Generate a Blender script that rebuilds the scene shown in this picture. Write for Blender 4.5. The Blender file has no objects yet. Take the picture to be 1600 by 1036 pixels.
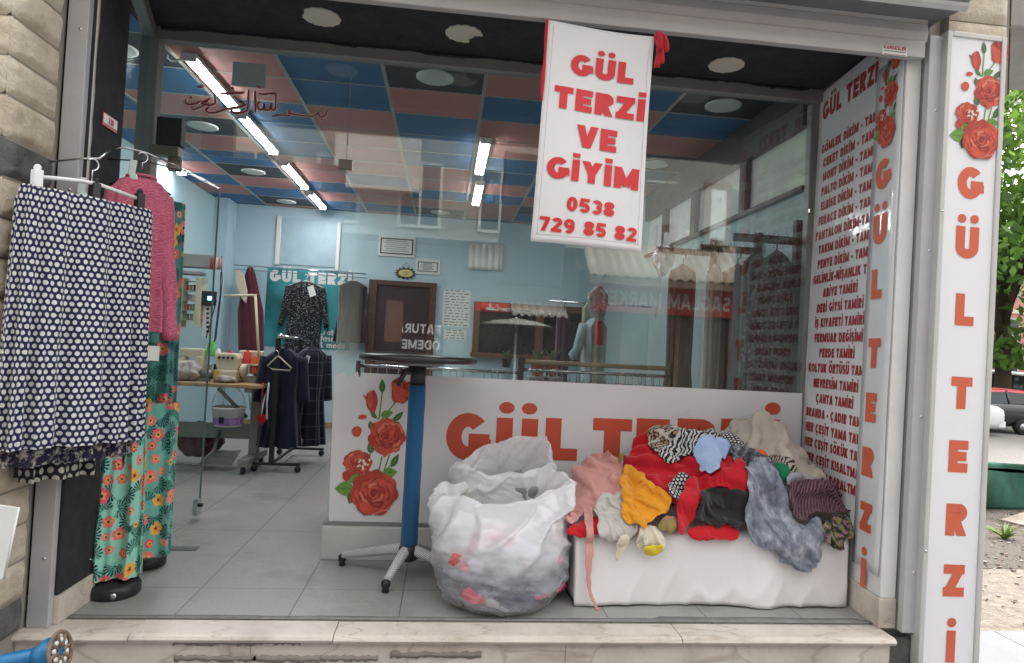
import bpy, bmesh, math, random
import numpy as np
from mathutils import Vector, Matrix
random.seed(7); np.random.seed(7)
S = bpy.context.scene; COL = S.collection; R = math.radians
# ------------------------------------------------------------------ camera
CX, CY, CH, YAW, PITCH, ROLL, FL = 1.3736, -2.5386, 1.1, .1024, .0253, .0508, 1010.1
_f = np.array([math.sin(YAW)*math.cos(PITCH), math.cos(YAW)*math.cos(PITCH), math.sin(PITCH)])
_r = np.array([math.cos(YAW), -math.sin(YAW), 0.]); _u = np.cross(_r, _f)
_c, _s = math.cos(ROLL), math.sin(ROLL)
_r, _u = _c*_r+_s*_u, _c*_u-_s*_r
CAMP = np.array([CX, CY, CH])
def at(x, y, X=None, Y=None, Z=None):
    """photo pixel -> world point on the plane X=, Y= or Z="""
    d = _f+_r*(x-800)/FL-_u*(y-518)/FL
    t = (X-CX)/d[0] if X is not None else (Y-CY)/d[1] if Y is not None else (Z-CH)/d[2]
    return CAMP+t*d
def proj(P):
    d = np.asarray(P, float)-CAMP; w = d@_f
    return np.stack([800+FL*(d@_r)/w, 518-FL*(d@_u)/w], -1)
cam = bpy.data.cameras.new('camera'); cam.sensor_width = 36; cam.lens = 36*FL/1600
cam.clip_start = .05; cam.clip_end = 500
co = bpy.data.objects.new('camera', cam); COL.objects.link(co)
M = Matrix.Identity(4)
for i in range(3): M[i][0], M[i][1], M[i][2], M[i][3] = _r[i], _u[i], -_f[i], CAMP[i]
co.matrix_world = M; S.camera = co
# ------------------------------------------------------------------ light
SUN_EL, SUN_AZ = R(58), R(35)
w = bpy.data.worlds.new('World'); S.world = w; w.use_nodes = True
nt = w.node_tree; bg = nt.nodes['Background']; sky = nt.nodes.new('ShaderNodeTexSky')
sky.sky_type = 'NISHITA'; sky.sun_disc = False; sky.sun_elevation = SUN_EL; sky.sun_rotation = SUN_AZ
sky.dust_density = 6; sky.air_density = 1.6; sky.ozone_density = .6
hsv = nt.nodes.new('ShaderNodeHueSaturation'); hsv.inputs['Saturation'].default_value = .08
nt.links.new(sky.outputs[0], hsv.inputs['Color']); nt.links.new(hsv.outputs[0], bg.inputs[0])
bg.inputs[1].default_value = .15
sun = bpy.data.lights.new('sun', 'SUN'); sun.energy = .6; sun.angle = R(20); sun.color = (1, .97, .93)
so = bpy.data.objects.new('sun', sun); COL.objects.link(so)
_sd = Vector((math.sin(SUN_AZ)*math.cos(SUN_EL), math.cos(SUN_AZ)*math.cos(SUN_EL), math.sin(SUN_EL)))
so.rotation_euler = _sd.to_track_quat('Z', 'Y').to_euler()
TUBE_STRENGTH = 13.5
S.view_settings.view_transform = 'Standard'; S.view_settings.look = 'None'
S.view_settings.exposure = 2.28; S.view_settings.gamma = 1
S.render.engine = 'CYCLES'
try:
    S.cycles.use_denoising = True; S.cycles.denoiser = 'OPENIMAGEDENOISE'
    S.cycles.max_bounces = 10; S.cycles.transparent_max_bounces = 24; S.cycles.transmission_bounces = 8
    S.cycles.sample_clamp_indirect = 6
except Exception: pass
# ------------------------------------------------------------------ materials
MATS = {}
class NT:
    def __init__(s, name):
        s.m = bpy.data.materials.new(name); s.m.use_nodes = True; s.t = s.m.node_tree
        s.b = s.t.nodes['Principled BSDF']; s.out = s.t.nodes['Material Output']
    def n(s, typ, **kw):
        n = s.t.nodes.new('ShaderNode'+typ)
        for k, v in kw.items():
            if k in n.inputs: n.inputs[k].default_value = v
            else: setattr(n, k, v)
        return n
    def l(s, a, b): s.t.links.new(a, b)
    def math(s, op, a, b=None, c=None):
        n = s.n('Math', operation=op)
        for i, q in enumerate((a, b, c)):
            if q is None: continue
            if isinstance(q, (int, float)): n.inputs[i].default_value = q
            else: s.l(q, n.inputs[i])
        return n.outputs[0]
    def mix(s, f, a, b, bt='MIX'):
        n = s.n('Mix', data_type='RGBA', blend_type=bt)
        for i, q in ((0, f), (6, a), (7, b)):
            if isinstance(q, (int, float)): n.inputs[i].default_value = q
            elif isinstance(q, tuple): n.inputs[i].default_value = (*q[:3], 1)
            else: s.l(q, n.inputs[i])
        return n.outputs[2]
    def ramp(s, f, *st, interp='LINEAR'):
        n = s.n('ValToRGB'); e = n.color_ramp.elements; n.color_ramp.interpolation = interp
        while len(e) < len(st): e.new(.5)
        for q, (p, c) in zip(e, st): q.position = p; q.color = (*c, 1) if isinstance(c, tuple) else (c, c, c, 1)
        s.l(f, n.inputs[0]); return n.outputs[0]
    def coord(s, uv=False, scale=(1, 1, 1), rot=(0, 0, 0)):
        tc = s.n('TexCoord'); mp = s.n('Mapping'); mp.inputs['Scale'].default_value = scale; mp.inputs['Rotation'].default_value = rot
        s.l(tc.outputs['UV' if uv else 'Object'], mp.inputs[0]); return mp.outputs[0]
    def noise(s, co, scale, detail=4, rough=.55):
        n = s.n('TexNoise', Scale=scale, Detail=detail, Roughness=rough); s.l(co, n.inputs[0]); return n.outputs[0]
    def bump(s, h, strength=.3, dist=.01):
        n = s.n('Bump', Strength=strength, Distance=dist); s.l(h, n.inputs['Height']); s.l(n.outputs[0], s.b.inputs['Normal'])
def pbr(name, col, rough=.6, metal=0, var=.12, vs=6, bump=0, bs=60, bd=.004, spec=.5, uv=False, dirt=0, sheen=0, trans=0):
    if name in MATS: return MATS[name]
    k = NT(name); co = k.coord(uv)
    n1 = k.noise(co, vs, 5); f = k.ramp(n1, (.25, 0.), (.75, 1.))
    lo = tuple(c*(1-var) for c in col); hi = tuple(min(1, c*(1+var)) for c in col)
    c = k.mix(f, lo, hi)
    if dirt:
        n2 = k.noise(co, vs*.35, 7, .7); d = k.ramp(n2, (.5, 0.), (.72, 1.))
        c = k.mix(k.math('MULTIPLY', d, dirt), c, tuple(q*.35+.02 for q in col))
    k.l(c, k.b.inputs['Base Color']); k.b.inputs['Metallic'].default_value = metal
    k.b.inputs['Specular IOR Level'].default_value = spec
    rr = k.math('MULTIPLY_ADD', k.noise(co, vs*2.3, 3), .25, rough-.12); k.l(rr, k.b.inputs['Roughness'])
    if sheen: k.b.inputs['Sheen Weight'].default_value = sheen
    if trans: k.b.inputs['Subsurface Weight'].default_value = trans; k.b.inputs['Subsurface Radius'].default_value = (.02, .02, .02)
    if bump: k.bump(k.noise(co, bs, 4), bump, bd)
    MATS[name] = k.m; return k.m
def cloth(name, col, var=.15, weave=900, rough=.85):
    return pbr(name, col, rough, 0, var, 9, .25, 260, .002, .25, True, 0, .25)
def emis(name, col, st):
    k = NT(name); k.b.inputs['Base Color'].default_value = (*col, 1)
    k.b.inputs['Emission Color'].default_value = (*col, 1); k.b.inputs['Emission Strength'].default_value = st; return k.m
def glassmat(name, tint=(.93, .97, .95), refl=1.0, haze=.0):
    k = NT(name); tr = k.n('BsdfTransparent'); tr.inputs[0].default_value = (*tint, 1)
    gl = k.n('BsdfGlossy'); gl.inputs['Roughness'].default_value = .0; gl.inputs[0].default_value = (.95, 1, .98, 1)
    lw = k.n('LayerWeight', Blend=.5); f = k.math('MULTIPLY', k.math('MULTIPLY_ADD', k.math('POWER', lw.outputs['Facing'], 5.), .94, .045), refl); f = k.math('MINIMUM', f, .9)
    mx = k.n('MixShader'); k.l(f, mx.inputs[0]); k.l(tr.outputs[0], mx.inputs[1]); k.l(gl.outputs[0], mx.inputs[2])
    last = mx.outputs[0]
    if haze:
        df = k.n('BsdfDiffuse'); df.inputs[0].default_value = (.7, .7, .7, 1); m2 = k.n('MixShader')
        nz = k.noise(k.coord(), 3, 6, .7); hz = k.math('MULTIPLY', k.ramp(nz, (.3, .6 if haze > .5 else 0.), (.8, 1.)), haze)
        k.l(hz, m2.inputs[0]); k.l(last, m2.inputs[1]); k.l(df.outputs[0], m2.inputs[2]); last = m2.outputs[0]
    k.l(last, k.out.inputs[0]); MATS[name] = k.m; return k.m
# patterned cloths -- all on metric UVs
def pattern(name, kind, *cols, sc=1., rough=.8):
    k = NT(name); co = k.coord(True); cs = [tuple(c) for c in cols]
    if kind == 'dots':      # staggered dots, pitch 1/sc metres
        sp = k.n('SeparateXYZ'); k.l(k.mix(.006, co, k.n('TexNoise', Scale=14).outputs['Color'], 'ADD'), sp.inputs[0])
        u = k.math('MULTIPLY', sp.outputs[0], sc); v = k.math('MULTIPLY', sp.outputs[1], sc*1.15)
        row = k.math('FLOOR', v); off = k.math('MULTIPLY', k.math('MODULO', row, 2), .5)
        fu = k.math('SUBTRACT', k.math('FRACT', k.math('ADD', u, off)), .5); fv = k.math('SUBTRACT', k.math('FRACT', v), .5)
        d = k.math('SQRT', k.math('ADD', k.math('MULTIPLY', fu, fu), k.math('MULTIPLY', k.math('MULTIPLY', fv, fv), .8)))
        c = k.mix(k.math('LESS_THAN', d, .33), cs[0], cs[1])
    elif kind == 'zebra':
        wv = k.n('TexWave', Scale=sc, Distortion=9, Detail=2); wv.inputs['Detail Scale'].default_value = 1.3; k.l(co, wv.inputs[0])
        c = k.ramp(wv.outputs['Fac'], (.44, cs[0]), (.5, cs[1]))
    elif kind == 'leopard':
        vo = k.n('TexVoronoi', Scale=sc); k.l(k.mix(.02, co, k.n('TexNoise', Scale=sc*.7).outputs['Color'], 'ADD'), vo.inputs[0])
        c = k.ramp(vo.outputs['Distance'], (.3, cs[2]), (.36, cs[0]), (.5, cs[0]), (.56, cs[1]))
    elif kind == 'tiedye':
        n = k.noise(co, sc, 7, .7); c = k.ramp(n, (.36, cs[0]), (.5, cs[1]), (.62, cs[2]))
    elif kind == 'stripe':
        wv = k.n('TexWave', Scale=sc, Distortion=1.2); k.l(co, wv.inputs[0]); c = k.ramp(wv.outputs['Fac'], (.4, cs[0]), (.6, cs[1]))
    elif kind == 'plaid':
        sp = k.n('SeparateXYZ'); k.l(co, sp.inputs[0]); c = cs[0]
        for ax in (0, 1):
            q = k.math('FRACT', k.math('MULTIPLY', sp.outputs[ax], sc)); c = k.mix(k.math('MULTIPLY', k.math('LESS_THAN', q, .06), .6), c, cs[1])
    elif kind == 'floral':
        c = cs[0]; wob = k.mix(.03, co, k.n('TexNoise', Scale=sc*2).outputs['Color'], 'ADD')
        for i, (a, b) in enumerate(zip(cs[1::2], cs[2::2])):
            vo = k.n('TexVoronoi', Scale=sc*(1+.37*i)); mp = k.n('Mapping'); mp.inputs['Location'].default_value = (i*1.7, i*.9, 0)
            k.l(wob, mp.inputs[0]); k.l(mp.outputs[0], vo.inputs[0]); d = vo.outputs['Distance']
            c = k.mix(k.math('LESS_THAN', d, .36), c, a); c = k.mix(k.math('LESS_THAN', d, .15), c, b)
    elif kind == 'heather':
        wv = k.noise(k.coord(True, (1, 9, 1)), sc, 3, .8); c = k.ramp(wv, (.38, cs[0]), (.5, cs[1]), (.68, cs[2]))
    elif kind == 'sequin':
        vo = k.n('TexVoronoi', Scale=sc); k.l(co, vo.inputs[0]); c = cs[0]
        rr = k.ramp(k.math('FRACT', k.math('MULTIPLY', vo.outputs['Color'], 7.3)), (.84, cs[0]), (.9, cs[1])); c = rr
        k.l(k.ramp(vo.outputs['Color'], (.7, .7), (.9, .1)), k.b.inputs['Roughness']); 
    elif kind == 'attr':
        a = k.n('VertexColor'); a.layer_name = 'col'; c = a.outputs[0]
    if isinstance(c, tuple): k.b.inputs['Base Color'].default_value = (*c, 1)
    else:
        n2 = k.noise(co, 25, 4); c = k.mix(1., c, k.ramp(n2, (.3, .82), (.7, 1.)), 'MULTIPLY'); k.l(c, k.b.inputs['Base Color'])
    if kind != 'sequin': k.b.inputs['Roughness'].default_value = rough
    k.b.inputs['Specular IOR Level'].default_value = .25; k.b.inputs['Sheen Weight'].default_value = .15
    k.bump(k.noise(co, 220, 3), .2, .002); MATS[name] = k.m; return k.m
# ------------------------------------------------------------------ mesh builder
def vn(x, y, s=0):
    ix, iy = np.floor(x), np.floor(y); fx, fy = x-ix, y-iy; fx = fx*fx*(3-2*fx); fy = fy*fy*(3-2*fy)
    def h(a, b):
        q = np.sin(a*127.1+b*311.7+s*74.7)*43758.5453; return q-np.floor(q)
    return (h(ix, iy)*(1-fx)+h(ix+1, iy)*fx)*(1-fy)+(h(ix, iy+1)*(1-fx)+h(ix+1, iy+1)*fx)*fy
def fbm(x, y, s=0, o=4):
    t = 0; a = .5
    for i in range(o): t = t+a*(vn(x*2**i, y*2**i, s+i)-.5); a *= .5
    return t
class MB:
    def __init__(s): s.v = []; s.f = []; s.mi = []; s.uv = {}; s.sm = []
    def add(s, V, F, mi=0, uv=None, sm=False):
        b = len(s.v); s.v += [tuple(map(float, q)) for q in V]
        for q in F: s.f.append(tuple(b+i for i in q)); s.mi.append(mi); s.sm.append(sm)
        if uv is not None:
            for i, q in enumerate(uv): s.uv[b+i] = (float(q[0]), float(q[1]))
        return s
    def box(s, x0, x1, y0, y1, z0, z1, mi=0):
        V = [(x, y, z) for z in (z0, z1) for y in (y0, y1) for x in (x0, x1)]
        return s.add(V, [(0, 2, 3, 1), (4, 5, 7, 6), (0, 1, 5, 4), (2, 6, 7, 3), (0, 4, 6, 2), (1, 3, 7, 5)], mi)
    def obox(s, c, ax, ay, az, mi=0):     # oriented box: centre and three half-axis vectors
        c, ax, ay, az = (np.array(q, float) for q in (c, ax, ay, az))
        V = [c+ax*i+ay*j+az*k for k in (-1, 1) for j in (-1, 1) for i in (-1, 1)]
        return s.add(V, [(0, 2, 3, 1), (4, 5, 7, 6), (0, 1, 5, 4), (2, 6, 7, 3), (0, 4, 6, 2), (1, 3, 7, 5)], mi)
    def tube(s, pts, r, n=10, mi=0, closed=False, caps=True):
        P = [np.array(p, float) for p in pts]; m = len(P); rs = r if isinstance(r, (list, tuple)) else [r]*m
        up = np.array([0, 0, 1.]); V = []
        for i in range(m):
            a = P[(i-1) % m] if closed else P[max(0, i-1)]; b = P[(i+1) % m] if closed else P[min(m-1, i+1)]
            t = b-a; t = t/(np.linalg.norm(t)+1e-12)
            if i == 0:
                up = np.array([0, 0, 1.]) if abs(t[2]) < .9 else np.array([0, 1., 0])
            x = np.cross(up, t); x /= np.linalg.norm(x)+1e-12; y = np.cross(t, x); up = y
            for k in range(n):
                q = 2*math.pi*k/n; V.append(P[i]+rs[i]*(x*math.cos(q)+y*math.sin(q)))
        F = []
        for i in range(m if closed else m-1):
            j = (i+1) % m
            for k in range(n): F.append((i*n+k, i*n+(k+1) % n, j*n+(k+1) % n, j*n+k))
        if caps and not closed: F += [tuple(range(n))[::-1], tuple(range((m-1)*n, m*n))]
        return s.add(V, F, mi, None, True)
    def lathe(s, prof, c, n=32, mi=0, ax='z', caps=True):
        V = []; F = []; m = len(prof)
        for r, z in prof:
            for k in range(n):
                q = 2*math.pi*k/n; a, b = r*math.cos(q), r*math.sin(q)
                p = (a, b, z) if ax == 'z' else (a, z, b) if ax == 'y' else (z, a, b)
                V.append((c[0]+p[0], c[1]+p[1], c[2]+p[2]))
        for i in range(m-1):
            for k in range(n): F.append((i*n+k, i*n+(k+1) % n, (i+1)*n+(k+1) % n, (i+1)*n+k))
        if caps: F += [tuple(range(n))[::-1], tuple(range((m-1)*n, m*n))]
        return s.add(V, F, mi, None, True)
    def grid(s, P, uv=None, mi=0, wrapu=False, sm=True):
        P = np.asarray(P); m, n = P.shape[:2]; F = []
        for i in range(m-1):
            for j in range(n if wrapu else n-1):
                k = (j+1) % n; F.append((i*n+j, i*n+k, (i+1)*n+k, (i+1)*n+j))
        return s.add(P.reshape(-1, 3), F, mi, None if uv is None else np.asarray(uv).reshape(-1, 2), sm)
    def prism(s, pts, d, mi=0):           # polygon of 3D points pushed along d
        P = [np.array(p, float) for p in pts]; d = np.array(d, float); n = len(P)
        return s.add(P+[p+d for p in P], [tuple(range(n)), tuple(range(n, 2*n))[::-1]]+[(i, i+n, (i+1) % n+n, (i+1) % n) for i in range(n)], mi)
    def build(s, name, mat, parent=None, bevel=0, M=None, solid=0, col=None, flip=True):
        me = bpy.data.meshes.new(name); me.from_pydata(s.v, [], s.f); me.validate()
        for q in (mat if isinstance(mat, (list, tuple)) else [mat]): me.materials.append(q)
        if len(me.polygons) == len(s.f):
            me.polygons.foreach_set('material_index', s.mi); me.polygons.foreach_set('use_smooth', s.sm)
        ul = me.uv_layers.new(name='UVMap')
        if s.uv:
            li = np.empty(len(me.loops), int); me.loops.foreach_get('vertex_index', li)
            U = np.zeros((len(s.v), 2)); 
            for i, q in s.uv.items(): U[i] = q
            ul.data.foreach_set('uv', U[li].ravel())
        if col is not None:
            a = me.color_attributes.new('col', 'FLOAT_COLOR', 'POINT'); c4 = np.ones((len(s.v), 4)); c4[:, :3] = col
            a.data.foreach_set('color', c4.ravel())
        if flip:
            bm = bmesh.new(); bm.from_mesh(me); bmesh.ops.recalc_face_normals(bm, faces=bm.faces); bm.to_mesh(me); bm.free()
        o = bpy.data.objects.new(name, me); COL.objects.link(o)
        if M is not None: o.matrix_basis = M
        if parent is not None: o.parent = parent; o.matrix_parent_inverse = Matrix.Translation(-parent.location)
        if bevel:
            b = o.modifiers.new('bevel', 'BEVEL'); b.width = bevel; b.segments = 2; b.limit_method = 'ANGLE'; b.angle_limit = R(40)
        if solid:
            b = o.modifiers.new('solid', 'SOLIDIFY'); b.thickness = solid; b.offset = 0
        return o
def tag(o, label, cat, group=None, kind=None):
    o['label'] = label
    if kind: o['kind'] = kind
    else: o['category'] = cat
    if group: o['group'] = group
    return o
def thing(name, loc, label, cat, group=None):
    o = bpy.data.objects.new(name, None); COL.objects.link(o); o.location = Vector([float(q) for q in loc]); o.empty_display_size = .1
    return tag(o, label, cat, group)
def struct(o): o['kind'] = 'structure'; return o
def copy_thing(o, d, label=None, group=None, rz=0):
    c = o.copy(); COL.objects.link(c); c.location = o.location+Vector(d); c.rotation_euler.z += rz
    if label: c['label'] = label
    if group: c['group'] = group
    def rec(src, dst):
        for ch in [q for q in bpy.data.objects if q.parent == src]:
            k = ch.copy(); COL.objects.link(k); k.parent = dst; k.matrix_parent_inverse = ch.matrix_parent_inverse.copy(); rec(ch, k)
    rec(o, c); return c
def frame(o, x, y):
    """matrix with local x, y along the given directions at o"""
    x = Vector([float(q) for q in x]).normalized(); y = Vector([float(q) for q in y]); z = x.cross(y).normalized(); y = z.cross(x)
    m = Matrix.Identity(4)
    for i in range(3): m[i][0], m[i][1], m[i][2], m[i][3] = x[i], y[i], z[i], float(o[i])
    return m
# ------------------------------------------------------------------ heavy sans lettering, drawn as strokes
def arc(cx, cy, rx, ry, a0, a1, n=14):
    return [(cx+rx*math.cos(R(a0+(a1-a0)*i/n)), cy+ry*math.sin(R(a0+(a1-a0)*i/n))) for i in range(n+1)]
BASE = {'Ü': 'U', 'Ö': 'O', 'İ': 'I', 'Ş': 'S', 'Ç': 'C', 'Ğ': 'G'}
def glyph(ch, t):
    h = t/2; b = BASE.get(ch, ch); S_ = []; w = .7
    if b == 'I': w = t; S_ = [[(h, 0), (h, 1)]]
    elif b == 'L': w = .6; S_ = [[(h, 1), (h, h), (w, h)]]
    elif b == 'T': w = .68; S_ = [[(0, 1-h), (w, 1-h)], [(w/2, 1), (w/2, 0)]]
    elif b == 'E': w = .62; S_ = [[(w, 1-h), (h, 1-h), (h, h), (w, h)], [(h, .5), (w*.93, .5)]]
    elif b == 'F': w = .6; S_ = [[(w, 1-h), (h, 1-h), (h, 0)], [(h, .48), (w*.93, .48)]]
    elif b == 'H': w = .74; S_ = [[(h, 0), (h, 1)], [(w-h, 0), (w-h, 1)], [(h, .5), (w-h, .5)]]
    elif b == 'Z': w = .68; S_ = [[(0, 1-h), (w, 1-h)], [(0, h), (w, h)], [(h*.9, h*.6), (w-h*.9, 1-h*.6)]]
    elif b in 'GC':
        w = .82; S_ = [arc(w/2, .5, w/2-h, .5-h, 42, 318 if b == 'C' else 345, 22)]
        if b == 'G': S_ += [[(w*.52, .42), (w, .42)], [(w-h*.8, .46), (w-h*.8, .2)]]
    elif b == 'O': w = .84; S_ = [arc(w/2, .5, w/2-h, .5-h, 0, 360, 28)]
    elif b == '0': w = .62; S_ = [arc(w/2, .5, w/2-h, .5-h, 0, 360, 24)]
    elif b == 'U': w = .74; S_ = [[(h, 1)]+arc(w/2, w/2-.02, w/2-h, w/2-.02-h, 180, 360, 14)+[(w-h, 1)]]
    elif b == 'S': w = .62; q = .25+h/2; S_ = [arc(w/2, 1-q, w/2-h, q-h, 25, 270, 14)+arc(w/2, q, w/2-h, q-h, 90, -155, 14)[1:]]
    elif b in 'PRB':
        w = .68; q = .28; S_ = [[(h, 0), (h, 1)], [(h, 1-h), (w-q, 1-h)]+arc(w-q, 1-q, q-h, q-h, 90, -90, 10)+[(h, 1-2*q+h)]]
        if b == 'R': S_ += [[(w*.45, .5), (w-h*.9, -.05)]]
        if b == 'B': S_ += [[(h, 2*q-h), (w-q, 2*q-h)]+arc(w-q, q, q-h, q-h, 90, -90, 10)+[(h, h)]]
    elif b == 'D': w = .76; S_ = [[(h, 0), (h, 1)], [(h, 1-h), (w*.42, 1-h)]+arc(w*.42, .5, w*.58-h, .5-h, 90, -90, 16)+[(h, h)]]
    elif b == 'K': w = .74; S_ = [[(h, 0), (h, 1)], [(h, .38), (w-h*.7, 1.05)], [(w*.4, .6), (w-h*.7, -.05)]]
    elif b == 'M': w = .95; S_ = [[(h, 0), (h, 1)], [(w-h, 0), (w-h, 1)], [(h*.7, 1.06), (w/2, .12)], [(w-h*.7, 1.06), (w/2, .12)]]
    elif b == 'N': w = .78; S_ = [[(h, 0), (h, 1)], [(w-h, 0), (w-h, 1)], [(h*.7, 1.06), (w-h*.7, -.06)]]
    elif b == 'V': w = .78; S_ = [[(h*.8, 1.08), (w/2+h*.1, -.1)], [(w-h*.8, 1.08), (w/2-h*.1, -.1)]]
    elif b == 'Y': w = .76; S_ = [[(h*.8, 1.06), (w/2, .42)], [(w-h*.8, 1.06), (w/2, .42)], [(w/2, .5), (w/2, 0)]]
    elif b == 'A': w = .8; S_ = [[(h*.8, -.08), (w/2-h*.1, 1.1)], [(w-h*.8, -.08), (w/2+h*.1, 1.1)], [(w*.25, .27), (w*.75, .27)]]
    elif b == '-': w = .36; S_ = [[(0, .42), (w, .42)]]
    elif b == '&': w = .8; S_ = [arc(w*.42, .74, .2, .26-h, 0, 360, 14), arc(w*.4, .28, .28, .28-h, 0, 360, 14), [(w*.4, .6), (w, -.05)]]
    elif b == '7': w = .6; S_ = [[(0, 1-h), (w, 1-h)], [(w-h*.8, 1-h*.7), (w*.35, -.06)]]
    elif b == '2': w = .62; S_ = [arc(w/2, .7, w/2-h, .3-h, 165, -35, 12)+[(h, h*.9)], [(0, h), (w, h)]]
    elif b == '3': w = .62; q = .26+h/2; S_ = [arc(w/2, 1-q, w/2-h, q-h, 150, -90, 12), arc(w/2, q, w/2-h, q-h, 90, -150, 12)]
    elif b == '5': w = .62; S_ = [[(w*.95, 1-h), (h+.05, 1-h), (h, .52)]+arc(w/2, .33, w/2-h, .33-h, 120, -155, 14)]
    elif b == '8': w = .64; q = .26; S_ = [arc(w/2, 1-q, w/2-h-.02, q-h*.9, 0, 360, 18), arc(w/2, q+.01, w/2-h, q+.01-h, 0, 360, 18)]
    elif b == '9': w = .64; S_ = [arc(w/2, .67, w/2-h, .33-h, 0, 360, 18), [(w-h, .67)]+arc(w/2, .4, w/2-h, .4-h, 0, -130, 10)]
    elif b == 'a': w = .56; S_ = [arc(w/2, .33, w/2-h*.8, .33-h*.8, 0, 360, 14), [(w-h*.8, 0), (w-h*.8, .66)]]
    elif b == 'o': w = .6; S_ = [arc(w/2, .33, w/2-h*.8, .33-h*.8, 0, 360, 14)]
    elif b == 'd': w = .58; S_ = [arc(w/2, .33, w/2-h*.8, .33-h*.8, 0, 360, 14), [(w-h*.8, 0), (w-h*.8, 1)]]
    elif b == 'r': w = .4; S_ = [[(h*.8, 0), (h*.8, .66)], arc(w*.62, .34, w*.4, .28, 150, 60, 6)]
    elif b == 't': w = .4; S_ = [[(w/2, 0), (w/2, .9)], [(0, .58), (w, .58)]]
    elif b == 'm': w = .9; S_ = [[(h*.8, 0), (h*.8, .66)], [(w/2, 0), (w/2, .5)], [(w-h*.8, 0), (w-h*.8, .5)], [(h*.8, .58), (w-h*.8, .58)]]
    elif b == 's': w = .46; S_ = [arc(w/2, .49, w/2-h*.8, .12, 25, 270, 8)+arc(w/2, .2, w/2-h*.8, .14, 90, -155, 8)[1:]]
    elif b == '.': w = .2; S_ = [[(0, h*.7), (w, h*.7)]]
    else: w = .34
    return w, S_
def quads(pl, t, closed=False):
    P = [np.array(p, float) for p in pl]; out = []
    if closed: P = P[:-1]
    m = len(P); L = []; Rr = []
    for i in range(m):
        a = P[i-1] if (i or closed) else None; b = P[(i+1) % m] if (i < m-1 or closed) else None
        d1 = (P[i]-a)/(np.linalg.norm(P[i]-a)+1e-9) if a is not None else None
        d2 = (b-P[i])/(np.linalg.norm(b-P[i])+1e-9) if b is not None else None
        if d1 is None: d1 = d2
        if d2 is None: d2 = d1
        n1 = np.array([-d1[1], d1[0]]); n2 = np.array([-d2[1], d2[0]]); nn = n1+n2; nn /= np.linalg.norm(nn)+1e-9
        k = min(2.2, 1/max(.25, nn@n1)); L.append(P[i]+nn*t/2*k); Rr.append(P[i]-nn*t/2*k)
    for i in range(m if closed else m-1):
        j = (i+1) % m; out.append([L[i], L[j], Rr[j], Rr[i]])
    return out
def clip(poly, y0, y1):
    for sgn, lim in ((1, y0), (-1, -y1)):
        o = []
        for i in range(len(poly)):
            a, b = poly[i-1], poly[i]; da, db = sgn*a[1]-lim, sgn*b[1]-lim
            if da*db < 0: o.append(a+(b-a)*da/(da-db))
            if db >= 0: o.append(b)
        poly = o
        if len(poly) < 3: return []
    return poly
def disc(cx, cy, r, n=14): return [np.array((cx+r*math.cos(2*math.pi*i/n), cy+r*math.sin(2*math.pi*i/n))) for i in range(n)]
def text(mb, s, x, y, h, t=.25, xs=1., track=.1, align='l', mi=0, z=.0015, rounddots=True, mirror=False):
    W = sum(glyph(c, t)[0]+track for c in s)-track
    x0 = x-(W*h*xs*(.5 if align == 'c' else 1 if align == 'r' else 0)); k = 0
    for c in s:
        w, ST = glyph(c, t)
        polys = []
        for pl in ST:
            cl = len(pl) > 4 and abs(pl[0][0]-pl[-1][0])+abs(pl[0][1]-pl[-1][1]) < 1e-6
            polys.append([q for q in (clip(q, 0, 1) for q in quads(pl, t, cl)) if q])
        if c in 'ÜÖ':
            r = t*.48; polys += [[disc(w/2-r*1.45, 1.1+r, r)], [disc(w/2+r*1.45, 1.1+r, r)]]
        if c == 'İ':
            r = t*.52; polys += [[disc(w/2, 1.1+r, r) if rounddots else [np.array(q) for q in ((0, 1.09), (t, 1.09), (t, 1.3), (0, 1.3))]]]
        if c in 'ŞÇ': polys += [[q for q in quads([(w/2, 0), (w/2+.08, -.12), (w/2-.08, -.22)], t*.5)]]
        if c == 'Ğ': polys += [[q for q in quads(arc(w/2, 1.3, .2, .17, 200, 340, 6), t*.5)]]
        for grp in polys:
            k += 1; zz = z+.00016*(k % 5)
            for q in grp: mb.add([(x0+p[0]*h*xs, y+p[1]*h, zz) for p in q], [tuple(range(len(q)))], mi)
        x0 += (w+track)*h*xs
    return W*h*xs
# ================================================================== SETTING
W, D = 3.33, .81          # right wall, storefront plane
BY, CZ, LX = 5.63, 2.69, -1.4   # back wall, inner ceiling, left wall
G0 = -.5                  # street level
RED = pbr('print_red', (.62, .12, .055), .5, var=.05)
RED2 = pbr('banner_red', (.60, .025, .03), .5, var=.05)
VIN = pbr('white_vinyl', (.74, .74, .75), .38, var=.03, vs=2, bump=.12, bs=7, bd=.02)
ALU = pbr('grey_aluminium', (.46, .455, .46), .45, .15, .06, 8, .05, 200, .001)
DKALU = pbr('dull_grey_frame', (.24, .235, .225), .5, .3, .08, 8, dirt=.3)
BLACKP = pbr('black_paint', (.022, .022, .025), .75, var=.35, vs=14, bump=.35, bs=90, bd=.003)
STEEL = pbr('chrome', (.62, .63, .65), .22, 1, .05)
BLK = pbr('black_plastic', (.018, .018, .02), .45, var=.2)
WHITE = pbr('white_plastic', (.75, .75, .73), .4, var=.04)
CREAM = pbr('cream_plastic', (.62, .56, .40), .45, var=.06, dirt=.2)
WOOD = pbr('brown_wood', (.15, .07, .032), .5, var=.35, vs=20)
PAPER = pbr('paper', (.72, .74, .70), .7, var=.04)
INK = pbr('grey_ink', (.18, .2, .2), .7)
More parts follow.
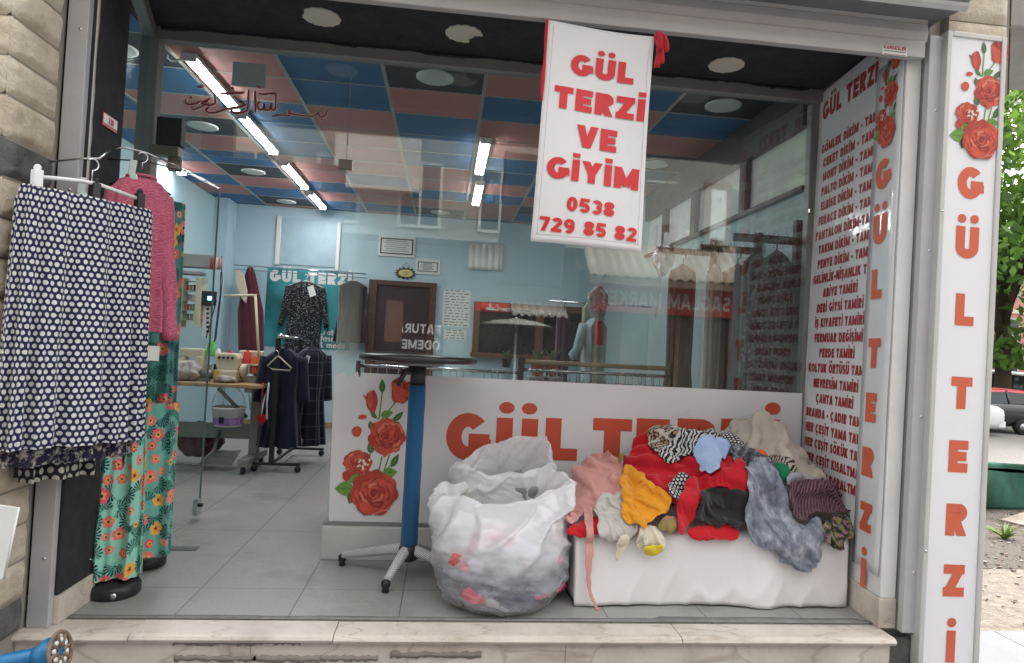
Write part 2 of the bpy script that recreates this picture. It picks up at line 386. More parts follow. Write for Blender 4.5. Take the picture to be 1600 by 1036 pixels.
def floor_mat():
    k = NT('grey_floor_tile'); tc = k.n('TexCoord'); sp = k.n('SeparateXYZ'); k.l(tc.outputs['Object'], sp.inputs[0])
    u = k.math('FRACT', k.math('DIVIDE', k.math('SUBTRACT', sp.outputs[0], -.044), .43)); v = k.math('FRACT', k.math('DIVIDE', k.math('SUBTRACT', sp.outputs[1], .39), .86))
    g = k.math('MAXIMUM', k.math('LESS_THAN', u, .011), k.math('LESS_THAN', v, .004))
    n = k.noise(tc.outputs['Object'], 3, 8, .65); c = k.ramp(n, (.3, (.255, .248, .232)), (.7, (.335, .326, .305)))
    n2 = k.noise(tc.outputs['Object'], 90, 4, .7); c = k.mix(.35, c, k.ramp(n2, (.3, (.21, .205, .19)), (.7, (.40, .39, .365))))
    st = k.ramp(k.noise(tc.outputs['Object'], 1.4, 8, .75), (.5, 0.), (.72, .75)); c = k.mix(st, c, (.14, .135, .125))
    c = k.mix(g, c, (.10, .098, .095)); k.l(c, k.b.inputs['Base Color'])
    k.l(k.ramp(n, (.3, .38), (.7, .55)), k.b.inputs['Roughness']); k.bump(k.math('MULTIPLY', g, -1.), .4, .002); return k.m
def marble_mat():
    k = NT('beige_marble'); co = k.coord()
    n = k.noise(co, 3.2, 9, .65); c = k.ramp(n, (.28, (.40, .35, .29)), (.5, (.60, .54, .47)), (.75, (.70, .64, .56)))
    v = k.n('TexVoronoi', Scale=2.2, feature='DISTANCE_TO_EDGE'); k.l(k.mix(.25, co, k.n('TexNoise', Scale=3, Detail=5).outputs['Color'], 'ADD'), v.inputs[0])
    c = k.mix(k.math('MULTIPLY', k.ramp(v.outputs['Distance'], (0., 1.), (.02, 0.)), .45), c, (.27, .17, .12))
    d = k.ramp(k.noise(co, 9, 8, .8), (.55, 0.), (.75, .6)); c = k.mix(d, c, (.22, .19, .16))
    k.l(c, k.b.inputs['Base Color']); k.b.inputs['Roughness'].default_value = .45; k.bump(k.noise(co, 40, 5), .12, .003); return k.m
MARB = marble_mat()
def stone_mat(name, a, b, c3):
    k = NT(name); co = k.coord(); n = k.noise(co, 7, 8, .6); c = k.ramp(n, (.28, a), (.5, b), (.75, c3))
    k.l(c, k.b.inputs['Base Color']); k.b.inputs['Roughness'].default_value = .85; k.bump(k.noise(co, 38, 8, .75), .9, .02); return k.m
STONE = stone_mat('buff_stone', (.52, .43, .31), (.72, .63, .49), (.80, .74, .62))
DSTONE = stone_mat('dark_stone', (.07, .068, .065), (.15, .145, .135), (.26, .25, .23))
# floor and step
mb = MB(); mb.box(LX-.1, W+.1, .07, BY+.1, -.1, 0)
struct(mb.build('floor', floor_mat()))
mb = MB(); nb = [(-.62, .3), (.3, 1.02), (1.02, 2.36), (2.36, 3.26)]
for i, (a, b) in enumerate(nb):
    a2, b2 = a+.0012, b-.0012; pr = [(.068, -.001), (-.052, -.001), (-.066, -.006), (-.072, -.016), (-.066, -.027), (-.052, -.033), (.068, -.033)]
    mb.prism([(a2, y, z+.0015*math.sin(i*2)) for y, z in pr], (b2-a2, 0, 0))
struct(mb.build('step', MARB, bevel=.002))
mb = MB()
for a, b in ((-.62, .72), (.722, 1.9), (1.902, 3.245)): mb.box(a, b, -.045, .3, G0, -.034)
mortar = pbr('grey_mortar', (.26, .235, .2), .9, bump=.5, bs=120)
struct(mb.build('step_riser', MARB))
for (x0, y0, x1, y1, q) in ((400, 1001, 470, 1005, 1), (500, 998, 595, 1002, 2), (395, 1026, 500, 1032, 3), (500, 1026, 590, 1031, 4), (610, 1020, 752, 1026, 5), (270, 1000, 400, 1006, 6), (272, 1026, 400, 1031, 7)):
    mb = MB(); a = at(x0, y0, Y=-.047); b = at(x1, y1, Y=-.047); n = 24; T = []; Bt = []
    for i in range(n+1):
        x = a[0]+(b[0]-a[0])*i/n; T.append((x, -.0475, max(a[2], b[2])+.003+.010*(vn(np.float64(i*1.3), np.float64(q), 3)-.5))); Bt.append((x, -.0475, min(a[2], b[2])-.003-.012*(vn(np.float64(i*1.1), np.float64(q), 9)-.4)))
    mb.grid([T, Bt]); o = mb.build('mortar_smear', mortar, solid=.004)
    tag(o, ['', 'grey mortar smear on the step riser, just left of centre at upper line', 'upper mortar smear on the riser, left of the white bag', 'lower mortar smear on the riser near the table foot', 'lower mortar smear between two others on the riser', 'mortar smear on the riser under the white bag', 'upper mortar smear at the left end of the riser', 'lower mortar smear at the left end of the riser'][q], 'stain', 'mortar smears on the step riser')
cs_ = pbr('cement_strip', (.20, .195, .185), .85, var=.25, vs=14, bump=.3, bs=90, dirt=.3)
mb = MB(); xs_ = np.linspace(.02, 3.25, 120); mb.grid([[(x, .0695, .0042) for x in xs_], [(x, .092+.012*float(vn(np.float64(x*5), np.float64(1.), 3))+.02*(x > 2.3)*(x < 3.2), .0042) for x in xs_]]); struct(mb.build('cement_strip', cs_, solid=.003))
# grounds
asph = pbr('asphalt', (.10, .10, .10), .9, var=.2, vs=3, bump=.5, bs=120)
pave = pbr('grey_paving', (.15, .15, .16), .85, var=.12, vs=5, bump=.3, bs=80)
soil = pbr('pale_soil', (.155, .13, .105), .95, var=.4, vs=14, bump=.8, bs=60, bd=.02)
mulch = pbr('dark_mulch', (.085, .068, .055), .95, var=.6, vs=45, bump=1, bs=50, bd=.03)
gravel = pbr('grey_gravel', (.21, .195, .18), .95, var=.35, vs=30, bump=.9, bs=45, bd=.03)
def sheet(name, pts, m, z): return struct(MB().add([(x, y, z) for x, y in pts], [tuple(range(len(pts)))]).build(name, m))
sheet('street', [(-60, -60), (120, -60), (120, -4), (-60, -4)], asph, G0-.12)
sheet('ground', [(-120, -200), (300, -200), (300, 300), (-120, 300)], gravel, G0-.14)
mb = MB()
for i in range(-8, 40):
    for j in range(7): mb.box(i*.5+.003, i*.5+.497, -4+j*.55+.003, -4+j*.55+.547, G0-.06, G0+.002*((i*7+j*3) % 3-1))
for i in range(9): mb.box(3.65+i*.6, 3.65+i*.6+.594, -.14, .5, G0-.06, G0); mb.box(3.65+i*.6, 3.65+i*.6+.594, .505, 1.17, G0-.06, G0)
struct(mb.build('pavement', pave))
sheet('soil', [(3.6, 1.17), (30, 1.17), (30, 2.4), (3.6, 2.4)], soil, G0-.004)
sheet('mulch_bed', [(3.6, 2.35), (30, 2.35), (30, 4.6), (3.6, 4.6)], mulch, G0)
sheet('gravel_lot', [(3.6, 4.6), (60, 4.6), (60, 40), (3.6, 40)], gravel, G0-.002)
# scattered chips of bark and stones
mb = MB()
for i in range(1500):
    x = random.uniform(4.5, 9.5); y = random.uniform(1.2, 4.6); s = random.uniform(.005, .017); a = random.uniform(0, 6.3)
    if y < 2.3 and random.random() < .6: continue
    ax = np.array((math.cos(a), math.sin(a), random.uniform(-.3, .3)))*s; ay = np.array((-math.sin(a), math.cos(a), .2))*s*.5
    mb.obox((x, y, G0+.006), ax, ay, np.array((0, 0, 1))*s*.25, random.randint(0, 2))
o = mb.build('bark_chips', [mulch, pbr('pale_chip', (.28, .25, .21), .9), pbr('brown_chip', (.2, .13, .09), .9)])
tag(o, None, None, kind='stuff'); o['label'] = 'loose bark chips and pebbles strewn over the mulch bed'
# ---------------------------------------------------------------- left stone pillar
def block_face(mb, o, ux, w, h, mi, seed, amp=.02, nu=16, nv=10):
    """rock-faced block: a patch bulging along the outward normal with a sunk margin"""
    o, ux = np.array(o, float), np.array(ux, float); nrm = np.cross(ux, (0, 0, 1.)); U = np.linspace(0, 1, nu); V = np.linspace(0, 1, nv)
    P = np.zeros((nv, nu, 3))
    for j, v in enumerate(V):
        for i, u in enumerate(U):
            e = min(u*w, (1-u)*w, v*h, (1-v)*h); k = min(1, e/.022); d = k*(.012+amp*max(-.2, fbm(np.float64(u*w*22+seed*3), np.float64(v*h*22), seed, 4)+.35))
            P[j, i] = o+ux*u*w+np.array((0, 0, v*h))+nrm*d
    mb.grid(P, mi=mi)
mb = MB(); cz = [at(25, y, Y=-.3)[2] for y in (22, 84, 146, 213, 275)]; hh = .132
z = cz[-1]; zs = [cz[0]+hh*i for i in range(4, 0, -1)]+cz+[cz[-1]-hh*i for i in range(1, 12)]
zs = sorted(zs); zs = [q for q in zs if q > .03]; zs = [-.0]+zs
mb.box(-2.2, -.088, -.285, .0, G0, 3.2, 2)
for i in range(len(zs)-1):
    dark = 1 if (i == 0 or abs(zs[i]-cz[4]) < .02) else 0; h = zs[i+1]-zs[i]
    block_face(mb, (-.09, -.29, zs[i]+.002), (0, 1, 0), .262, h-.004, dark, i, .017, 20, 12)
    x = -.085
    for q in range(3): L = (.22 if (i+q) % 2 else .34); block_face(mb, (x-L+.003, -.285, zs[i]+.002), (1, 0, 0), L-.004, h-.004, dark, i+q*40+20, .02, 16, 10); x -= L
for q in range(3): block_face(mb, (-.08-(q+1)*.36, -.285, G0), (1, 0, 0), .355, .49, 1, 90+q)
o = mb.build('stone_pillar', [STONE, DSTONE, mortar]); tag(o, 'rock faced buff stone pillar with dark courses at the left edge', 'pillar')
# ---------------------------------------------------------------- shutter rails, shutter, housing
def lean(mb, a, x0, z0):
    for i, (x, y, z) in enumerate(mb.v): mb.v[i] = (x+(z-z0)*math.sin(a), y, z-(x-x0)*math.sin(a))
    return mb
def rail(x0, x1, y0, z1, label, a=0):
    t = thing('shutter_rail', ((x0+x1)/2, y0, 0), label, 'shutter rail', 'guide rails of the roller shutter')
    mb = MB(); mb.box(x0, x1, y0, y0+.03, .0, z1); lean(mb, a, x0, 1.1); mb.build('rail_face', ALU, t, .002)
    mb = MB(); mb.box(x0+.004, x1-.014, y0+.03, y0+.09, .0, z1); lean(mb, a, x0, 1.1); mb.build('rail_channel', DKALU, t)
    mb = MB()
    for z in (.25, .9, 1.6, 2.2): mb.lathe([(.006, 0), (.005, -.003), (.0, -.0035)], ((x0+x1)/2+.01, y0, z), 8, ax='y', caps=False)
    lean(mb, a, x0, 1.1); mb.build('screw', STEEL, t); return t
rail(-.077, -.004, -.012, 2.62, 'grey metal shutter guide rail beside the stone pillar')
rail(3.338, 3.398, -.012, 2.52, 'grey metal shutter guide rail beside the tall light box sign', .014)
t = thing('roller_shutter', (1.65, 0, 2.5), 'light grey roller shutter rolled up with its bottom slats showing', 'shutter')
slat = pbr('pale_grey_slat', (.43, .415, .40), .45, .1, .05, dirt=.15)
mb = MB(); 
for z0, z1 in ((2.492, 2.568), (2.57, 2.655), (2.657, 2.74)):
    pr = [(-.004, z0), (.004, z0), (.014, z0+.004), (.014, z1-.002), (.004, z1), (-.004, z1), (-.010, (z0+z1)/2)]; mb.prism([(-.01, y, z) for y, z in pr], (3.36, 0, 0))
mb.build('slat', slat, t, .001)
mb = MB(); mb.box(-.01, 3.335, -.014, .022, 2.418, 2.49); mb.build('bottom_bar', slat, t, .004)
t = thing('shutter_housing', (1.65, -.1, 2.6), 'dark grey metal roller shutter box above the shop front', 'shutter box')
hm = pbr('housing_grey', (.20, .20, .21), .5, .3, .06, dirt=.2)
mb = MB(); pr = [(.05, 2.585), (-.015, 2.585), (-.15, 2.565), (-.165, 2.58), (-.28, 2.68), (-.28, 2.95), (.05, 2.95)]
mb.prism([(-.1, y, z) for y, z in pr], (3.5, 0, 0)); mb.build('box', hm, t, .004)
mb = MB(); mb.prism([(-.1, y, z) for y, z in ((-.15, 2.552), (-.165, 2.568), (-.166, 2.582), (-.148, 2.564))], (3.502, 0, 0)); mb.build('edge_trim', ALU, t)
# facade above, soffit
mb = MB(); mb.box(-2.2, 3.6, .06, .5, 2.75, 7); mb.box(-2.2, 3.6, .0, .06, 2.96, 7)
wallb = pbr('beige_render', (.42, .38, .33), .9, bump=.3); tag(mb.build('facade_wall', wallb), 'beige rendered facade wall above the shutter box', 'wall')
mb = MB(); mb.box(-.2, W+.02, .03, D+.03, 2.6, 2.66)
sof = mb.build('soffit', BLACKP); tag(sof, 'black painted soffit over the recessed shop entrance', 'soffit')
plate = pbr('cream_plate', (.62, .58, .47), .6, var=.06)
for i, (px, py) in enumerate(((502, 26), (725, 52), (1135, 101), (930, 76))):
    p = at(px, py, Z=2.598); mb = MB(); n = 36; pts = []
    for k in range(n):
        a = 2*math.pi*k/n; r = .088+.003*math.sin(k*2.3+i)
        if i == 1 and 1 <= k <= 6: r = .05+.01*math.sin(k*3)
        if i == 0 and k in (19, 20, 21): r = .078
        pts.append((p[0]+r*math.cos(a), p[1]+r*math.sin(a)*.95, 2.592))
    mb.prism(pts, (0, 0, .006)); o = mb.build('blanking_plate', plate)
    tag(o, ['round cream blanking plate on black soffit, nearest the glass door', 'chipped cream blanking plate on soffit left of the hanging banner', 'round cream blanking plate on soffit near the price list wall', 'round cream blanking plate on soffit behind the hanging banner'][i], 'blanking plate', 'round plates on the soffit')
# left reveal
t = thing('reveal_panel', (.0, .13, 0), 'black painted reveal panel beside the left shutter rail', 'panel')
mb = MB(); mb.box(-.1, .006, .02, .262, .105, 2.6); mb.build('panel', BLACKP, t)
mb = MB(); mb.box(-.09, .016, .02, .264, 0, .104); mb.build('skirting', MARB, t, .002)
mb = MB(); zz = np.linspace(1.5, 2.6, 30); mb.grid([[(.0075, .0205, q), (.0075, .021+.012+.008*vn(q*30, 0*q, 4), q)] for q in zz]); mb.build('bare_edge', pbr('pale_edge', (.5, .47, .43), .8), t, solid=.002)
# house number plate
t = thing('number_plate', at(172, 190, X=.012), 'small red and white house number plate reading 338', 'number plate')
p = at(162, 170, X=.012); q = at(183, 205, X=.012); hgt = p[2]-q[2]; wd = q[1]-p[1]
mb = MB(); mb.box(.008, .012, p[1], q[1], q[2]-.01, p[2]-.01); mb.build('plate', pbr('plate_red', (.5, .02, .03), .35), t, .001)
mb = MB(); mb.box(.012, .0132, p[1]+.004, q[1]-.004, p[2]-.010-hgt*.78, p[2]-.014); mb.build('number_field', WHITE, t)
mb = MB(); text(mb, '338', wd/2, 0, hgt*.5, .2, .8, .1, 'c'); mb.build('lettering', RED2, t, M=frame((.0132, p[1], p[2]-.012-hgt*.68), (0, 1, 0), (0, 0, 1)))
# right reveal: post and wall
t = thing('reveal_wall', (3.3, .05, 0), 'white painted wall end and post beside the right shutter rail', 'wall')
wp = pbr('white_post_paint', (.70, .70, .69), .5, var=.05, dirt=.25)
mb = MB(); mb.prism([(3.256, .036, .125), (3.325, .036, .125), (3.45, .85, .125), (3.336, .85, .125)], (0, 0, 2.47)); lean(mb, .015, 3.25, .12); mb.build('wall', wp, t, .004)
mb = MB(); mb.prism([(3.247, .03, 0), (3.325, .03, 0), (3.45, .845, 0), (3.328, .845, 0)], (0, 0, .124)); mb.build('skirting', MARB, t, .003)
# ---------------------------------------------------------------- interior shell
def wallp(name, col): return pbr(name, col, .6, var=.06, vs=1.5, dirt=.06)
BLUE = wallp('light_blue_wall', (.43, .59, .645)); TEAL = wallp('pale_teal_wall', (.36, .49, .50))
mb = MB(); mb.box(LX-.2, W+.2, BY, BY+.15, 0, 2.9); o = mb.build('back_wall', BLUE); tag(o, 'light blue back wall of the shop interior', 'wall')
mb = MB(); mb.box(LX-.15, LX, .1, BY, 0, 2.9); mb.box(LX, -.0995, .1, .24, 0, 2.9); mb.box(LX, LX+.16, BY-.3, BY, 0, CZ); o = mb.build('left_wall', BLUE); tag(o, 'pale blue left side wall with corner pilaster inside the shop', 'wall')
mb = MB(); z0, z1 = 2.08, 2.43
mb.box(W+.02, W+.15, D+.06, BY, 0, z0); mb.box(W+.02, W+.15, D+.06, BY, z1+.07, 2.9); mb.box(W+.02, W+.15, 3.75, BY, z0, z1+.07); tag(mb.build('right_wall', TEAL), 'teal right side wall with high strip window', 'wall')
t = thing('strip_window', (W, 1.9, z0), 'high black framed strip window in the right side wall', 'window')
mb = MB(); mb.box(W-.03, W+.06, D+.065, 3.75, z1, CZ-.006); mb.box(W-.02, W+.06, D+.065, 3.75, z0-.012, z0+.012)
for y in (1.62, 2.5, 3.2): mb.box(W-.02, W+.06, y-.045, y+.045, z0+.012, z1)
mb.build('frame', BLK, t)
ct = glassmat('sky_haze_glass', (.97, .98, .97), .6, .8)  # grey diffuse haze mixed in, standing for sky reflected on the panes
mb = MB(); mb.box(W+.02, W+.025, D+.08, 3.75, z0, z1); mb.build('pane', ct, t)
# ceiling of coloured tiles
def tile(name, c): return pbr(name, c, .55, var=.08, vs=5, bump=.3, bs=150, bd=.002)
TM = [tile('red_tile', (.52, .21, .19)), tile('blue_tile', (.035, .14, .31)), tile('black_tile', (.03, .034, .036)), pbr('ceiling_grid_paint', (.36, .38, .35), .5)]
pat = {-4: 'rbbrrbrbrrb', -3: 'brbrbbrbrbb', -2: 'kbrkrbkrbkr', -1: 'rrbbbrrbrbb', 0: 'bbrrrrbrrbr', 1: 'krbbbrrbrkb', 2: 'rbrrbbrbrrb', 3: 'brbkrbbrkbr', 4: 'kbrkbrbrbkr', 5: 'rrbbrbbrbrr'}
t = thing('tiled_ceiling', (1, 3, CZ), 'suspended ceiling of red, blue and black tiles in a pale grid', 'ceiling')
mb = MB(); grd = MB(); ym = 1.09
for c, s in pat.items():
    x0 = max(LX, .332+.6*c); x1 = min(W+.02, x0+.6 if x0 > LX else .332+.6*(c+1))
    if x1-x0 < .05: continue
    for j, ch in enumerate('b'+s):
        y0 = ym+.44*(j-1); y1 = min(y0+.44, BY); y0 = max(y0, .2 if x1 < -.1 else D+.04)
        if y1-y0 < .03: continue
        mb.box(x0+.004, x1-.004, y0+.004, y1-.004, CZ, CZ+.02, 'rbk'.index(ch))
mb.build('ceiling_tile', TM, t)
for c in range(-3, 6): x = .332+.6*c; grd.box(x-.011, x+.011, .24 if x < -.15 else D+.04, BY, CZ-.004, CZ-.0005)
for j in range(-1, 11): y = ym+.44*j; grd.box(LX, -.2 if y < D else W+.02, y-.006, y+.006, CZ-.003, CZ)
grd.build('ceiling_grid', TM[3], t)
mb = MB(); mb.box(LX-.2, W+.2, .3, BY+.1, 2.9, 2.95); mb.build('slab', wallb, t)
dsc = pbr('white_disc', (.62, .66, .62), .5)
dl = ['round white downlight in black tile near the glass door closer', 'round white downlight in black tile left of the second tube lamp', 'round white downlight in black tile near the blue corner pilaster', 'round white downlight in first black tile left of the banner', 'small far round downlight above the certificate', 'round white downlight in black tile right of the banner', 'round white downlight just behind the banner right edge', 'round white downlight seen through the narrow side glass']
for i, (x, y) in enumerate(((-.568, 2.63), (-.568, 3.95), (-.568, 5.27), (1.232, 1.31), (1.232, 5.27), (3.03, 1.33), (3.03, 2.66), (-.568, 1.31))):
    t = thing('downlight', (x, y, CZ), dl[i], 'downlight', 'round downlights in the black tiles')
    mb = MB(); mb.lathe([(.112, -.003), (.112, -.009), (.1, -.013)], (x, y, CZ), 36, caps=False); mb.build('rim', dsc, t)
    mb = MB(); mb.lathe([(.1, -.012), (.06, -.015), (.0, -.016)], (x, y, CZ), 36, caps=False); mb.build('cover', dsc, t)
# tube lamps
TE = emis('lit_tube', (1, .98, 1), TUBE_STRENGTH)
tl = ['lit tube lamp nearest the storefront, over the calligraphy', 'second lit tube lamp from the storefront in the left row', 'third lit tube lamp in the left row', 'fourth and farthest lit tube lamp in the left row', 'lit tube lamp left of the banner, the nearer of the centre pair', 'farther and shorter looking lit tube lamp of the centre pair', 'lit tube lamp on the far left seen above the pink top']
for i, (x, a, b) in enumerate(((-.165, 1.28, 2.10), (-.165, 2.23, 3.13), (-.165, 3.46, 4.38), (-.165, 4.62, 5.38), (1.60, 2.33, 3.26), (1.63, 3.63, 4.54), (-1.3, 3.86, 4.14))):
    t = thing('tube_lamp', (x, (a+b)/2, 2.66), tl[i], 'lamp', 'tube lamps on the ceiling')
    mb = MB(); mb.box(x-.045, x+.045, a, b, 2.664, 2.686); mb.build('housing', WHITE, t, .004)
    mb = MB(); n = 12; mb.prism([(x+.034*math.cos(q), a+.02, 2.663+.018*math.sin(q)) for q in np.linspace(-math.pi, 0, n)], (0, b-a-.04, 0)); mb.build('tube', TE, t)
    mb = MB(); mb.box(x-.04, x+.04, a-.001, a+.018, 2.64, 2.664); mb.box(x-.04, x+.04, b-.018, b+.001, 2.64, 2.664); mb.build('end_cap', WHITE, t)
mb = MB(); P0 = at(296, 92, Z=2.67); mb.tube([P0, P0+(-.03, -.03, -.02), P0+(-.09, -.02, -.03), P0+(-.12, 0, -.01), P0+(-.13, .02, .03)], .004, 6); tag(mb.build('lamp_wire', WHITE), 'loose white wire hanging at the end of the nearest tube lamp', 'wire')
# ---------------------------------------------------------------- storefront
GL = glassmat('storefront_glass', (.93, .965, .95), 1.8, .02); GL2 = glassmat('door_glass', (.95, .975, .96), .06, .03); GL3 = glassmat('side_glass', (.94, .97, .95), .004, .03)
t = thing('storefront_frame', (1.6, D, 0), 'grey aluminium storefront frame with header, corner post and sill', 'window frame')
mb = MB(); mb.box(-.19, W+.045, D-.025, D+.035, 2.535, 2.6); mb.build('header', DKALU, t, .003)
mb = MB(); mb.box(-.19, -.105, D-.03, D+.04, 0, 2.535); mb.build('post', DKALU, t, .004)
mb = MB(); mb.box(.815, W, D-.03, D+.05, 0, .165); mb.build('plinth', pbr('white_plinth', (.55, .545, .53), .45, var=.05, dirt=.2), t, .004)
mb = MB(); mb.box(.815, W, D-.012, D+.03, .165, .18); mb.build('sill', DKALU, t)
a = np.array((.0, .27)); b = np.array((-.15, D-.03)); dv = (b-a)/np.linalg.norm(b-a)
mb = MB(); mb.obox((*(a+b)/2, 2.568), (*(b-a)/2, 0), (dv[1]*.025, -dv[0]*.025, 0), (0, 0, .033)); mb.build('side_header', DKALU, t, .003)
mb = MB(); mb.box(W-.008, W+.1, D+.014, D+.058, .18, 2.535); mb.build('jamb', DKALU, t)
# ragged black paint edge over the header
mb = MB(); xs_ = np.linspace(-.1, W-.05, 160); mb.grid([[(x, D-.0265, 2.599) for x in xs_], [(x, D-.0265, 2.592-.022*max(0, vn(x*9, x*0, 2)-.45)-.03*max(0, vn(x*31, x*0, 5)-.72)) for x in xs_]]); mb.build('paint_splash', BLACKP, t, solid=.002)
t = thing('side_window', (-.08, .5, 0), 'narrow fixed side glass between black panel and corner post', 'window')
mb = MB(); mb.obox((*(a+b)/2, 1.27), (*(b-a)/2, 0), (dv[1]*.004, -dv[0]*.004, 0), (0, 0, 1.264)); mb.build('pane', GL3, t)
t = thing('shop_window', (2.07, D, .18), 'large fixed shop window right of the glass door', 'window')
mb = MB(); mb.box(.826, W-.004, D+.004, D+.012, .18, 2.535); mb.build('pane', GL, t)
t = thing('transom_window', (.35, D, 2), 'glass transom over the door carrying red calligraphy', 'window')
mb = MB(); mb.box(-.104, .822, D+.004, D+.012, 1.985, 2.535); mb.build('pane', GL, t)
brass = pbr('dull_brass', (.20, .17, .14), .4, .6)
p = at(538, 257, Y=D); mb = MB(); mb.box(p[0]-.028, p[0]+.04, D-.006, D+.022, p[2]-.025, p[2]+.025); mb.build('patch_fitting', brass, t, .002)
p = at(389, 117, Y=D); mb = MB(); mb.box(p[0]-.082, p[0]+.082, D+.0015, D+.0035, p[2]-.062, p[2]+.062); mb.build('frosted_patch', pbr('frost_film', (.30, .36, .37), .7, var=.15), t, .002)
def calli(mb, off, r):
    Sx = lambda pts: [at(240+x*.2896, 60+y*.2896, Y=D+off) for x, y in pts]
    C = [[(935, 390), (925, 420), (900, 425), (890, 400)], [(890, 405), (860, 420), (800, 415), (745, 405), (725, 400), (735, 418), (700, 412), (640, 420)], [(730, 405), (738, 395), (725, 392)],
         [(660, 295), (657, 390), (640, 385), (632, 350)], [(632, 355), (628, 385), (600, 388), (595, 350)], [(595, 355), (590, 385), (570, 385), (560, 355), (575, 340)], [(548, 285), (550, 400)], [(512, 280), (510, 385), (490, 400), (440, 405), (420, 395), (425, 375)],
         [(490, 345), (455, 340), (500, 360), (470, 372), (400, 378), (350, 400), (300, 405), (280, 385), (300, 370)], [(330, 310), (335, 350), (310, 362), (255, 350), (285, 340), (300, 325)], [(300, 350), (240, 375), (215, 385), (205, 370)],
         [(255, 335), (235, 350), (190, 357), (170, 345), (178, 325)], [(200, 315), (205, 325)], [(235, 262), (255, 268), (268, 258), (255, 252)], [(570, 300), (600, 305), (655, 295)], [(360, 295), (420, 300), (490, 292)], [(905, 435), (912, 440)], [(420, 265), (430, 275)], [(565, 262), (575, 270)]]
    for c in C:
        P = Sx(c); Q = []
        for i in range(len(P)-1):
            for k in range(5): Q.append(P[i]+(P[i+1]-P[i])*k/5)
        Q.append(P[-1]); Q = np.array(Q)
        for _ in range(2): Q[1:-1] = (Q[:-2]+2*Q[1:-1]+Q[2:])/4
        mb.tube(list(Q), [r*(.55+.5*math.sin(math.pi*(i+1)/(len(Q)+1))) for i in range(len(Q))], 5)
mb = MB(); calli(mb, -.0, .0065); mb.build('lettering', pbr('calligraphy_red', (.28, .015, .03), .5), t)
mb = MB(); calli(mb, .0025, .009); mb.build('lettering_outline', pbr('calligraphy_outline', (.6, .5, .48), .6), t)
# door leaf swung inward
hx, hy = -.075, .86; ex, ey = at(306, 806, Z=.02)[:2]; ex, ey = -.02, 1.46; dv = np.array((ex-hx, ey-hy)); L = np.linalg.norm(dv); dv /= L; nv = np.array((dv[1], -dv[0])); L = .62
t = thing('glass_door', (hx, hy, 0), 'clear glass door leaf swung open into the shop', 'door')
c = np.array((hx, hy))+dv*L/2
mb = MB(); mb.obox((*c, .995), (*dv*L/2, 0), (*nv*.004, 0), (0, 0, .975)); mb.build('pane', GL2, t)
e = np.array((hx, hy))+dv*(L-.03)
mb = MB(); mb.obox((*e, .075), (*dv*.03, 0), (*nv*.014, 0), (0, 0, .045)); lk = mb.build('lock', STEEL, t, .004)
mb = MB(); mb.lathe([(.011, 0), (.011, .02), (.0, .022)], (e[0]+.012, e[1], .085), 12, ax='x'); mb.build('keyhole', BLK, lk)
mb = MB(); mb.obox((*(np.array((hx, hy))+dv*(L+.002)), .995), (*dv*.002, 0), (*nv*.005, 0), (0, 0, .97)); mb.build('edge_strip', pbr('green_glass_edge', (.22, .32, .28), .3), t)
p0 = at(243, 232, Y=D-.03); p1 = at(290, 188, Y=D-.03)
mb = MB(); mb.box(p0[0]+.01, p1[0]-.005, D-.06, D, p0[2]+.015, p1[2]); o = MB(); cl = mb.build('closer', BLK, t, .004)
mb = MB(); mb.box(p0[0]-.02, p1[0]-.015, D-.058, D-.002, p0[2]-.035, p0[2]+.013); mb.build('closer_base', brass, t, .003)
mb = MB(); mb.obox((p1[0]-.06, D+.03, p0[2]-.06), (.03, .01, 0), (-.006, .02, 0), (0, 0, .03)); mb.build('patch_fitting', brass, t, .003)
p = at(293, 857, Z=.002); mb = MB(); mb.box(p[0]-.09, p[0]+.05, p[1]-.03, p[1]+.03, .0005, .004); tag(mb.build('floor_spring', pbr('worn_plate', (.12, .12, .115), .5, .4), bevel=.001), 'flat dark floor spring plate set in the tiles', 'floor plate')
# ================================================================== SIGNS
def loc2(px, py, Mx):
    """pixel -> local (x, y) on the plane of matrix Mx"""
    o = np.array(Mx.translation); n = np.array(Mx.col[2][:3]); d = _f+_r*(px-800)/FL-_u*(py-518)/FL
    p = CAMP+d*((o-CAMP)@n)/(d@n)-o; return p@np.array(Mx.col[0][:3]), p@np.array(Mx.col[1][:3])
def natw(s, t, track): return sum(glyph(c, t)[0]+track for c in s)-track
def fit_text(mb, Mx, s, pl, pr, hpx, t=.26, track=.1, mi=0, z=.0015, rd=True):
    a = loc2(*pl, Mx); b = loc2(*pr, Mx); h = loc2(pl[0], pl[1]-hpx, Mx)[1]-a[1]
    text(mb, s, a[0], (a[1]+b[1])/2, h, t, (b[0]-a[0])/(h*natw(s, t, track)), track, 'l', mi, z, rd)
ROSEM = [pbr('rose_red', (.58, .075, .04), .5, var=.2, vs=40), pbr('rose_mid_red', (.42, .04, .025), .5, var=.2, vs=40), pbr('rose_deep_red', (.26, .02, .016), .5, var=.2, vs=40), pbr('rose_light_red', (.68, .17, .11), .5, var=.15, vs=40),
         pbr('print_leaf', (.13, .30, .045), .5, var=.3, vs=50), pbr('print_dark_leaf', (.05, .13, .035), .5, var=.3, vs=50), pbr('print_cream', (.75, .7, .55), .5)]
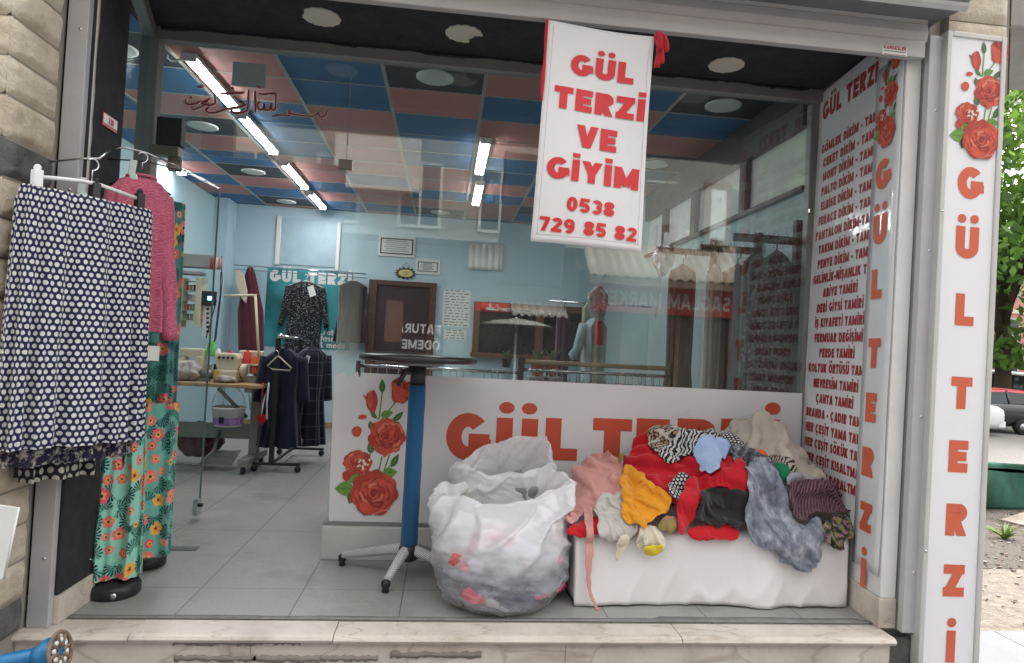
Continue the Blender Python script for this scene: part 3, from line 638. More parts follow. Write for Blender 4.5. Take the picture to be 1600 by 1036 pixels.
def rose_mesh():
    mb = MB(); rnd = random.Random(3); u = .00092; Z = [.001]
    def poly(P, mi):
        Z[0] += .000025; mb.add([((x-905)*u, (570-y)*u, Z[0]) for x, y in P], [tuple(range(len(P)))], mi)
    def blob(cx, cy, a, b, ang, mi, wob=.12):
        ph = rnd.uniform(0, 6); ca, sa = math.cos(ang), math.sin(ang); P = []
        for k in range(18):
            q = 2*math.pi*k/18; r = 1+wob*math.sin(3*q+ph)*.6+wob*.5*math.sin(5*q+ph*2); x, y = a*r*math.cos(q), b*r*math.sin(q); P.append((cx+x*ca-y*sa, cy+x*sa+y*ca))
        poly(P, mi)
    def leaf(x0, y0, x1, y1, wd, mi=4):
        P = []; dx, dy = x1-x0, y1-y0; L = math.hypot(dx, dy); nx, ny = -dy/L, dx/L
        for k in range(9): q = k/8; P.append((x0+dx*q+nx*wd*math.sin(math.pi*q**.8), y0+dy*q+ny*wd*math.sin(math.pi*q**.8)))
        for k in range(8, 0, -1): q = k/8; P.append((x0+dx*q-nx*wd*math.sin(math.pi*q**.8), y0+dy*q-ny*wd*math.sin(math.pi*q**.8)))
        poly(P, mi); poly([(x0, y0), (x0+dx*.5+nx*1.5, y0+dy*.5+ny*1.5), (x1, y1), (x0+dx*.5-nx*1.5, y0+dy*.5-ny*1.5)], 9-mi)
    def stem(x0, y0, x1, y1, wd=3):
        dx, dy = x1-x0, y1-y0; L = math.hypot(dx, dy); nx, ny = -dy/L*wd, dx/L*wd; poly([(x0+nx, y0+ny), (x1+nx, y1+ny), (x1-nx, y1-ny), (x0-nx, y0-ny)], 4)
    def head(cx, cy, r, sq=.95):
        for li, (rad, n, sz) in enumerate(((.62, 7, .48), (.5, 6, .44), (.36, 5, .36), (.24, 5, .27), (.13, 4, .2), (.05, 2, .13))):
            for k in range(n):
                a = 2*math.pi*(k+.5*li+.2*rnd.random())/n; x, y = cx+r*rad*math.cos(a), cy+r*rad*sq*math.sin(a)
                blob(x+math.cos(a)*2, y+math.sin(a)*2+2, r*sz*1.03, r*sz*.86, a+1.57, 2 if li > 1 else 1, .16)
                blob(x, y, r*sz, r*sz*.8, a+1.57, (0, 3, 0, 0, 1)[rnd.randint(0, 4)] if li < 5 else 2, .16)
    for s in ((925, 180, 925, 60), (930, 190, 985, 100), (920, 180, 890, 140), (950, 200, 990, 165), (905, 340, 912, 280), (950, 400, 955, 330), (965, 400, 1005, 350), (968, 400, 985, 320)): stem(*s)
    leaf(925, 72, 918, 14, 13, 5); leaf(985, 182, 1020, 138, 12, 5); leaf(998, 370, 1022, 312, 13, 5)
    leaf(930, 165, 980, 145, 16); leaf(915, 320, 895, 280, 14, 5); leaf(900, 225, 890, 190, 12, 5); leaf(860, 470, 783, 478, 30); leaf(870, 440, 838, 408, 26); leaf(862, 480, 848, 534, 20, 5); leaf(965, 400, 1026, 385, 22)
    blob(1002, 58, 44, 48, 0, 1); blob(985, 45, 24, 36, -.4, 0); blob(1025, 45, 22, 34, .5, 2); blob(1005, 75, 34, 30, 0, 0); poly([(958, 20), (985, 0), (1000, 40)], 2); poly([(1010, 30), (1048, 15), (1030, 60)], 1); poly([(1020, 75), (1054, 78), (1025, 95)], 2)
    blob(888, 110, 24, 46, -.15, 1); blob(880, 105, 12, 36, -.1, 0); poly([(865, 95), (846, 85), (872, 118)], 2); leaf(912, 178, 886, 150, 8, 5)
    blob(858, 178, 18, 10, -.2, 0, .05); blob(842, 239, 20, 22, .3, 0, .06)
    head(965, 245, 72); poly([(940, 300), (965, 334), (1000, 298)], 0)
    head(862, 362, 55, .75); poly([(800, 375), (815, 345), (840, 390)], 0); blob(825, 420, 18, 22, .3, 1)
    for k in range(16): blob(890+rnd.uniform(-26, 30), 372+rnd.uniform(-24, 24), 4.5, 4.5, 0, 6, .05)
    head(942, 478, 92); blob(920, 545, 36, 22, .5, 0)
    return mb
_rm = rose_mesh().build('rose_print', ROSEM, flip=False); ROSE = _rm.data; bpy.data.objects.remove(_rm)
def put_rose(parent, Mx, pa, pb, dz=.001, sx=1.):
    """map the print so that zoom points (905,0) and (905,570) land on pixels pa and pb"""
    a = loc2(*pa, Mx); b = loc2(*pb, Mx); s = math.hypot(a[0]-b[0], a[1]-b[1])/(570*.00092)
    o = bpy.data.objects.new('rose_print', ROSE); COL.objects.link(o)
    ang = math.atan2(-(a[0]-b[0]), a[1]-b[1])
    o.matrix_basis = Mx @ Matrix.Translation((b[0], b[1], dz)) @ Matrix.Rotation(ang, 4, 'Z') @ Matrix.Diagonal((s*sx, s, 1, 1))
    o.parent = parent; o.matrix_parent_inverse = Matrix.Translation(-parent.location); return o
def letters(parent, Mx, word, pos, hpx, t=.29, dz=0):
    for c, (px, py) in zip(word, pos):
        x, y = loc2(px, py, Mx); h = loc2(px, py-hpx/2, Mx)[1]-loc2(px, py+hpx/2, Mx)[1]; mb = MB(); text(mb, c, x, y-h/2, h, t, 1.05, .1, 'c', 0, .0015+dz); mb.build('letter', RED, parent, M=Mx)
# tall light box sign
SY = -.03; x0s, x1s = at(1458, 540, Y=SY-.012)[0], at(1552, 540, Y=SY-.012)[0]; ztop = at(1478, 46, Y=SY-.012)[2]; zbot = -.42
t = thing('light_box_sign', (3.45, SY, zbot), 'tall white light box sign with red vertical lettering and roses', 'sign')
fr = pbr('sign_frame_grey', (.55, .54, .52), .4, .2, .05, dirt=.12)
mb = MB(); LN = lambda m_: lean(m_, .0145, x0s, 1.1); mb.box(x0s+.02, x1s-.02, SY+.004, SY+.03, zbot+.02, ztop-.02); LN(mb); mb.build('back_box', fr, t)
mb = MB(); mb.box(x0s, x0s+.022, SY-.012, SY+.036, zbot, ztop); mb.box(x1s-.022, x1s, SY-.012, SY+.036, zbot, ztop); mb.box(x0s+.022, x1s-.022, SY-.011, SY+.036, ztop-.022, ztop); mb.box(x0s+.022, x1s-.022, SY-.011, SY+.036, zbot, zbot+.022); LN(mb); mb.build('frame', fr, t, .003)
SM = pbr('sign_face_white', (.80, .80, .82), .35, var=.02, vs=1.5, bump=.05, bs=5, bd=.02)
mb = MB(); mb.box(x0s+.023, x1s-.023, SY-.004, SY+.003, zbot+.022, ztop-.022); LN(mb); mb.build('sign_face', SM, t)
Ms = frame((x0s, SY-.004, 1.1), (1, 0, -.0145), (.0145, 0, 1))
letters(t, Ms, 'GÜLTERZİ', ((1516, 286), (1511, 379), (1507, 484), (1502, 614), (1497, 713), (1494, 812), (1490, 907), (1485, 1010)), 50)
put_rose(t, Ms, (1533, 60), (1518, 247))
mb = MB()
for py in (330, 860): mb.lathe([(.006, 0), (.005, -.003), (0, -.0035)], (x0s+.011, SY-.012, at(1462, py, Y=SY)[2]), 8, ax='y', caps=False)
LN(mb); mb.build('screw', STEEL, t)
# price list board on the right reveal
pa, pb = np.array((3.3340, .805)), np.array((3.2555, .04)); dr = (pb-pa)/np.linalg.norm(pb-pa); nrm2 = np.array((dr[1], -dr[0]))  # nrm2 faces -X
Mp = frame((pa[0]+nrm2[0]*.004, pa[1]+nrm2[1]*.004, .0), (dr[0], dr[1], 0), (.015, 0, 1)); Lb = np.linalg.norm(pb-pa)
t = thing('price_list_board', (3.3, .45, 1.3), 'glossy white price list board with red rows of tailoring services', 'sign')
BRD = pbr('glossy_board', (.68, .685, .70), .10, var=.03, vs=2, bump=.10, bs=6, bd=.03)
mb = MB(); mb.box(.005, Lb-.02, .2, 2.585, -.003, .003); mb.build('board', BRD, t, M=Mp)
rows = ['GÖMLEK DİKİM - TAMİRİ', 'CEKET DİKİM - TAMİRİ', 'MONT DİKİM - TAMİRİ', 'PALTO DİKİM - TAMİRİ', 'ELBİSE DİKİM - TAMİRİ', 'FERACE DİKİM - TAMİRİ', 'PANTALON DİKİM-TAMİRİ', 'TAKIM DİKİM - TAMİRİ', 'PENYE DİKİM - TAMİRİ', 'GELİNLİK-NİŞANLIK TAMİRİ', 'ABİYE TAMİRİ', 'DERİ GİYSİ TAMİRİ', 'İŞ KIYAFETİ TAMİRİ', 'FERMUAR DEĞİŞİMİ', 'PERDE TAMİRİ', 'KOLTUK ÖRTÜSÜ TAMİRİ', 'NEVRESİM TAMİRİ', 'ÇANTA TAMİRİ', 'BRANDA - ÇADIR TAMİRİ', 'HER ÇEŞİT YAMA TAMİRİ', 'HER ÇEŞİT SÖKÜK TAMİRİ', 'HER ÇEŞİT KISALTMA', 'HER ÇEŞİT DARALTMA']
y0 = loc2(1302, 231, Mp)[1]; y17 = loc2(1305, 634, Mp)[1]; l17 = loc2(1276, 625, Mp)[0]; r17 = loc2(1335, 625, Mp)[0]; hr = .0475
xs17 = (r17-l17)/(hr*natw(rows[17], .29, .09)); cx17 = (l17+r17)/2; dk = pbr('list_red', (.33, .025, .03), .5, var=.05)
for i, s in enumerate(rows):
    mb = MB()
    xs = xs17; x = cx17+(.03 if i < 9 else 0)
    xl = x-natw(s, .29, .09)*hr*xs/2
    if xl < .02: x += .02-xl
    text(mb, s, x, y0+(y17-y0)*i/17, hr, .29, xs, .09, 'c', 0, .0042, False); mb.build('text_line', dk, t, M=Mp)
mb = MB(); yt = loc2(1286, 190, Mp)[1]; xl, xr = loc2(1286, 190, Mp)[0], loc2(1366, 147, Mp)[0]; s = 'GÜL TERZİ'; xs = (xr-xl)/(.1*natw('GÜL TERZ', .27, .09)); text(mb, s, xl, yt, .1, .27, xs, .09, 'l', 0, .0042)
mb.build('lettering', dk, t, M=Mp)
mb = MB(); 
for px, py in ((1283, 148), (1333, 113)): x, y = loc2(px, py, Mp); mb.add([(x+p[0], y+p[1], .0045) for p in disc(0, 0, .006)], [tuple(range(14))])
mb.build('nail', BLK, t, M=Mp)
# vertical vinyl over the near part
xo = loc2(1373, 118, Mp)[0]; t = thing('vinyl_strip', (3.27, .1, 1.3), 'white vertical vinyl strip with red letters over the price list', 'sign')
mb = MB(); nz = 40; zz = np.linspace(.21, 2.47, nz); xx = np.linspace(xo, Lb-.002, 6)
mb.grid([[(x, z, .0065+.002*math.sin(z*9+x*8)*((x-xo)/(Lb-xo)-.3)) for x in xx] for z in zz]); mb.build('vinyl', BRD, t, M=Mp, solid=.001)
letters(t, Mp, 'GÜLTERZİ', ((1383, 272), (1378, 358), (1373, 444), (1369, 552), (1364, 637), (1359, 722), (1356, 808), (1352, 895)), 46, .3, .009)
put_rose(t, Mp, (1391, 90), (1384, 232), .0095, .92)
# shutter sticker
t = thing('sticker', at(1398, 80, Y=-.015), 'small white sticker with dark red lettering on the shutter bottom bar', 'sticker')
a = at(1379, 69, Y=-.0152); b = at(1417, 91, Y=-.0152); mb = MB(); mb.box(a[0], b[0], -.0156, -.0145, b[2]+.006, a[2]-.004); mb.build('backing', PAPER, t)
Mk = frame((a[0], -.0157, b[2]), (1, 0, 0), (0, 0, 1)); wd = b[0]-a[0]; hh = a[2]-b[2]
mb = MB(); s = 'KARDEŞLER'; hl = hh*.28; text(mb, s, wd/2, hh*.62, hl, .22, wd*.92/(hl*natw(s, .22, .1)), .1, 'c'); mb.box(wd*.06, wd*.94, hh*.15, hh*.2, .001, .0015); mb.build('lettering', dk, t, M=Mk)
mb = MB(); mb.box(wd*.06, wd*.94, hh*.42, hh*.5, .001, .0015); mb.build('ink_line', INK, t, M=Mk)
# hanging banner
def bw(x, z): return .012*math.sin((x-1.7)*9+z*2.2)+.006*math.sin(z*7+x*3)-.018*(2.39-z)
c4 = [at(*q, Y=-.045) for q in ((857, 33), (1022, 58), (1000, 395), (828, 378))]
Mb = frame(c4[0], c4[1]-c4[0], (0, 0, 1)); t = thing('hanging_banner', c4[0], 'white fabric banner with red lettering and phone number hanging from the shutter', 'banner')
BAN = pbr('banner_white', (.70, .69, .69), .55, var=.03, vs=3, bump=.1, bs=8, bd=.02, uv=False)
def warp(mb, off=0):
    for i, v in enumerate(mb.v):
        p = Mb @ Vector(v); mb.v[i] = (p.x, p.y+bw(p.x, p.z), p.z)
    return mb
def cpt(u, v): return (1-u)*(1-v)*c4[0]+u*(1-v)*c4[1]+u*v*c4[2]+(1-u)*v*c4[3]
mb = MB(); mb.grid([[cpt(u, v)+np.array((0, bw(cpt(u, v)[0], cpt(u, v)[2]), 0)) for u in np.linspace(0, 1, 24)] for v in np.linspace(0, 1, 46)]); mb.build('fabric', BAN, t, solid=.0015)
for s, l, r, h in (('GÜL', (890, 117.5), (990, 130), 32), ('TERZİ', (863, 170), (1007, 188.5), 34), ('VE', (898, 231), (962, 239), 34), ('GİYİM', (851, 280), (996, 299), 33), ('0538', (882, 332), (957, 340.5), 21.5), ('729 85 82', (840, 361), (992, 380), 21.5)):
    mb = MB(); fit_text(mb, Mb, s, l, r, h*1.04, .235 if s[0] in '07' else .28, .10, 0, .0035, False); warp(mb).build('text_line', RED2, t)
mb = MB()
def seam(u0, v0, u1, v1):
    P = [cpt(u0+(u1-u0)*k/30, v0+(v1-v0)*k/30) for k in range(31)]; mb.tube([p+np.array((0, bw(p[0], p[2])-.001, 0)) for p in P], .0009, 4)
seam(.05, .02, .05, .97); seam(.03, .965, .98, .965); seam(.96, .05, .965, .97); mb.build('stitching', pbr('stitch_grey', (.45, .43, .43), .8), t)
rb = cloth('red_ribbon_cloth', (.45, .012, .025))
def ribbon(mb, P, wv, tw=0):
    A = []; n = 4*(len(P)-1)
    for k in range(n+1):
        s_ = k/4; i = min(int(s_), len(P)-2); f_ = s_-i; p = np.array(P[i])*(1-f_)+np.array(P[i+1])*f_; w0 = np.array(wv)*(.8+.25*math.sin(k*.9+tw)); A.append([p-w0, p+w0*.0+np.array((0, -.004, 0)), p+w0])
    mb.grid(A)
mb = MB(); q0 = at(856, 30, Y=-.05); q1 = at(846, 158, Y=-.06); ribbon(mb, [q0, q0*.66+q1*.34, q0*.33+q1*.67, q1], (.009, .004, 0)); tag(mb.build('ribbon', rb, solid=.002), 'long red ribbon hanging down the left edge of the banner', 'ribbon')
mb = MB()
for i, (px, py, qx, qy) in enumerate(((1026, 52, 1026, 106), (1031, 52, 1033, 100), (1037, 54, 1040, 82), (1028, 50, 1030, 78))):
    a = at(px, py, Y=-.05-.006*i); b = at(qx, qy, Y=-.06-.006*i); ribbon(mb, [a, a*.6+b*.4+(.004, -.01, 0), b], (.011, -.006, 0), i)
p = at(1031, 55, Y=-.055); mb.lathe([(0, -.014), (.014, -.008), (.017, 0), (.012, .01), (0, .014)], p, 12); tag(mb.build('ribbon', rb, solid=.002), 'short knotted red ribbon bunch at the right edge of the banner', 'ribbon')
# vinyl on the shop window
t = thing('window_vinyl', (2.07, D, .56), 'white vinyl panel with red lettering and roses across the lower shop window', 'sign')
vt = .938; vb = .185; x0v = at(514, 700, Y=D)[0]-.0
pts = [(x0v+.02, vb), (W-.006, vb), (W-.006, vt-.005), (x0v+.14, vt-.003), (x0v+.137, vt-.025), (x0v+.128, vt-.022), (x0v+.12, vt+.002), (x0v+.07, vt-.03), (x0v+.045, vt-.005), (x0v+.005, vt-.03)]
WV = pbr('window_vinyl_white', (.67, .67, .68), .30, var=.05, vs=1.2, bump=.1, bs=5, bd=.02)
mb = MB(); mb.prism([(x, D-.0012, z) for x, z in pts], (0, .0045, 0)); mb.build('vinyl', WV, t)
Mw = frame((x0v, D-.0012, vb), (1, 0, 0), (0, 0, 1))
WR = pbr('window_red', (.52, .075, .035), .5, var=.05)
for c, xl, xr, hp_ in (('G', 695, 763, 74), ('Ü', 773, 838, 66), ('L', 850, 901, 66), ('T', 924, 985, 66), ('E', 992, 1044, 66), ('R', 1056, 1116, 66), ('Z', 1124, 1182, 66), ('İ', 1192, 1216, 66)): mb = MB(); fit_text(mb, Mw, c, (xl, 716+xl*.004), (xr, 716+xr*.004), hp_, .29, .16); mb.build('letter', WR, t, M=Mw)
put_rose(t, Mw, (593, 586), (566, 803))
# ================================================================== BENCH UNDER VINYL SHEET
BX0, BX1, BF, BZ = 1.985, 3.245, .25, .315
wv = pbr('white_pvc_sheet', (.80, .785, .78), .33, var=.03, vs=2); k_ = NT('crease'); _t = wv.node_tree; _c = _t.nodes.new('ShaderNodeTexCoord'); _n = _t.nodes.new('ShaderNodeTexNoise'); _n.noise_type = 'RIDGED_MULTIFRACTAL'; _n.inputs['Scale'].default_value = 2.6; _n.inputs['Detail'].default_value = 3; _n.inputs['Distortion'].default_value = .7; _b = _t.nodes.new('ShaderNodeBump'); _b.inputs['Strength'].default_value = .35; _b.inputs['Distance'].default_value = .02; _t.links.new(_c.outputs['Object'], _n.inputs[0]); _t.links.new(_n.outputs[0], _b.inputs['Height']); _t.links.new(_b.outputs[0], _t.nodes['Principled BSDF'].inputs['Normal']); bpy.data.materials.remove(k_.m)
t = thing('covered_box', (2.6, .5, 0), 'low display box wrapped in a white plastic sheet by the price list', 'box')
mb = MB(); mb.box(BX0+.03, BX1-.01, BF+.03, .775, .0, BZ-.012); mb.build('box', pbr('carton', (.3, .2, .12), .8), t)
n = 150; X = np.linspace(BX0, BX1, n); mb = MB(); prof = [(.77, BZ), (.6, BZ+.004), (.4, BZ+.006), (BF+.02, BZ+.002), (BF, BZ-.012)]+[(BF-.004, BZ-.02-k*(BZ-.02)/17) for k in range(1, 18)]
Pg = []; Ug = []
for i, (y, z) in enumerate(prof):
    row = []; ur = []
    for x in X:
        k = max(0, (i-4)/17); u = (x-BX0)/(BX1-BX0); zb = .005+.004*math.sin(u*9)**2
        dent = .022*max(0, 1-abs(u-.63)/.08)*math.sin(u*60)*.25+max(0, 1-abs(u-.68)/.13)*k*k*.022-.012*k*max(0, 1-abs(u-.76)/.07)
        fold = .010*math.sin(u*9+1)*k+.013*float(fbm(np.float64(u*9), np.float64(z*4), 5))*k
        yy = y-dent-fold-.012*k*(1-u)**3-.012*k*(1-abs(2*float(vn(np.float64(u*7+z*3), np.float64(z*5-u*9), 8))-1))**3; zz = z if i < 5 else BZ-.02-(BZ-.02-zb)*k*1.0
        tear = 0; xx = x+(.0 if u > .02 else 0)
        row.append((xx, yy+tear*.3, zz+tear)); ur.append((x, z))
    Pg.append(row); Ug.append(ur)
mb.grid(Pg, Ug); sd = []
for y in np.linspace(.77, BF-.004, 14): sd.append([(BX0+.001-.004*math.sin(y*20)*k_, y-.012*k_*(y < .3), BZ-.01-(BZ-.03)*k_) for k_ in np.linspace(0, 1, 10)])
mb.grid(sd); mb.build('plastic_sheet', wv, t, solid=.0015)
# ---------------------------------------------------------------- heap of clothes
hp = [(880, 745), (905, 728), (940, 716), (980, 706), (1010, 690), (1045, 676), (1080, 672), (1120, 680), (1150, 668), (1190, 650), (1215, 662), (1245, 694), (1275, 730), (1300, 762), (1340, 790)]
hq = np.array([at(x, y, Y=.66) for x, y in hp])
NX, NA, AS, AM = 240, 260, .62, 1.02
XS = np.linspace(1.86, 3.34, NX); AA = np.linspace(0, AM, NA)
zt = np.interp(XS, hq[:, 0], hq[:, 2]-.03); BASEP = np.zeros((NX, NA, 3))
for j, a in enumerate(AA):
    if a < AS:
        s_ = a/AS; BASEP[:, j, 1] = .73-.49*s_; BASEP[:, j, 2] = BZ+.012+(zt-BZ-.012)*(1-s_**1.7)
    else: BASEP[:, j, 1] = .232-.11*(a-AS); BASEP[:, j, 2] = BZ+.012-(a-AS)
    BASEP[:, j, 0] = XS
kz = np.hanning(25); kz /= kz.sum()
for c in (1, 2):
    pad = np.pad(BASEP[:, :, c], ((0, 0), (12, 12)), mode='reflect', reflect_type='odd'); BASEP[:, :, c] = np.apply_along_axis(lambda v: np.convolve(v, kz, 'valid'), 1, pad)
gx = np.gradient(BASEP, axis=0); ga = np.gradient(BASEP, axis=1); NRM = np.cross(ga, gx); NRM /= np.linalg.norm(NRM, axis=2, keepdims=True)
if NRM[NX//2, NA//3, 2] < 0: NRM = -NRM
HT = .02*(fbm(XS[:, None]*7+0*AA, AA[None]*7+0*XS[:, None], 3)+.3)
PIX = proj(BASEP+NRM*.03)
def pix2heap(px, py):
    d = (PIX[:, :, 0]-px)**2+(PIX[:, :, 1]-py)**2; i, j = np.unravel_index(np.argmin(d), d.shape); return XS[i], AA[j]
def bil(T, X_, A_):
    u = np.clip((X_-XS[0])/(XS[1]-XS[0]), 0, NX-1.001); v = np.clip(A_/(AA[1]-AA[0]), 0, NA-1.001); i, j = u.astype(int), v.astype(int); fu, fv = u-i, v-j
    if T.ndim == 3: fu, fv = fu[..., None], fv[..., None]
    return (T[i, j]*(1-fu)+T[i+1, j]*fu)*(1-fv)+(T[i, j+1]*(1-fu)+T[i+1, j+1]*fu)*fv
def blur(T, k=7):
    q = np.hanning(k+2)[1:-1]; q /= q.sum(); h = k//2
    for ax in (0, 1): T = np.apply_along_axis(lambda v: np.convolve(np.pad(v, h, mode='edge'), q, 'valid'), ax, T)
    return T
def chaikin(P, it=2):
    for _ in range(it): Q = np.roll(P, -1, 0); P = np.stack([.75*P+.25*Q, .25*P+.75*Q], 1).reshape(-1, 2)
    return P
def ridge(X_, A_, ang, sc, seed):
    ca, sa = math.cos(ang), math.sin(ang); p, q = X_*ca+A_*sa, -X_*sa+A_*ca
    wx = fbm(p*5, q*5, seed, 3)*.10; wy = fbm(p*5+9, q*5, seed+4, 3)*.10
    def nz(a, b, s): return 1-np.abs(2*np.clip((vn(a, b, s)-.5)*1.5+.5, 0, 1)-1)
    r1 = nz((p+wx)*sc*.40, (q+wy)*sc*1.25, seed); r2 = nz((p+wy)*sc*1.0+q*sc*.5, (q+wx)*sc*2.3, seed+7); r3 = nz((p+wy)*sc*2.2, (q+wx)*sc*4.5-p*sc, seed+11)
    return .60*r1**2.2+.30*r2**2.2+.07*r3**2
def dil(T, k=1):
    for ax in (0, 1): T = np.maximum(T, np.maximum(np.roll(T, 1, ax), np.roll(T, -1, ax)))
    return T if k == 1 else dil(T, k-1)
def inside(P, Q):
    x, y = Q[:, 0], Q[:, 1]; r = np.zeros(len(Q), bool)
    for (x0, y0), (x1, y1) in zip(P, np.roll(P, -1, 0)):
        if y0 != y1: r ^= ((y0 > y) != (y1 > y)) & (x < (x1-x0)*(y-y0)/(y1-y0)+x0)
    return r
def garment(name, zpoly, mat, label, th=.03, amp=.03, ang=1.2, sc=11, seed=0, cat='garment', nr=0, wob=1, d=None):
    """a cloth cut to the outline, with slack, relaxed onto the heap (position based dynamics in heap coordinates)"""
    global HT
    rs = np.random.RandomState(seed+100)
    B = np.array([pix2heap(*p) for p in chaikin(np.array([(860+x*.3475, 620+y*.3475) for x, y in zpoly], float), 2)])
    L = np.r_[0, np.cumsum(np.linalg.norm(np.diff(np.vstack([B, B[:1]]), axis=0), axis=1))]; s_ = np.linspace(0, L[-1], 240, endpoint=False); Bc = np.vstack([B, B[:1]]); B = np.stack([np.interp(s_, L, Bc[:, k]) for k in (0, 1)], 1)
    for _ in range(3): B = (np.roll(B, 1, 0)+2*B+np.roll(B, -1, 0))/4
    c = B.mean(0); w_ = fbm(s_*22+seed*7.3, s_*0+seed, seed, 3); w_ = w_-np.linspace(w_[0], w_[-1], len(w_)); nb_ = np.stack([np.roll(B, -1, 0)[:, 1]-np.roll(B, 1, 0)[:, 1], -(np.roll(B, -1, 0)[:, 0]-np.roll(B, 1, 0)[:, 0])], 1); nb_ /= np.linalg.norm(nb_, axis=1, keepdims=True)+1e-9
    if wob: B = B+nb_*(w_*.035)[:, None]
    area = abs(np.sum(B[:, 0]*np.roll(B[:, 1], -1)-np.roll(B[:, 0], -1)*B[:, 1]))/2
    d = d or float(np.clip(math.sqrt(area/2200), .0042, .0085)); ca, sa = math.cos(ang), math.sin(ang); Rm = np.array([[ca, sa], [-sa, ca]]); loc = (B-c)@Rm.T; i0, i1 = np.floor(loc.min(0)/d).astype(int)-1, np.ceil(loc.max(0)/d).astype(int)+1
    I, J = np.meshgrid(np.arange(i0[0], i1[0]+1), np.arange(i0[1], i1[1]+1), indexing='ij'); Q = np.stack([I, J], -1)*d; ins = inside(loc, Q.reshape(-1, 2)).reshape(I.shape)
    cell = ins[:-1, :-1] & ins[1:, :-1] & ins[:-1, 1:] & ins[1:, 1:]; used = np.zeros_like(ins); cnt = np.zeros(ins.shape, int)
    for a, b in ((0, 0), (1, 0), (0, 1), (1, 1)): used[a:a+cell.shape[0], b:b+cell.shape[1]] |= cell; cnt[a:a+cell.shape[0], b:b+cell.shape[1]] += cell
    idx = -np.ones(ins.shape, int); idx[used] = np.arange(used.sum()); q2 = Q[used]; bd = cnt[used] < 4
    dd = np.linalg.norm(q2[bd][:, None]-loc[None], axis=2); k = dd.argmin(1); near = dd.min(1) < 1.7*d; t = q2[bd]; t[near] = loc[k[near]]; q2[bd] = t
    ci, cj = np.nonzero(cell); F = np.stack([idx[ci, cj], idx[ci+1, cj], idx[ci+1, cj+1], idx[ci, cj+1]], 1)
    E = []
    for di, dj, kk_ in ((1, 0, 1.), (0, 1, 1.), (1, 1, .6), (1, -1, .6), (2, 0, .24), (0, 2, .24), (4, 0, .12), (0, 4, .12), (8, 0, .02), (0, 8, .02)):
        A0 = idx[:idx.shape[0]-di, max(0, -dj):idx.shape[1]-max(0, dj)]; A1 = idx[di:, max(0, dj):idx.shape[1]-max(0, -dj)]; m = (A0 >= 0) & (A1 >= 0); E.append(np.stack([A0[m], A1[m], np.full(m.sum(), kk_)], 1))
    E = np.vstack(E); ei, ej, ek = E[:, 0].astype(int), E[:, 1].astype(int), E[:, 2]
    sl = .16+6.5*amp if wob else .02; st = np.array([1.0+.25*sl, 1.0+sl]); rest = np.linalg.norm((q2[ei]-q2[ej])*st, axis=1)       # slack across the fold direction
    slv = 1+.35*fbm(q2[:, 0]*9+seed, q2[:, 1]*9, seed+3, 2); rest *= (slv[ei]+slv[ej])/2
    HB = blur(dil(HT, 2), 5); W2 = q2@Rm+c; eb = np.min(np.linalg.norm(q2[:, None]-loc[None, ::2], axis=2), 1); dome = np.sqrt(np.clip(1-(1-np.clip(eb/.05, 0, 1))**2, 0, 1)); lift = th*.7*dome*np.clip(.55+2.2*fbm(W2[:, 0]*11+seed*3, W2[:, 1]*11, seed+8, 2), 0, 1.3) if wob else 0*eb; X_ = np.c_[W2, bil(HB, W2[:, 0], W2[:, 1])+.006]
    X_[:, 2] += lift+(.045 if wob else .008)*(ridge(W2[:, 0], W2[:, 1], ang, 8.5, seed))+.003*rs.rand(len(X_)); home = X_[:, :2].copy(); Pv = X_.copy(); n = len(X_); deg = np.bincount(ei, ek, n)+np.bincount(ej, ek, n)
    for it in range(85):
        V_ = (X_-Pv)*.86; Pv = X_.copy(); X_ = X_+V_; X_[:, 2] -= .00030
        for _ in range(3):
            D_ = X_[ej]-X_[ei]; Ln = np.sqrt((D_*D_).sum(1))+1e-9; cr = D_*(((Ln-rest)/Ln*ek)*.5)[:, None]
            for ax in range(3): X_[:, ax] += (np.bincount(ei, cr[:, ax], n)-np.bincount(ej, cr[:, ax], n))/np.maximum(1., deg*.36)
            X_[:, :2] += (home-X_[:, :2])*np.where(bd, .35, .012)[:, None]
            fl = bil(HB, X_[:, 0], X_[:, 1])+.0035; X_[:, 2] = np.clip(X_[:, 2], fl+lift, fl+lift+.065)
    P3 = bil(BASEP, X_[:, 0], X_[:, 1])+bil(NRM, X_[:, 0], X_[:, 1])*X_[:, 2:3]; mb = MB(); mb.add(P3, F.tolist(), 0, q2*st, True); o = mb.build(name, mat, solid=.0028)
    m_ = o.modifiers.new('sub', 'SUBSURF'); m_.levels = m_.render_levels = 1; tag(o, label, cat, 'clothes heaped on the covered box')
    S_ = np.vstack([X_]+[(X_[F[:, a]]+X_[F[:, b]])/2 for a, b in ((0, 1), (1, 2), (2, 3), (3, 0), (0, 2))]); u = np.clip(np.rint((S_[:, 0]-XS[0])/(XS[1]-XS[0])).astype(int), 0, NX-1); v = np.clip(np.rint(S_[:, 1]/(AA[1]-AA[0])).astype(int), 0, NA-1); T = np.zeros_like(HT); np.maximum.at(T, (u, v), S_[:, 2]+.0015); HT = np.maximum(HT, T); Tz = dil(T); HT = np.where(T > 0, HT, np.maximum(HT, Tz*(dil(-(-T)) > 0)*.999)); return o
C = cloth
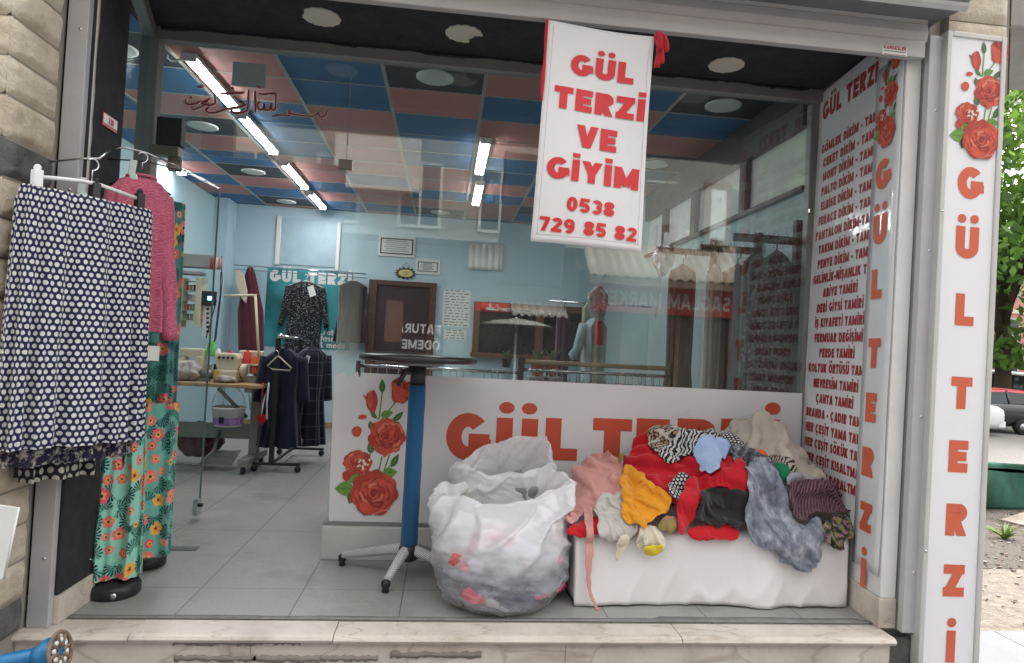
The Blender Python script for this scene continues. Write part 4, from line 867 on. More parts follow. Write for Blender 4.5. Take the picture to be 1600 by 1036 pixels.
beige = C('beige_sheet_cloth', (.44, .39, .33)); redc = C('red_cloth', (.50, .008, .018)); pinkc = C('pink_cloth', (.60, .30, .27)); must = C('mustard_cloth', (.72, .30, .015)); blkc = C('black_cloth', (.022, .02, .02)); ltgc = C('pale_grey_cloth', (.52, .49, .46)); crm = C('cream_cloth', (.66, .60, .47)); lblu = C('pale_blue_cloth', (.34, .45, .68)); grn = C('green_cloth', (.004, .16, .07)); gold = C('gold_cloth', (.26, .19, .07)); yel = C('yellow_cloth', (.68, .52, .03)); rust = C('dusty_rose_cloth', (.42, .2, .15)); olv = C('olive_cloth', (.28, .22, .03)); gryc = C('grey_cloth', (.27, .28, .31))
zeb = pattern('zebra_cloth', 'zebra', (.012, .012, .014), (.56, .54, .52), sc=16); leo = pattern('leopard_cloth', 'leopard', (.012, .01, .01), (.55, .5, .42), (.40, .27, .15), sc=34); dotc = pattern('white_dot_cloth', 'dots', (.012, .012, .014), (.6, .6, .58), sc=55)
gfl = pattern('grey_floral_cloth', 'tiedye', (.02, .022, .03), (.10, .105, .13), (.42, .43, .47), sc=26); tdye = pattern('grey_tie_dye_cloth', 'tiedye', (.10, .115, .15), (.24, .265, .32), (.45, .47, .52), sc=11); pst = pattern('purple_stripe_cloth', 'stripe', (.055, .028, .042), (.17, .085, .105), sc=22); tig = pattern('tiger_cloth', 'zebra', (.015, .013, .012), (.42, .36, .3), sc=24); fgr = pattern('olive_floral_cloth', 'floral', (.022, .024, .012), (.26, .27, .04), (.05, .07, .02), (.33, .13, .22), (.5, .4, .1), (.3, .3, .26), (.05, .05, .02), sc=30); ora = C('orange_cloth', (.62, .10, .015))
garment('bed_sheet', [(560, 260), (735, 160), (830, 115), (900, 72), (955, 52), (1010, 80), (1055, 130), (1110, 210), (1160, 290), (1215, 350), (1260, 420), (1180, 420), (1060, 400), (900, 420), (760, 400)], beige, 'large beige sheet draped over the top right of the clothes heap', .05, .03, 1.9, 8, 1, 'sheet', nr=50)
garment('blouse', [(820, 290), (910, 278), (1000, 275), (1060, 310), (1095, 360), (1010, 380), (900, 350)], tig, 'black and cream tiger print blouse on the beige sheet', .02, .02, .8, 14, 2)
garment('scarf', [(905, 275), (935, 270), (965, 285), (960, 315), (920, 310)], ora, 'small orange scarf scrap tucked against the beige sheet', .014, .015, .8, 14, 3)
garment('top', [(930, 320), (1000, 322), (1062, 355), (1050, 395), (985, 385)], grn, 'dark green top peeking out under the beige sheet', .018, .015, .5, 12, 4)
garment('skirt', [(1040, 375), (1120, 360), (1200, 385), (1215, 420), (1120, 430), (1050, 420)], gryc, 'grey skirt edge lying above the purple striped garment', .02, .015, .3, 12, 5)
garment('cardigan', [(75, 600), (90, 560), (160, 545), (225, 520), (245, 600), (200, 625), (110, 612)], redc, 'dark red cardigan at the lower left corner of the heap', .02, .02, .3, 12, 6)
garment('dress', [(310, 295), (360, 240), (430, 165), (500, 145), (600, 190), (720, 225), (800, 300), (855, 420), (850, 480), (700, 470), (600, 500), (520, 450), (440, 400), (350, 340)], redc, 'large bright red dress spread across the middle of the heap', .035, .035, .9, 9, 7, nr=46)
garment('scarf', [(270, 275), (325, 258), (345, 280), (300, 305)], olv, 'small olive scarf end between the pink cloth and red dress', .014, .012, .5, 14, 8)
garment('shirt', [(85, 360), (120, 312), (190, 275), (240, 260), (290, 285), (330, 335), (335, 430), (260, 460), (205, 500), (130, 510), (125, 560), (80, 585), (75, 470)], pinkc, 'dusty pink shirt at the left end of the clothes heap', .045, .036, 1.1, 10, 9, nr=44)
garment('blouse', [(545, 150), (610, 108), (690, 145), (790, 185), (845, 240), (760, 262), (690, 225), (600, 215), (555, 195)], zeb, 'grey zebra print blouse on the very top of the heap', .03, .026, .4, 12, 10)
garment('skirt', [(440, 215), (470, 180), (560, 150), (605, 180), (560, 235), (480, 275), (440, 245)], leo, 'leopard print skirt on top of the red dress', .024, .02, .6, 12, 11)
garment('trousers', [(470, 275), (560, 222), (610, 195), (690, 220), (640, 272), (590, 300), (545, 328), (500, 305)], zeb, 'black and white zebra print trousers below the leopard skirt', .026, .022, .5, 12, 12)
garment('blouse', [(760, 172), (830, 182), (882, 240), (830, 252), (780, 222)], dotc, 'small black blouse with white dots beside the beige sheet', .018, .016, .6, 13, 13)
garment('shawl', [(765, 250), (860, 250), (940, 305), (1010, 360), (990, 420), (900, 420), (890, 500), (850, 480), (830, 390), (790, 320)], gfl, 'dark grey mottled shawl between red dress and tie-dye fabric', .03, .03, 1.0, 11, 14, nr=40)
garment('shirt', [(625, 262), (690, 235), (775, 255), (768, 305), (738, 325), (742, 368), (690, 375), (648, 345)], lblu, 'pale blue shirt crumpled in the middle of the heap', .03, .03, 1.5, 15, 15)
garment('blouse', [(205, 480), (250, 448), (325, 435), (345, 540), (395, 590), (345, 632), (290, 655), (235, 622), (212, 545)], ltgc, 'pale grey blouse under the mustard garment', .034, .03, 1.0, 11, 16)
garment('scarf', [(300, 625), (365, 620), (345, 685), (318, 730), (303, 756), (308, 690)], crm, 'thin cream scarf tip hanging over the white sheet', .008, .006, 1.5, 16, 17)
garment('blouse', [(385, 595), (440, 560), (490, 600), (515, 645), (508, 695), (460, 712), (410, 700), (395, 650)], crm, 'cream blouse hanging below the mustard garment', .022, .022, 1.4, 14, 18)
garment('scarf', [(405, 690), (430, 665), (500, 672), (498, 698), (440, 720)], yel, 'yellow scarf scrap at the bottom hem of the cream blouse', .010, .012, 1.0, 16, 19)
garment('scarf', [(490, 545), (540, 520), (580, 540), (578, 580), (500, 575)], rust, 'dusty rose scarf beside the gold bundle', .02, .016, .2, 15, 20)
garment('bundle', [(478, 575), (520, 550), (560, 552), (562, 598), (530, 618), (490, 605)], gold, 'small gold fabric bundle right of the mustard garment', .022, .014, 1.3, 16, 21)
garment('cardigan', [(310, 410), (330, 330), (372, 318), (415, 380), (470, 425), (530, 455), (540, 512), (455, 548), (405, 590), (345, 575), (318, 520), (335, 460)], must, 'mustard yellow cardigan near the left of the heap', .042, .034, .8, 10, 22, nr=42)
garment('blouse', [(518, 425), (560, 365), (602, 355), (618, 400), (575, 485), (535, 470)], dotc, 'black blouse with white dots between mustard cardigan and red cloth', .02, .016, 1.2, 12, 23)
garment('shirt', [(620, 590), (700, 560), (800, 560), (858, 585), (845, 655), (770, 645), (700, 660), (640, 630)], redc, 'red shirt hanging out under the black garment', .026, .022, .4, 11, 24)
garment('cardigan', [(600, 395), (660, 370), (740, 385), (850, 300), (860, 430), (850, 475), (760, 420), (690, 430), (650, 500), (620, 580), (578, 635), (572, 560), (590, 470)], redc, 'second red cardigan whose long pointed sleeve hangs over the edge', .028, .026, 1.2, 11, 25, nr=44)
garment('trousers', [(645, 470), (690, 430), (760, 440), (830, 450), (880, 485), (895, 560), (865, 602), (800, 592), (740, 575), (640, 575), (650, 520)], blkc, 'crumpled black trousers at the front centre of the heap', .045, .036, .5, 10, 26, nr=42)
garment('dress', [(845, 375), (915, 335), (990, 365), (1050, 440), (1085, 545), (1150, 585), (1235, 515), (1218, 620), (1222, 740), (1170, 790), (1100, 778), (1030, 715), (960, 675), (885, 615), (880, 545), (860, 440)], tdye, 'grey tie-dye dress spilling over the front of the box', .036, .036, 1.1, 9, 27, nr=52)
garment('blouse', [(1205, 565), (1285, 525), (1365, 520), (1372, 630), (1325, 645), (1335, 700), (1270, 688), (1220, 630)], fgr, 'olive and pink floral blouse at the right end of the heap', .026, .022, .6, 12, 28)
garment('sweater', [(1045, 405), (1130, 395), (1250, 395), (1370, 420), (1372, 510), (1285, 535), (1190, 530), (1110, 580), (1070, 510)], pst, 'purple striped sweater against the price list wall', .044, .038, .35, 10, 29, nr=42)
garment('sash', [(140, 490), (190, 490), (192, 600), (200, 700), (186, 800), (190, 890), (215, 950), (240, 1000), (205, 962), (172, 880), (160, 740), (165, 600)], pinkc, 'long pink sash hanging down the white sheet to the floor', .006, .004, 0., 18, 30, wob=0)
# ================================================================== PLASTIC BAGS
def film(name, lo, hi, zlo, zhi):
    k = NT(name); co = k.coord(); sp = k.n('SeparateXYZ'); k.l(co, sp.inputs[0]); mr = k.n('MapRange'); k.l(sp.outputs[2], mr.inputs[0])
    for i, v in enumerate((zlo, zhi, lo, hi)): mr.inputs[i+1].default_value = v
    k.b.inputs['Base Color'].default_value = (.88, .88, .90, 1); k.b.inputs['Roughness'].default_value = .14; k.b.inputs['Specular IOR Level'].default_value = .8
    tl = k.n('BsdfTranslucent'); tl.inputs[0].default_value = (.88, .88, .90, 1); m1 = k.n('MixShader'); m1.inputs[0].default_value = .35; k.l(k.b.outputs[0], m1.inputs[1]); k.l(tl.outputs[0], m1.inputs[2])
    tr = k.n('BsdfTransparent'); m2 = k.n('MixShader'); nz = k.noise(k.coord(scale=(1, 1, 2.5)), 9, 6); a = k.math('ADD', mr.outputs[0], k.math('MULTIPLY_ADD', nz, .7, -.35)); cl = k.n('Clamp'); k.l(a, cl.inputs[0]); cl.inputs[1].default_value = .1; k.l(cl.outputs[0], m2.inputs[0]); k.l(tr.outputs[0], m2.inputs[1]); k.l(m1.outputs[0], m2.inputs[2])
    k.l(m2.outputs[0], k.out.inputs[0]); rg = k.n('TexNoise', Scale=7, Detail=4, noise_type='RIDGED_MULTIFRACTAL', Distortion=.8); k.l(k.coord(scale=(1, 1, 1.9)), rg.inputs[0]); k.bump(rg.outputs[0], .55, .010); return k.m
def bagshape(c, rx, ry, prof, rimz, seed, amp=1., nt2=220, nt1=130, close=0., lean=0.):
    m = len(prof); th = np.linspace(0, 2*math.pi, nt2, endpoint=False); t_ = np.linspace(0, 1, nt1); pr = np.array(prof)
    s = np.linspace(0, 1, m); PR = np.interp(t_, s, pr[:, 0]); PZ = np.interp(t_, s, pr[:, 1]); kk = np.hanning(9); kk /= kk.sum()
    PR[4:-4] = np.convolve(PR, kk, 'valid'); PZ[4:-4] = np.convolve(PZ, kk, 'valid'); PR = np.maximum(PR, .02)
    Tt, TH = np.meshgrid(t_, th, indexing='ij'); ct, st = np.cos(TH), np.sin(TH); Zg = np.broadcast_to(PZ[:, None], Tt.shape)
    big = fbm(ct*1.6+Zg*2.2, st*1.6+Zg*4, seed, 3)*.20
    def rdg(a, b, s_, e): return (1-np.abs(2*np.clip((vn(a, b, s_)-.5)*1.5+.5, 0, 1)-1))**e
    low = np.clip((.33-Zg)/.12, 0, 1); A_ = np.arctan2(st, ct)*.0+TH
    diag = rdg(ct*1.1+Zg*1.5+st*.8, Zg*9-ct*2.6+st*1.5, seed+5, 3)*.11*(1-.5*low)+rdg(ct*1.5+5, Zg*24+ct*1.5, seed+6, 2.5)*.04*low
    fine = rdg(ct*2-Zg*3, Zg*26+st*4+ct*3, seed+9, 2.5)*.022
    k = np.clip(Tt*6, 0, 1); r = PR[:, None]*(1+amp*k*(big*.8+diag-.03+fine)); up = np.clip((Tt-.35)/.35, 0, 1)*np.clip(Zg/.45, 0, 1)
    z = PZ[:, None]+rimz(TH)*up+k*.03*amp*fbm(ct*3, st*3+Tt*4, seed+20)+up*.03*amp*fbm(ct*3, st*3, seed+22)
    cs = np.clip((Zg-.16)/.30, 0, 1)**1.4; V = np.stack([c[0]+rx*r*ct, c[1]+lean*cs+ry*r*st*(1-close*cs), np.maximum(z, .003)], -1); V[..., 1] = np.minimum(V[..., 1], D-.035); return V
def bag(c, rx, ry, prof, rimz, seed, mat, label, close=0., lean=0.):
    V = bagshape(c, rx, ry, prof, rimz, seed, close=close, lean=lean); mb = MB(); mb.grid(V, wrapu=True); mb.add(V[0], [tuple(range(V.shape[1]))]); o = mb.build('plastic_bag', mat, flip=False); return tag(o, label, 'bag', 'white plastic bags of clothes')
FP = [(.25, .003), (.66, .003), (.84, .03), (.95, .10), (1.0, .20), (1.0, .29), (1.0, .36), (1.03, .41), (1.05, .45), (1.01, .475), (.94, .47), (.88, .43), (.84, .38), (.74, .33)]
FR = lambda q: .028*np.sin(q)+.032*np.cos(q)+.012*np.sin(2*q+1)+.008*np.sin(5*q)
bag((1.668, .305), .30, .28, FP, FR, 11, film('front_bag_film', .26, 1.1, .15, .37), 'big white plastic bag stuffed with clothes at the front of the step', .5, .10)
bag((1.685, .60), .25, .18, [(.5, .003), (.8, .01), (.92, .05), (1, .2), (1, .36), (.98, .45), (.98, .54), (.9, .575), (.84, .53), (.80, .43), (.7, .34)], lambda q: .075*np.sin(q)+.045*np.cos(q+.3)+.025*np.sin(2*q)+.015*np.sin(4*q), 31, film('rear_bag_film', .85, .93, .1, .5), 'open white plastic bag standing behind the front bag', .2, 0.)
def lump(c, r, mat, label, seed, grp):
    th = np.linspace(0, 2*math.pi, 36, endpoint=False); ph = np.linspace(.02, math.pi-.02, 24); PH, TH = np.meshgrid(ph, th, indexing='ij')
    x, y, z = np.sin(PH)*np.cos(TH), np.sin(PH)*np.sin(TH), np.cos(PH); k = 1+.5*fbm(x*2+seed, y*2+z*2, seed)+.25*(ridge(x*.4, z*.4+y*.3, seed, 9, seed)-.4)
    V = np.stack([c[0]+r[0]*x*k, c[1]+r[1]*y*k, np.maximum(.008, c[2]+r[2]*z*k)], -1); mb = MB(); mb.grid(V, V[..., :2], wrapu=True); mb.add(V[0], [tuple(range(36))]); mb.add(V[-1], [tuple(range(36))])
    tag(mb.build('folded_garment', mat), label, 'garment', grp)
gry2 = C('mid_grey_cloth', (.22, .22, .24)); LG = 'clothes inside the plastic bags'
# the stuffing: folded clothes filling the bag to just inside the film
k = NT('packed_clothes'); co_ = k.mix(.06, k.coord(scale=(1, 1, 1.7)), k.n('TexNoise', Scale=9).outputs['Color'], 'ADD'); vo = k.n('TexVoronoi', Scale=10); k.l(co_, vo.inputs[0]); sp = k.n('SeparateColor'); k.l(vo.outputs['Color'], sp.inputs[0])
k.l(k.ramp(sp.outputs[0], (0., (.06, .07, .11)), (.28, (.16, .17, .21)), (.48, (.08, .09, .13)), (.60, (.42, .42, .47)), (.74, (.62, .06, .14)), (.84, (.45, .42, .48)), (.93, (.02, .02, .03)), interp='CONSTANT'), k.b.inputs['Base Color']); k.b.inputs['Roughness'].default_value = .85; MATS['packed_clothes'] = k.m
V = bagshape((1.668, .305), .288, .268, [(.2, .012), (.64, .012), (.82, .035), (.935, .10), (.985, .20), (.97, .27), (.86, .33), (.6, .36), (.3, .37), (.05, .37)], lambda q: 0*q, 11, 1., close=.5, lean=.10)
mb = MB(); mb.grid(V, wrapu=True); mb.add(V[0], [tuple(range(V.shape[1]))]); mb.add(V[-1], [tuple(range(V.shape[1]))]); tag(mb.build('clothes_bundle', k.m, flip=False), 'dark mixed clothes with pink pieces packed in the lower front bag', 'clothes')
for i, (px, py, r, m_, lb) in enumerate(((718, 876, (.045, .03, .035), C('coral_cloth', (.50, .14, .13)), 'coral garment pressed against the upper left of the front bag'), (792, 905, (.05, .03, .03), C('hot_pink_cloth', (.68, .06, .17)), 'hot pink garment pressed against the middle of the front bag'), (872, 917, (.035, .03, .025), C('hot_pink_cloth', (.68, .06, .17)), 'hot pink garment at the right side of the front bag'), (712, 948, (.04, .03, .025), C('hot_pink_cloth', (.68, .06, .17)), 'hot pink garment at the bottom left of the front bag'), (800, 960, (.07, .03, .025), C('lilac_cloth', (.55, .5, .68)), 'pale lilac garment at the bottom of the front bag'), (742, 905, (.03, .025, .05), C('white_cloth', (.7, .7, .7)), 'white garment strip pressed against the left of the front bag'))):
    for Yq in np.linspace(0., .3, 120):
        q = at(px, py, Y=Yq); zf = float(np.interp(q[2], (0, .035, .1, .2, .3), (.66, .83, .94, 1., 1.)))
        if ((q[0]-1.668)/(.30*zf))**2+((Yq-.305)/(.28*zf))**2 < .74: break
    lump(q+(0, r[1]*.35, 0), r, m_, lb, 120+i*7, LG)
lump((1.56, .58, .38), (.10, .10, .09), crm, 'cream garment at the left inside the rear bag', 50, LG); lump((1.76, .58, .40), (.13, .12, .1), gry2, 'dark grey garment visible in the mouth of the rear bag', 55, LG); lump((1.68, .58, .2), (.2, .12, .14), crm, 'cream bundle low inside the rear bag', 60, LG)
# ================================================================== TALL ROUND TABLE
tc = np.array((1.257, .52)); t = thing('bistro_table', (*tc, 0), 'tall round black table with a blue wrapped column and net covered legs', 'table')
mb = MB(); mb.lathe([(.0, 1.016), (.262, 1.014), (.272, 1.018), (.275, 1.03), (.272, 1.042), (.0, 1.043)], (*tc, 0), 56, caps=False); o = mb.build('table_top', pbr('black_laminate', (.02, .018, .019), .35), t)
mb = MB(); mb.box(tc[0]-.2, tc[0]+.12, tc[1]-.03, tc[1]+.03, 1.0, 1.014); mb.lathe([(.1, .996), (.1, 1.014)], (*tc, 0), 24); mb.build('top_bracket', DKALU, t)
mb = MB(); mb.tube([(*tc, .9), (*tc, .998)], .036, 20); mb.build('column', BLK, t)
mb = MB(); P = [np.array((tc[0]-.03, tc[1]-.03, .985)), np.array((tc[0]-.06, tc[1]-.05, .965)), np.array((tc[0]-.085, tc[1]-.06, .90))]; mb.tube(P, [.012, .014, .008], 10); mb.build('lever', BLK, t)
mb = MB(); zz = np.linspace(.16, .905, 40); ths = np.linspace(0, 2*math.pi, 24, endpoint=False)
mb.grid([[(tc[0]+(.0385+.0016*math.sin(z*40+q*2)*float(vn(np.float64(z*9), np.float64(q), 2)))*math.cos(q), tc[1]+.0385*math.sin(q), z) for q in ths] for z in zz], wrapu=True); mb.build('cloth_wrap', cloth('blue_wrap_cloth', (.012, .085, .20), .2), t, solid=.002)
mb = MB(); mb.lathe([(.03, .09), (.046, .1), (.046, .15), (.036, .165)], (*tc, 0), 20); mb.build('hub', BLK, t)
net = NT('white_net'); cc = net.coord(True); sp = net.n('SeparateXYZ'); net.l(cc, sp.inputs[0]); g = net.math('MAXIMUM', net.math('LESS_THAN', net.math('FRACT', net.math('MULTIPLY', net.math('ADD', sp.outputs[0], sp.outputs[1]), 95)), .42), net.math('LESS_THAN', net.math('FRACT', net.math('MULTIPLY', net.math('SUBTRACT', sp.outputs[0], sp.outputs[1]), 95)), .42)); net.l(net.mix(g, (.03, .03, .03), (.62, .62, .6)), net.b.inputs['Base Color'])
for fx, fy in ((.93, .70), (1.17, .36), (1.56, .42), (1.42, .74)):
    e = np.array((fx, fy)); dv2 = e-tc; L_ = np.linalg.norm(dv2); dv2 /= L_; n2 = np.array((-dv2[1], dv2[0])); V = []; U = []
    for k in range(12):
        q = k/11; ctr = np.array((*(tc+dv2*(.035+(L_-.045)*q)), .135-.085*q**1.1)); hw = .026-.008*q; hz = .03-.011*q
        V.append([ctr+np.array((*(n2*hw*math.cos(a)), 0))+np.array((0, 0, hz*math.sin(a)*(.8 if math.sin(a) < 0 else 1))) for a in ths[:24]]); U.append([(q*L_, a*.026) for a in ths])
    mb = MB(); mb.grid(V, U, wrapu=True); mb.add(V[-1], [tuple(range(24))]); lg = mb.build('leg', net.m, t)
    mb = MB(); mb.lathe([(.012, .0), (.016, .004), (.014, .02), (.02, .028), (.02, .048), (.012, .056)], (*(tc+dv2*(L_-.004)), 0), 14); mb.build('glide', BLK, lg)
# ================================================================== HANGING CLOTHES AT THE ENTRANCE
def body(mb, c, xd, prof, npl=9, amp=.25, seed=0, nth=160, nz=80, sq=.8, amp0=.2):
    """pleated cloth tube; prof rows: z, half width, half depth, sideways shift"""
    xd = np.array(xd, float)/np.linalg.norm(xd); yd = np.array((-xd[1], xd[0])); pr = np.array(prof, float); t = np.linspace(0, 1, nz); s = np.r_[0, np.cumsum(np.abs(np.diff(pr[:, 0]))+np.abs(np.diff(pr[:, 1])))]; s /= s[-1]
    q = [np.interp(t, s, pr[:, k]) for k in range(4)]; th = np.linspace(0, 2*math.pi, nth, endpoint=False); T, TH = np.meshgrid(t, th, indexing='ij')
    ct, st = np.cos(TH), np.sin(TH); a = np.sign(ct)*np.abs(ct)**sq; b = np.sign(st)*np.abs(st)**sq
    k = (amp0+(1-amp0)*T)*amp; ph = TH*npl+2.5*fbm(TH*1.3, T*1.5, seed, 3)+seed; w_ = np.sin(ph)*.6+.4*np.sin(ph*2.1+1)
    X_ = q[1][:, None]*a*(1+.06*k*w_)+q[3][:, None]; Y_ = q[2][:, None]*b+k*.06*w_*(np.abs(st)**.5)*np.sign(st); Z_ = np.broadcast_to(q[0][:, None], T.shape)+.012*fbm(TH*2, T*2, seed+5)*T
    V = np.stack([c[0]+X_*xd[0]+Y_*yd[0], c[1]+X_*xd[1]+Y_*yd[1], Z_], -1); per = np.r_[0, np.cumsum(np.linalg.norm(np.diff(V[nz//2], axis=0), axis=1))]
    U = np.stack([np.broadcast_to(per[None], T.shape), np.broadcast_to(-q[0][:, None], T.shape)], -1); mb.grid(V, U, wrapu=True); return V
NAVYDOT = pattern('navy_dot_cloth', 'dots', (.016, .019, .065), (.66, .65, .62), sc=42)
FLOR = pattern('tropical_cloth', 'attr'); HEATH = pattern('heather_pink_cloth', 'heather', (.38, .04, .10), (.56, .11, .19), (.70, .34, .40), sc=42); LEOB = pattern('giraffe_band_cloth', 'tiedye', (.016, .014, .04), (.018, .016, .045), (.62, .56, .50), sc=38)
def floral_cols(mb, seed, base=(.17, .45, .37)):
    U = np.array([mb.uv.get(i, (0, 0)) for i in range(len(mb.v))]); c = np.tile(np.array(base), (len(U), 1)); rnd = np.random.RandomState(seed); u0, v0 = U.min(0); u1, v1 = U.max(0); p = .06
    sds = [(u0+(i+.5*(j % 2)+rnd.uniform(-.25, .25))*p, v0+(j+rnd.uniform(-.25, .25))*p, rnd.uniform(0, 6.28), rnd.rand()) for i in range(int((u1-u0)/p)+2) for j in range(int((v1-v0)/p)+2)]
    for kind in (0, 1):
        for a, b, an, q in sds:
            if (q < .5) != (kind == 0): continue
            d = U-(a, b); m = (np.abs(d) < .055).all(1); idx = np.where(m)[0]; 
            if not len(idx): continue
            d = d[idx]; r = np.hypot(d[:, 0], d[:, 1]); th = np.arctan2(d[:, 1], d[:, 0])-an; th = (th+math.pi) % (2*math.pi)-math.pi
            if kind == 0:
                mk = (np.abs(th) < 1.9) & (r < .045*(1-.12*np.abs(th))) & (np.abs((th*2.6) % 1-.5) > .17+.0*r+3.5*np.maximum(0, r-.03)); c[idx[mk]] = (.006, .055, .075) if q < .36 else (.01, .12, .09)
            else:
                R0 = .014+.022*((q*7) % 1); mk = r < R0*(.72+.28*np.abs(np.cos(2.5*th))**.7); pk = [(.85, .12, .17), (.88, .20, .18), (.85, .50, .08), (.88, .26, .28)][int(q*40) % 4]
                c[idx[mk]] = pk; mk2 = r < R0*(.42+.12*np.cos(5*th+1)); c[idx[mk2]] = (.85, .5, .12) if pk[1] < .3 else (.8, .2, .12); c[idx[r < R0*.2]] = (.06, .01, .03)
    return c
xd = np.array((.60, .80))
def skirt_at(c, zt, zb, wt, wb, mat, label, seed, npl=10, amp=.45, name='skirt', hd=.035, cols=None, nth=220, nz=110, cat='skirt', xdr=xd, amp0=.35):
    mb = MB(); body(mb, c, xdr, [(zt, wt*.97, hd*.5, 0), (zt-.02, wt, hd*.7, 0), ((zt+zb)/2, (wt+wb)/2, hd*1.1, 0), (zb, wb, hd*1.3, 0)], npl, amp, seed, nth, nz, .8, amp0)
    if cols: o = mb.build(name, mat, flip=False, col=floral_cols(mb, seed, cols))
    else: o = mb.build(name, mat, flip=False)
    return tag(o, label, cat, 'clothes hung out at the entrance')
def solve(px, py, c):   # point under the pixel on the vertical plane through c along xd
    n = np.array((-xd[1], xd[0], 0)); d = _f+_r*(px-800)/FL-_u*(py-518)/FL; return CAMP+d*((np.array((*c, 0))-CAMP)@n)/(d@n)
sc0 = (.135, -.17); L0 = solve(5, 500, sc0); R0 = solve(233, 500, sc0); cc0 = (L0+R0)[:2]/2; wS = np.linalg.norm((R0-L0)[:2])/2
zt0 = (solve(25, 285, sc0)[2]+solve(228, 326, sc0)[2])/2; zb0 = (solve(5, 697, sc0)[2]+solve(228, 688, sc0)[2])/2
skirt_at(cc0, zt0, zb0, wS*.93, wS*1.0, NAVYDOT, 'long navy pleated skirt with white dots hanging at the left front', 3, 13, .48, nth=300, nz=140)
off = np.array((-.8, .6))*.075
p2 = solve(110, 722, cc0+off); mb = MB(); body(mb, cc0+off*.9, xd, [(zt0-.03, wS*.85, .03, 0), (zb0+.05, wS*.93, .04, 0)], 9, .4, 8, 180, 60); o = mb.build('skirt', pattern('second_navy_dot_cloth', 'dots', (.012, .013, .035), (.6, .58, .52), sc=36), flip=False); tag(o, 'second dotted skirt with an animal print hem band behind the first', 'skirt', 'clothes hung out at the entrance')
mb = MB(); body(mb, cc0+off*.9, xd, [(zb0+.05, wS*.93, .042, 0), (zb0-.065, wS*.97, .05, 0)], 9, .42, 8, 180, 14, amp0=.9); hb = mb.build('hem_band', LEOB, flip=False); hb.parent = o
a1_ = solve(28, 740, cc0+off*1.7); b1_ = solve(146, 740, cc0+off*1.7); c3 = (a1_+b1_)[:2]/2; skirt_at(c3, zt0-.1, (a1_[2]+b1_[2])/2-.01, .15, np.linalg.norm((b1_-a1_)[:2])/2, pattern('black_dot_cloth', 'dots', (.012, .012, .02), (.55, .53, .48), sc=30), 'black skirt with white dots, its hem showing below the others', 13, 7, .5, nth=160, nz=80)
# hangers and rods
def tubething(name, P, r, mat, label, cat, grp=None): mb = MB(); mb.tube(P, r, 8); return tag(mb.build(name, mat), label, cat, grp)
e1, e2 = cc0-xd*wS*.75, cc0+xd*wS*.75; zh = zt0+.03
t = thing('clip_hanger', (*cc0, zh), 'white plastic clip hanger carrying the long navy dotted skirt', 'hanger')
mb = MB(); mb.tube([(*e1, zh), (*(cc0-xd*.03), zh+.02), (*(cc0+xd*.03), zh+.02), (*e2, zh)], .007, 8); mb.build('bar', WHITE, t)
mb = MB(); hk = [np.array((*cc0, zh+.02))]+[np.array((*(cc0+xd*.018*math.sin(a)), zh+.085+.022*(1-math.cos(a))*.9-.02)) for a in np.linspace(0, 4.2, 12)]; mb.tube(hk, .0028, 6); mb.build('hook', STEEL, t)
for q in (-.72, .05, .72):
    p = cc0+xd*wS*q; mb = MB(); mb.obox((*p, zh-.005), (xd[0]*.013, xd[1]*.013, 0), (-.8*.016, .6*.016, 0), (0, 0, .028)); mb.lathe([(.012, -.004), (.012, .004)], (p[0], p[1], zh+.03), 12, ax='y'); mb.build('clip', WHITE if q < 0 else BLK, t, .003)
pz = hk[6]; tubething('hanging_rod', [(-.09, -.05, pz[2]+.02), (cc0[0]*.6, cc0[1]*.9, pz[2]+.015), (*(cc0+xd*.02), pz[2]+.02), (*(cc0+xd*.05), pz[2]+.06)], .004, STEEL, 'thin metal rod by the shutter rail holding the skirt hanger', 'rod')
# dress form stand: pink top, tropical trousers, round bases
st1 = at(172, 905, Z=.0); st2 = at(212, 872, Z=0.)
for i, (p, lab) in enumerate(((np.array((.07, .315)), 'front round black stand base under the tropical trousers'), (np.array((.03, .66)), 'rear round black stand base under the tropical trousers'))):
    t = thing('display_stand', (*p, 0), lab, 'stand', 'round based stands behind the reveal panel')
    mb = MB(); mb.lathe([(.0, .0), (.088, .0), (.096, .008), (.096, .04), (.088, .052), (.05, .058), (.0, .06)], (*p, 0), 40, caps=False); b_ = mb.build('base', BLK, t)
    if i == 0: mb = MB(); mb.lathe([(.013, 0), (.013, -.004), (.0, -.005)], (p[0]+.035, p[1]-.088, .024), 16, ax='y', caps=False); mb.build('cap', STEEL, b_)
    mb = MB(); mb.tube([(*p, .055), (*p, 1.62)], .011, 12); mb.build('pole', BLK, t)
tubething('wire_loop', [(.012, .26, .0), (.014, .262, .12), (.01, .24, .165), (.008, .225, .17)], .003, STEEL, 'bent grey wire standing at the end of the marble skirting', 'wire')
mb = MB(); mb.lathe([(.0, 0), (.03, 0), (.032, .02), (.032, .15), (.012, .19), (.012, .21), (0, .212)], (-.01, .34, 0), 20, caps=False); tag(mb.build('bottle', pbr('green_bottle', (.01, .16, .06), .25)), 'green bottle standing behind the black reveal panel', 'bottle')
tp = np.array((.135, .17)); xp = np.array((.8, .6))
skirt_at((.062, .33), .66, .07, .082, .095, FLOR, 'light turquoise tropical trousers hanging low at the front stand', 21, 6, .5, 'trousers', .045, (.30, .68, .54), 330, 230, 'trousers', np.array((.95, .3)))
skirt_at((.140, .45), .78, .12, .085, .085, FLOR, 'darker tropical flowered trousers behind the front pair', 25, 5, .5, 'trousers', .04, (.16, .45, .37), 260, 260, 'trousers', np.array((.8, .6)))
skirt_at((.112, .50), 1.68, .75, .065, .075, FLOR, 'tall tropical flowered dress hanging behind the pink top', 27, 5, .4, 'dress', .03, (.09, .28, .25), 240, 300, 'dress', np.array((.8, .6)))
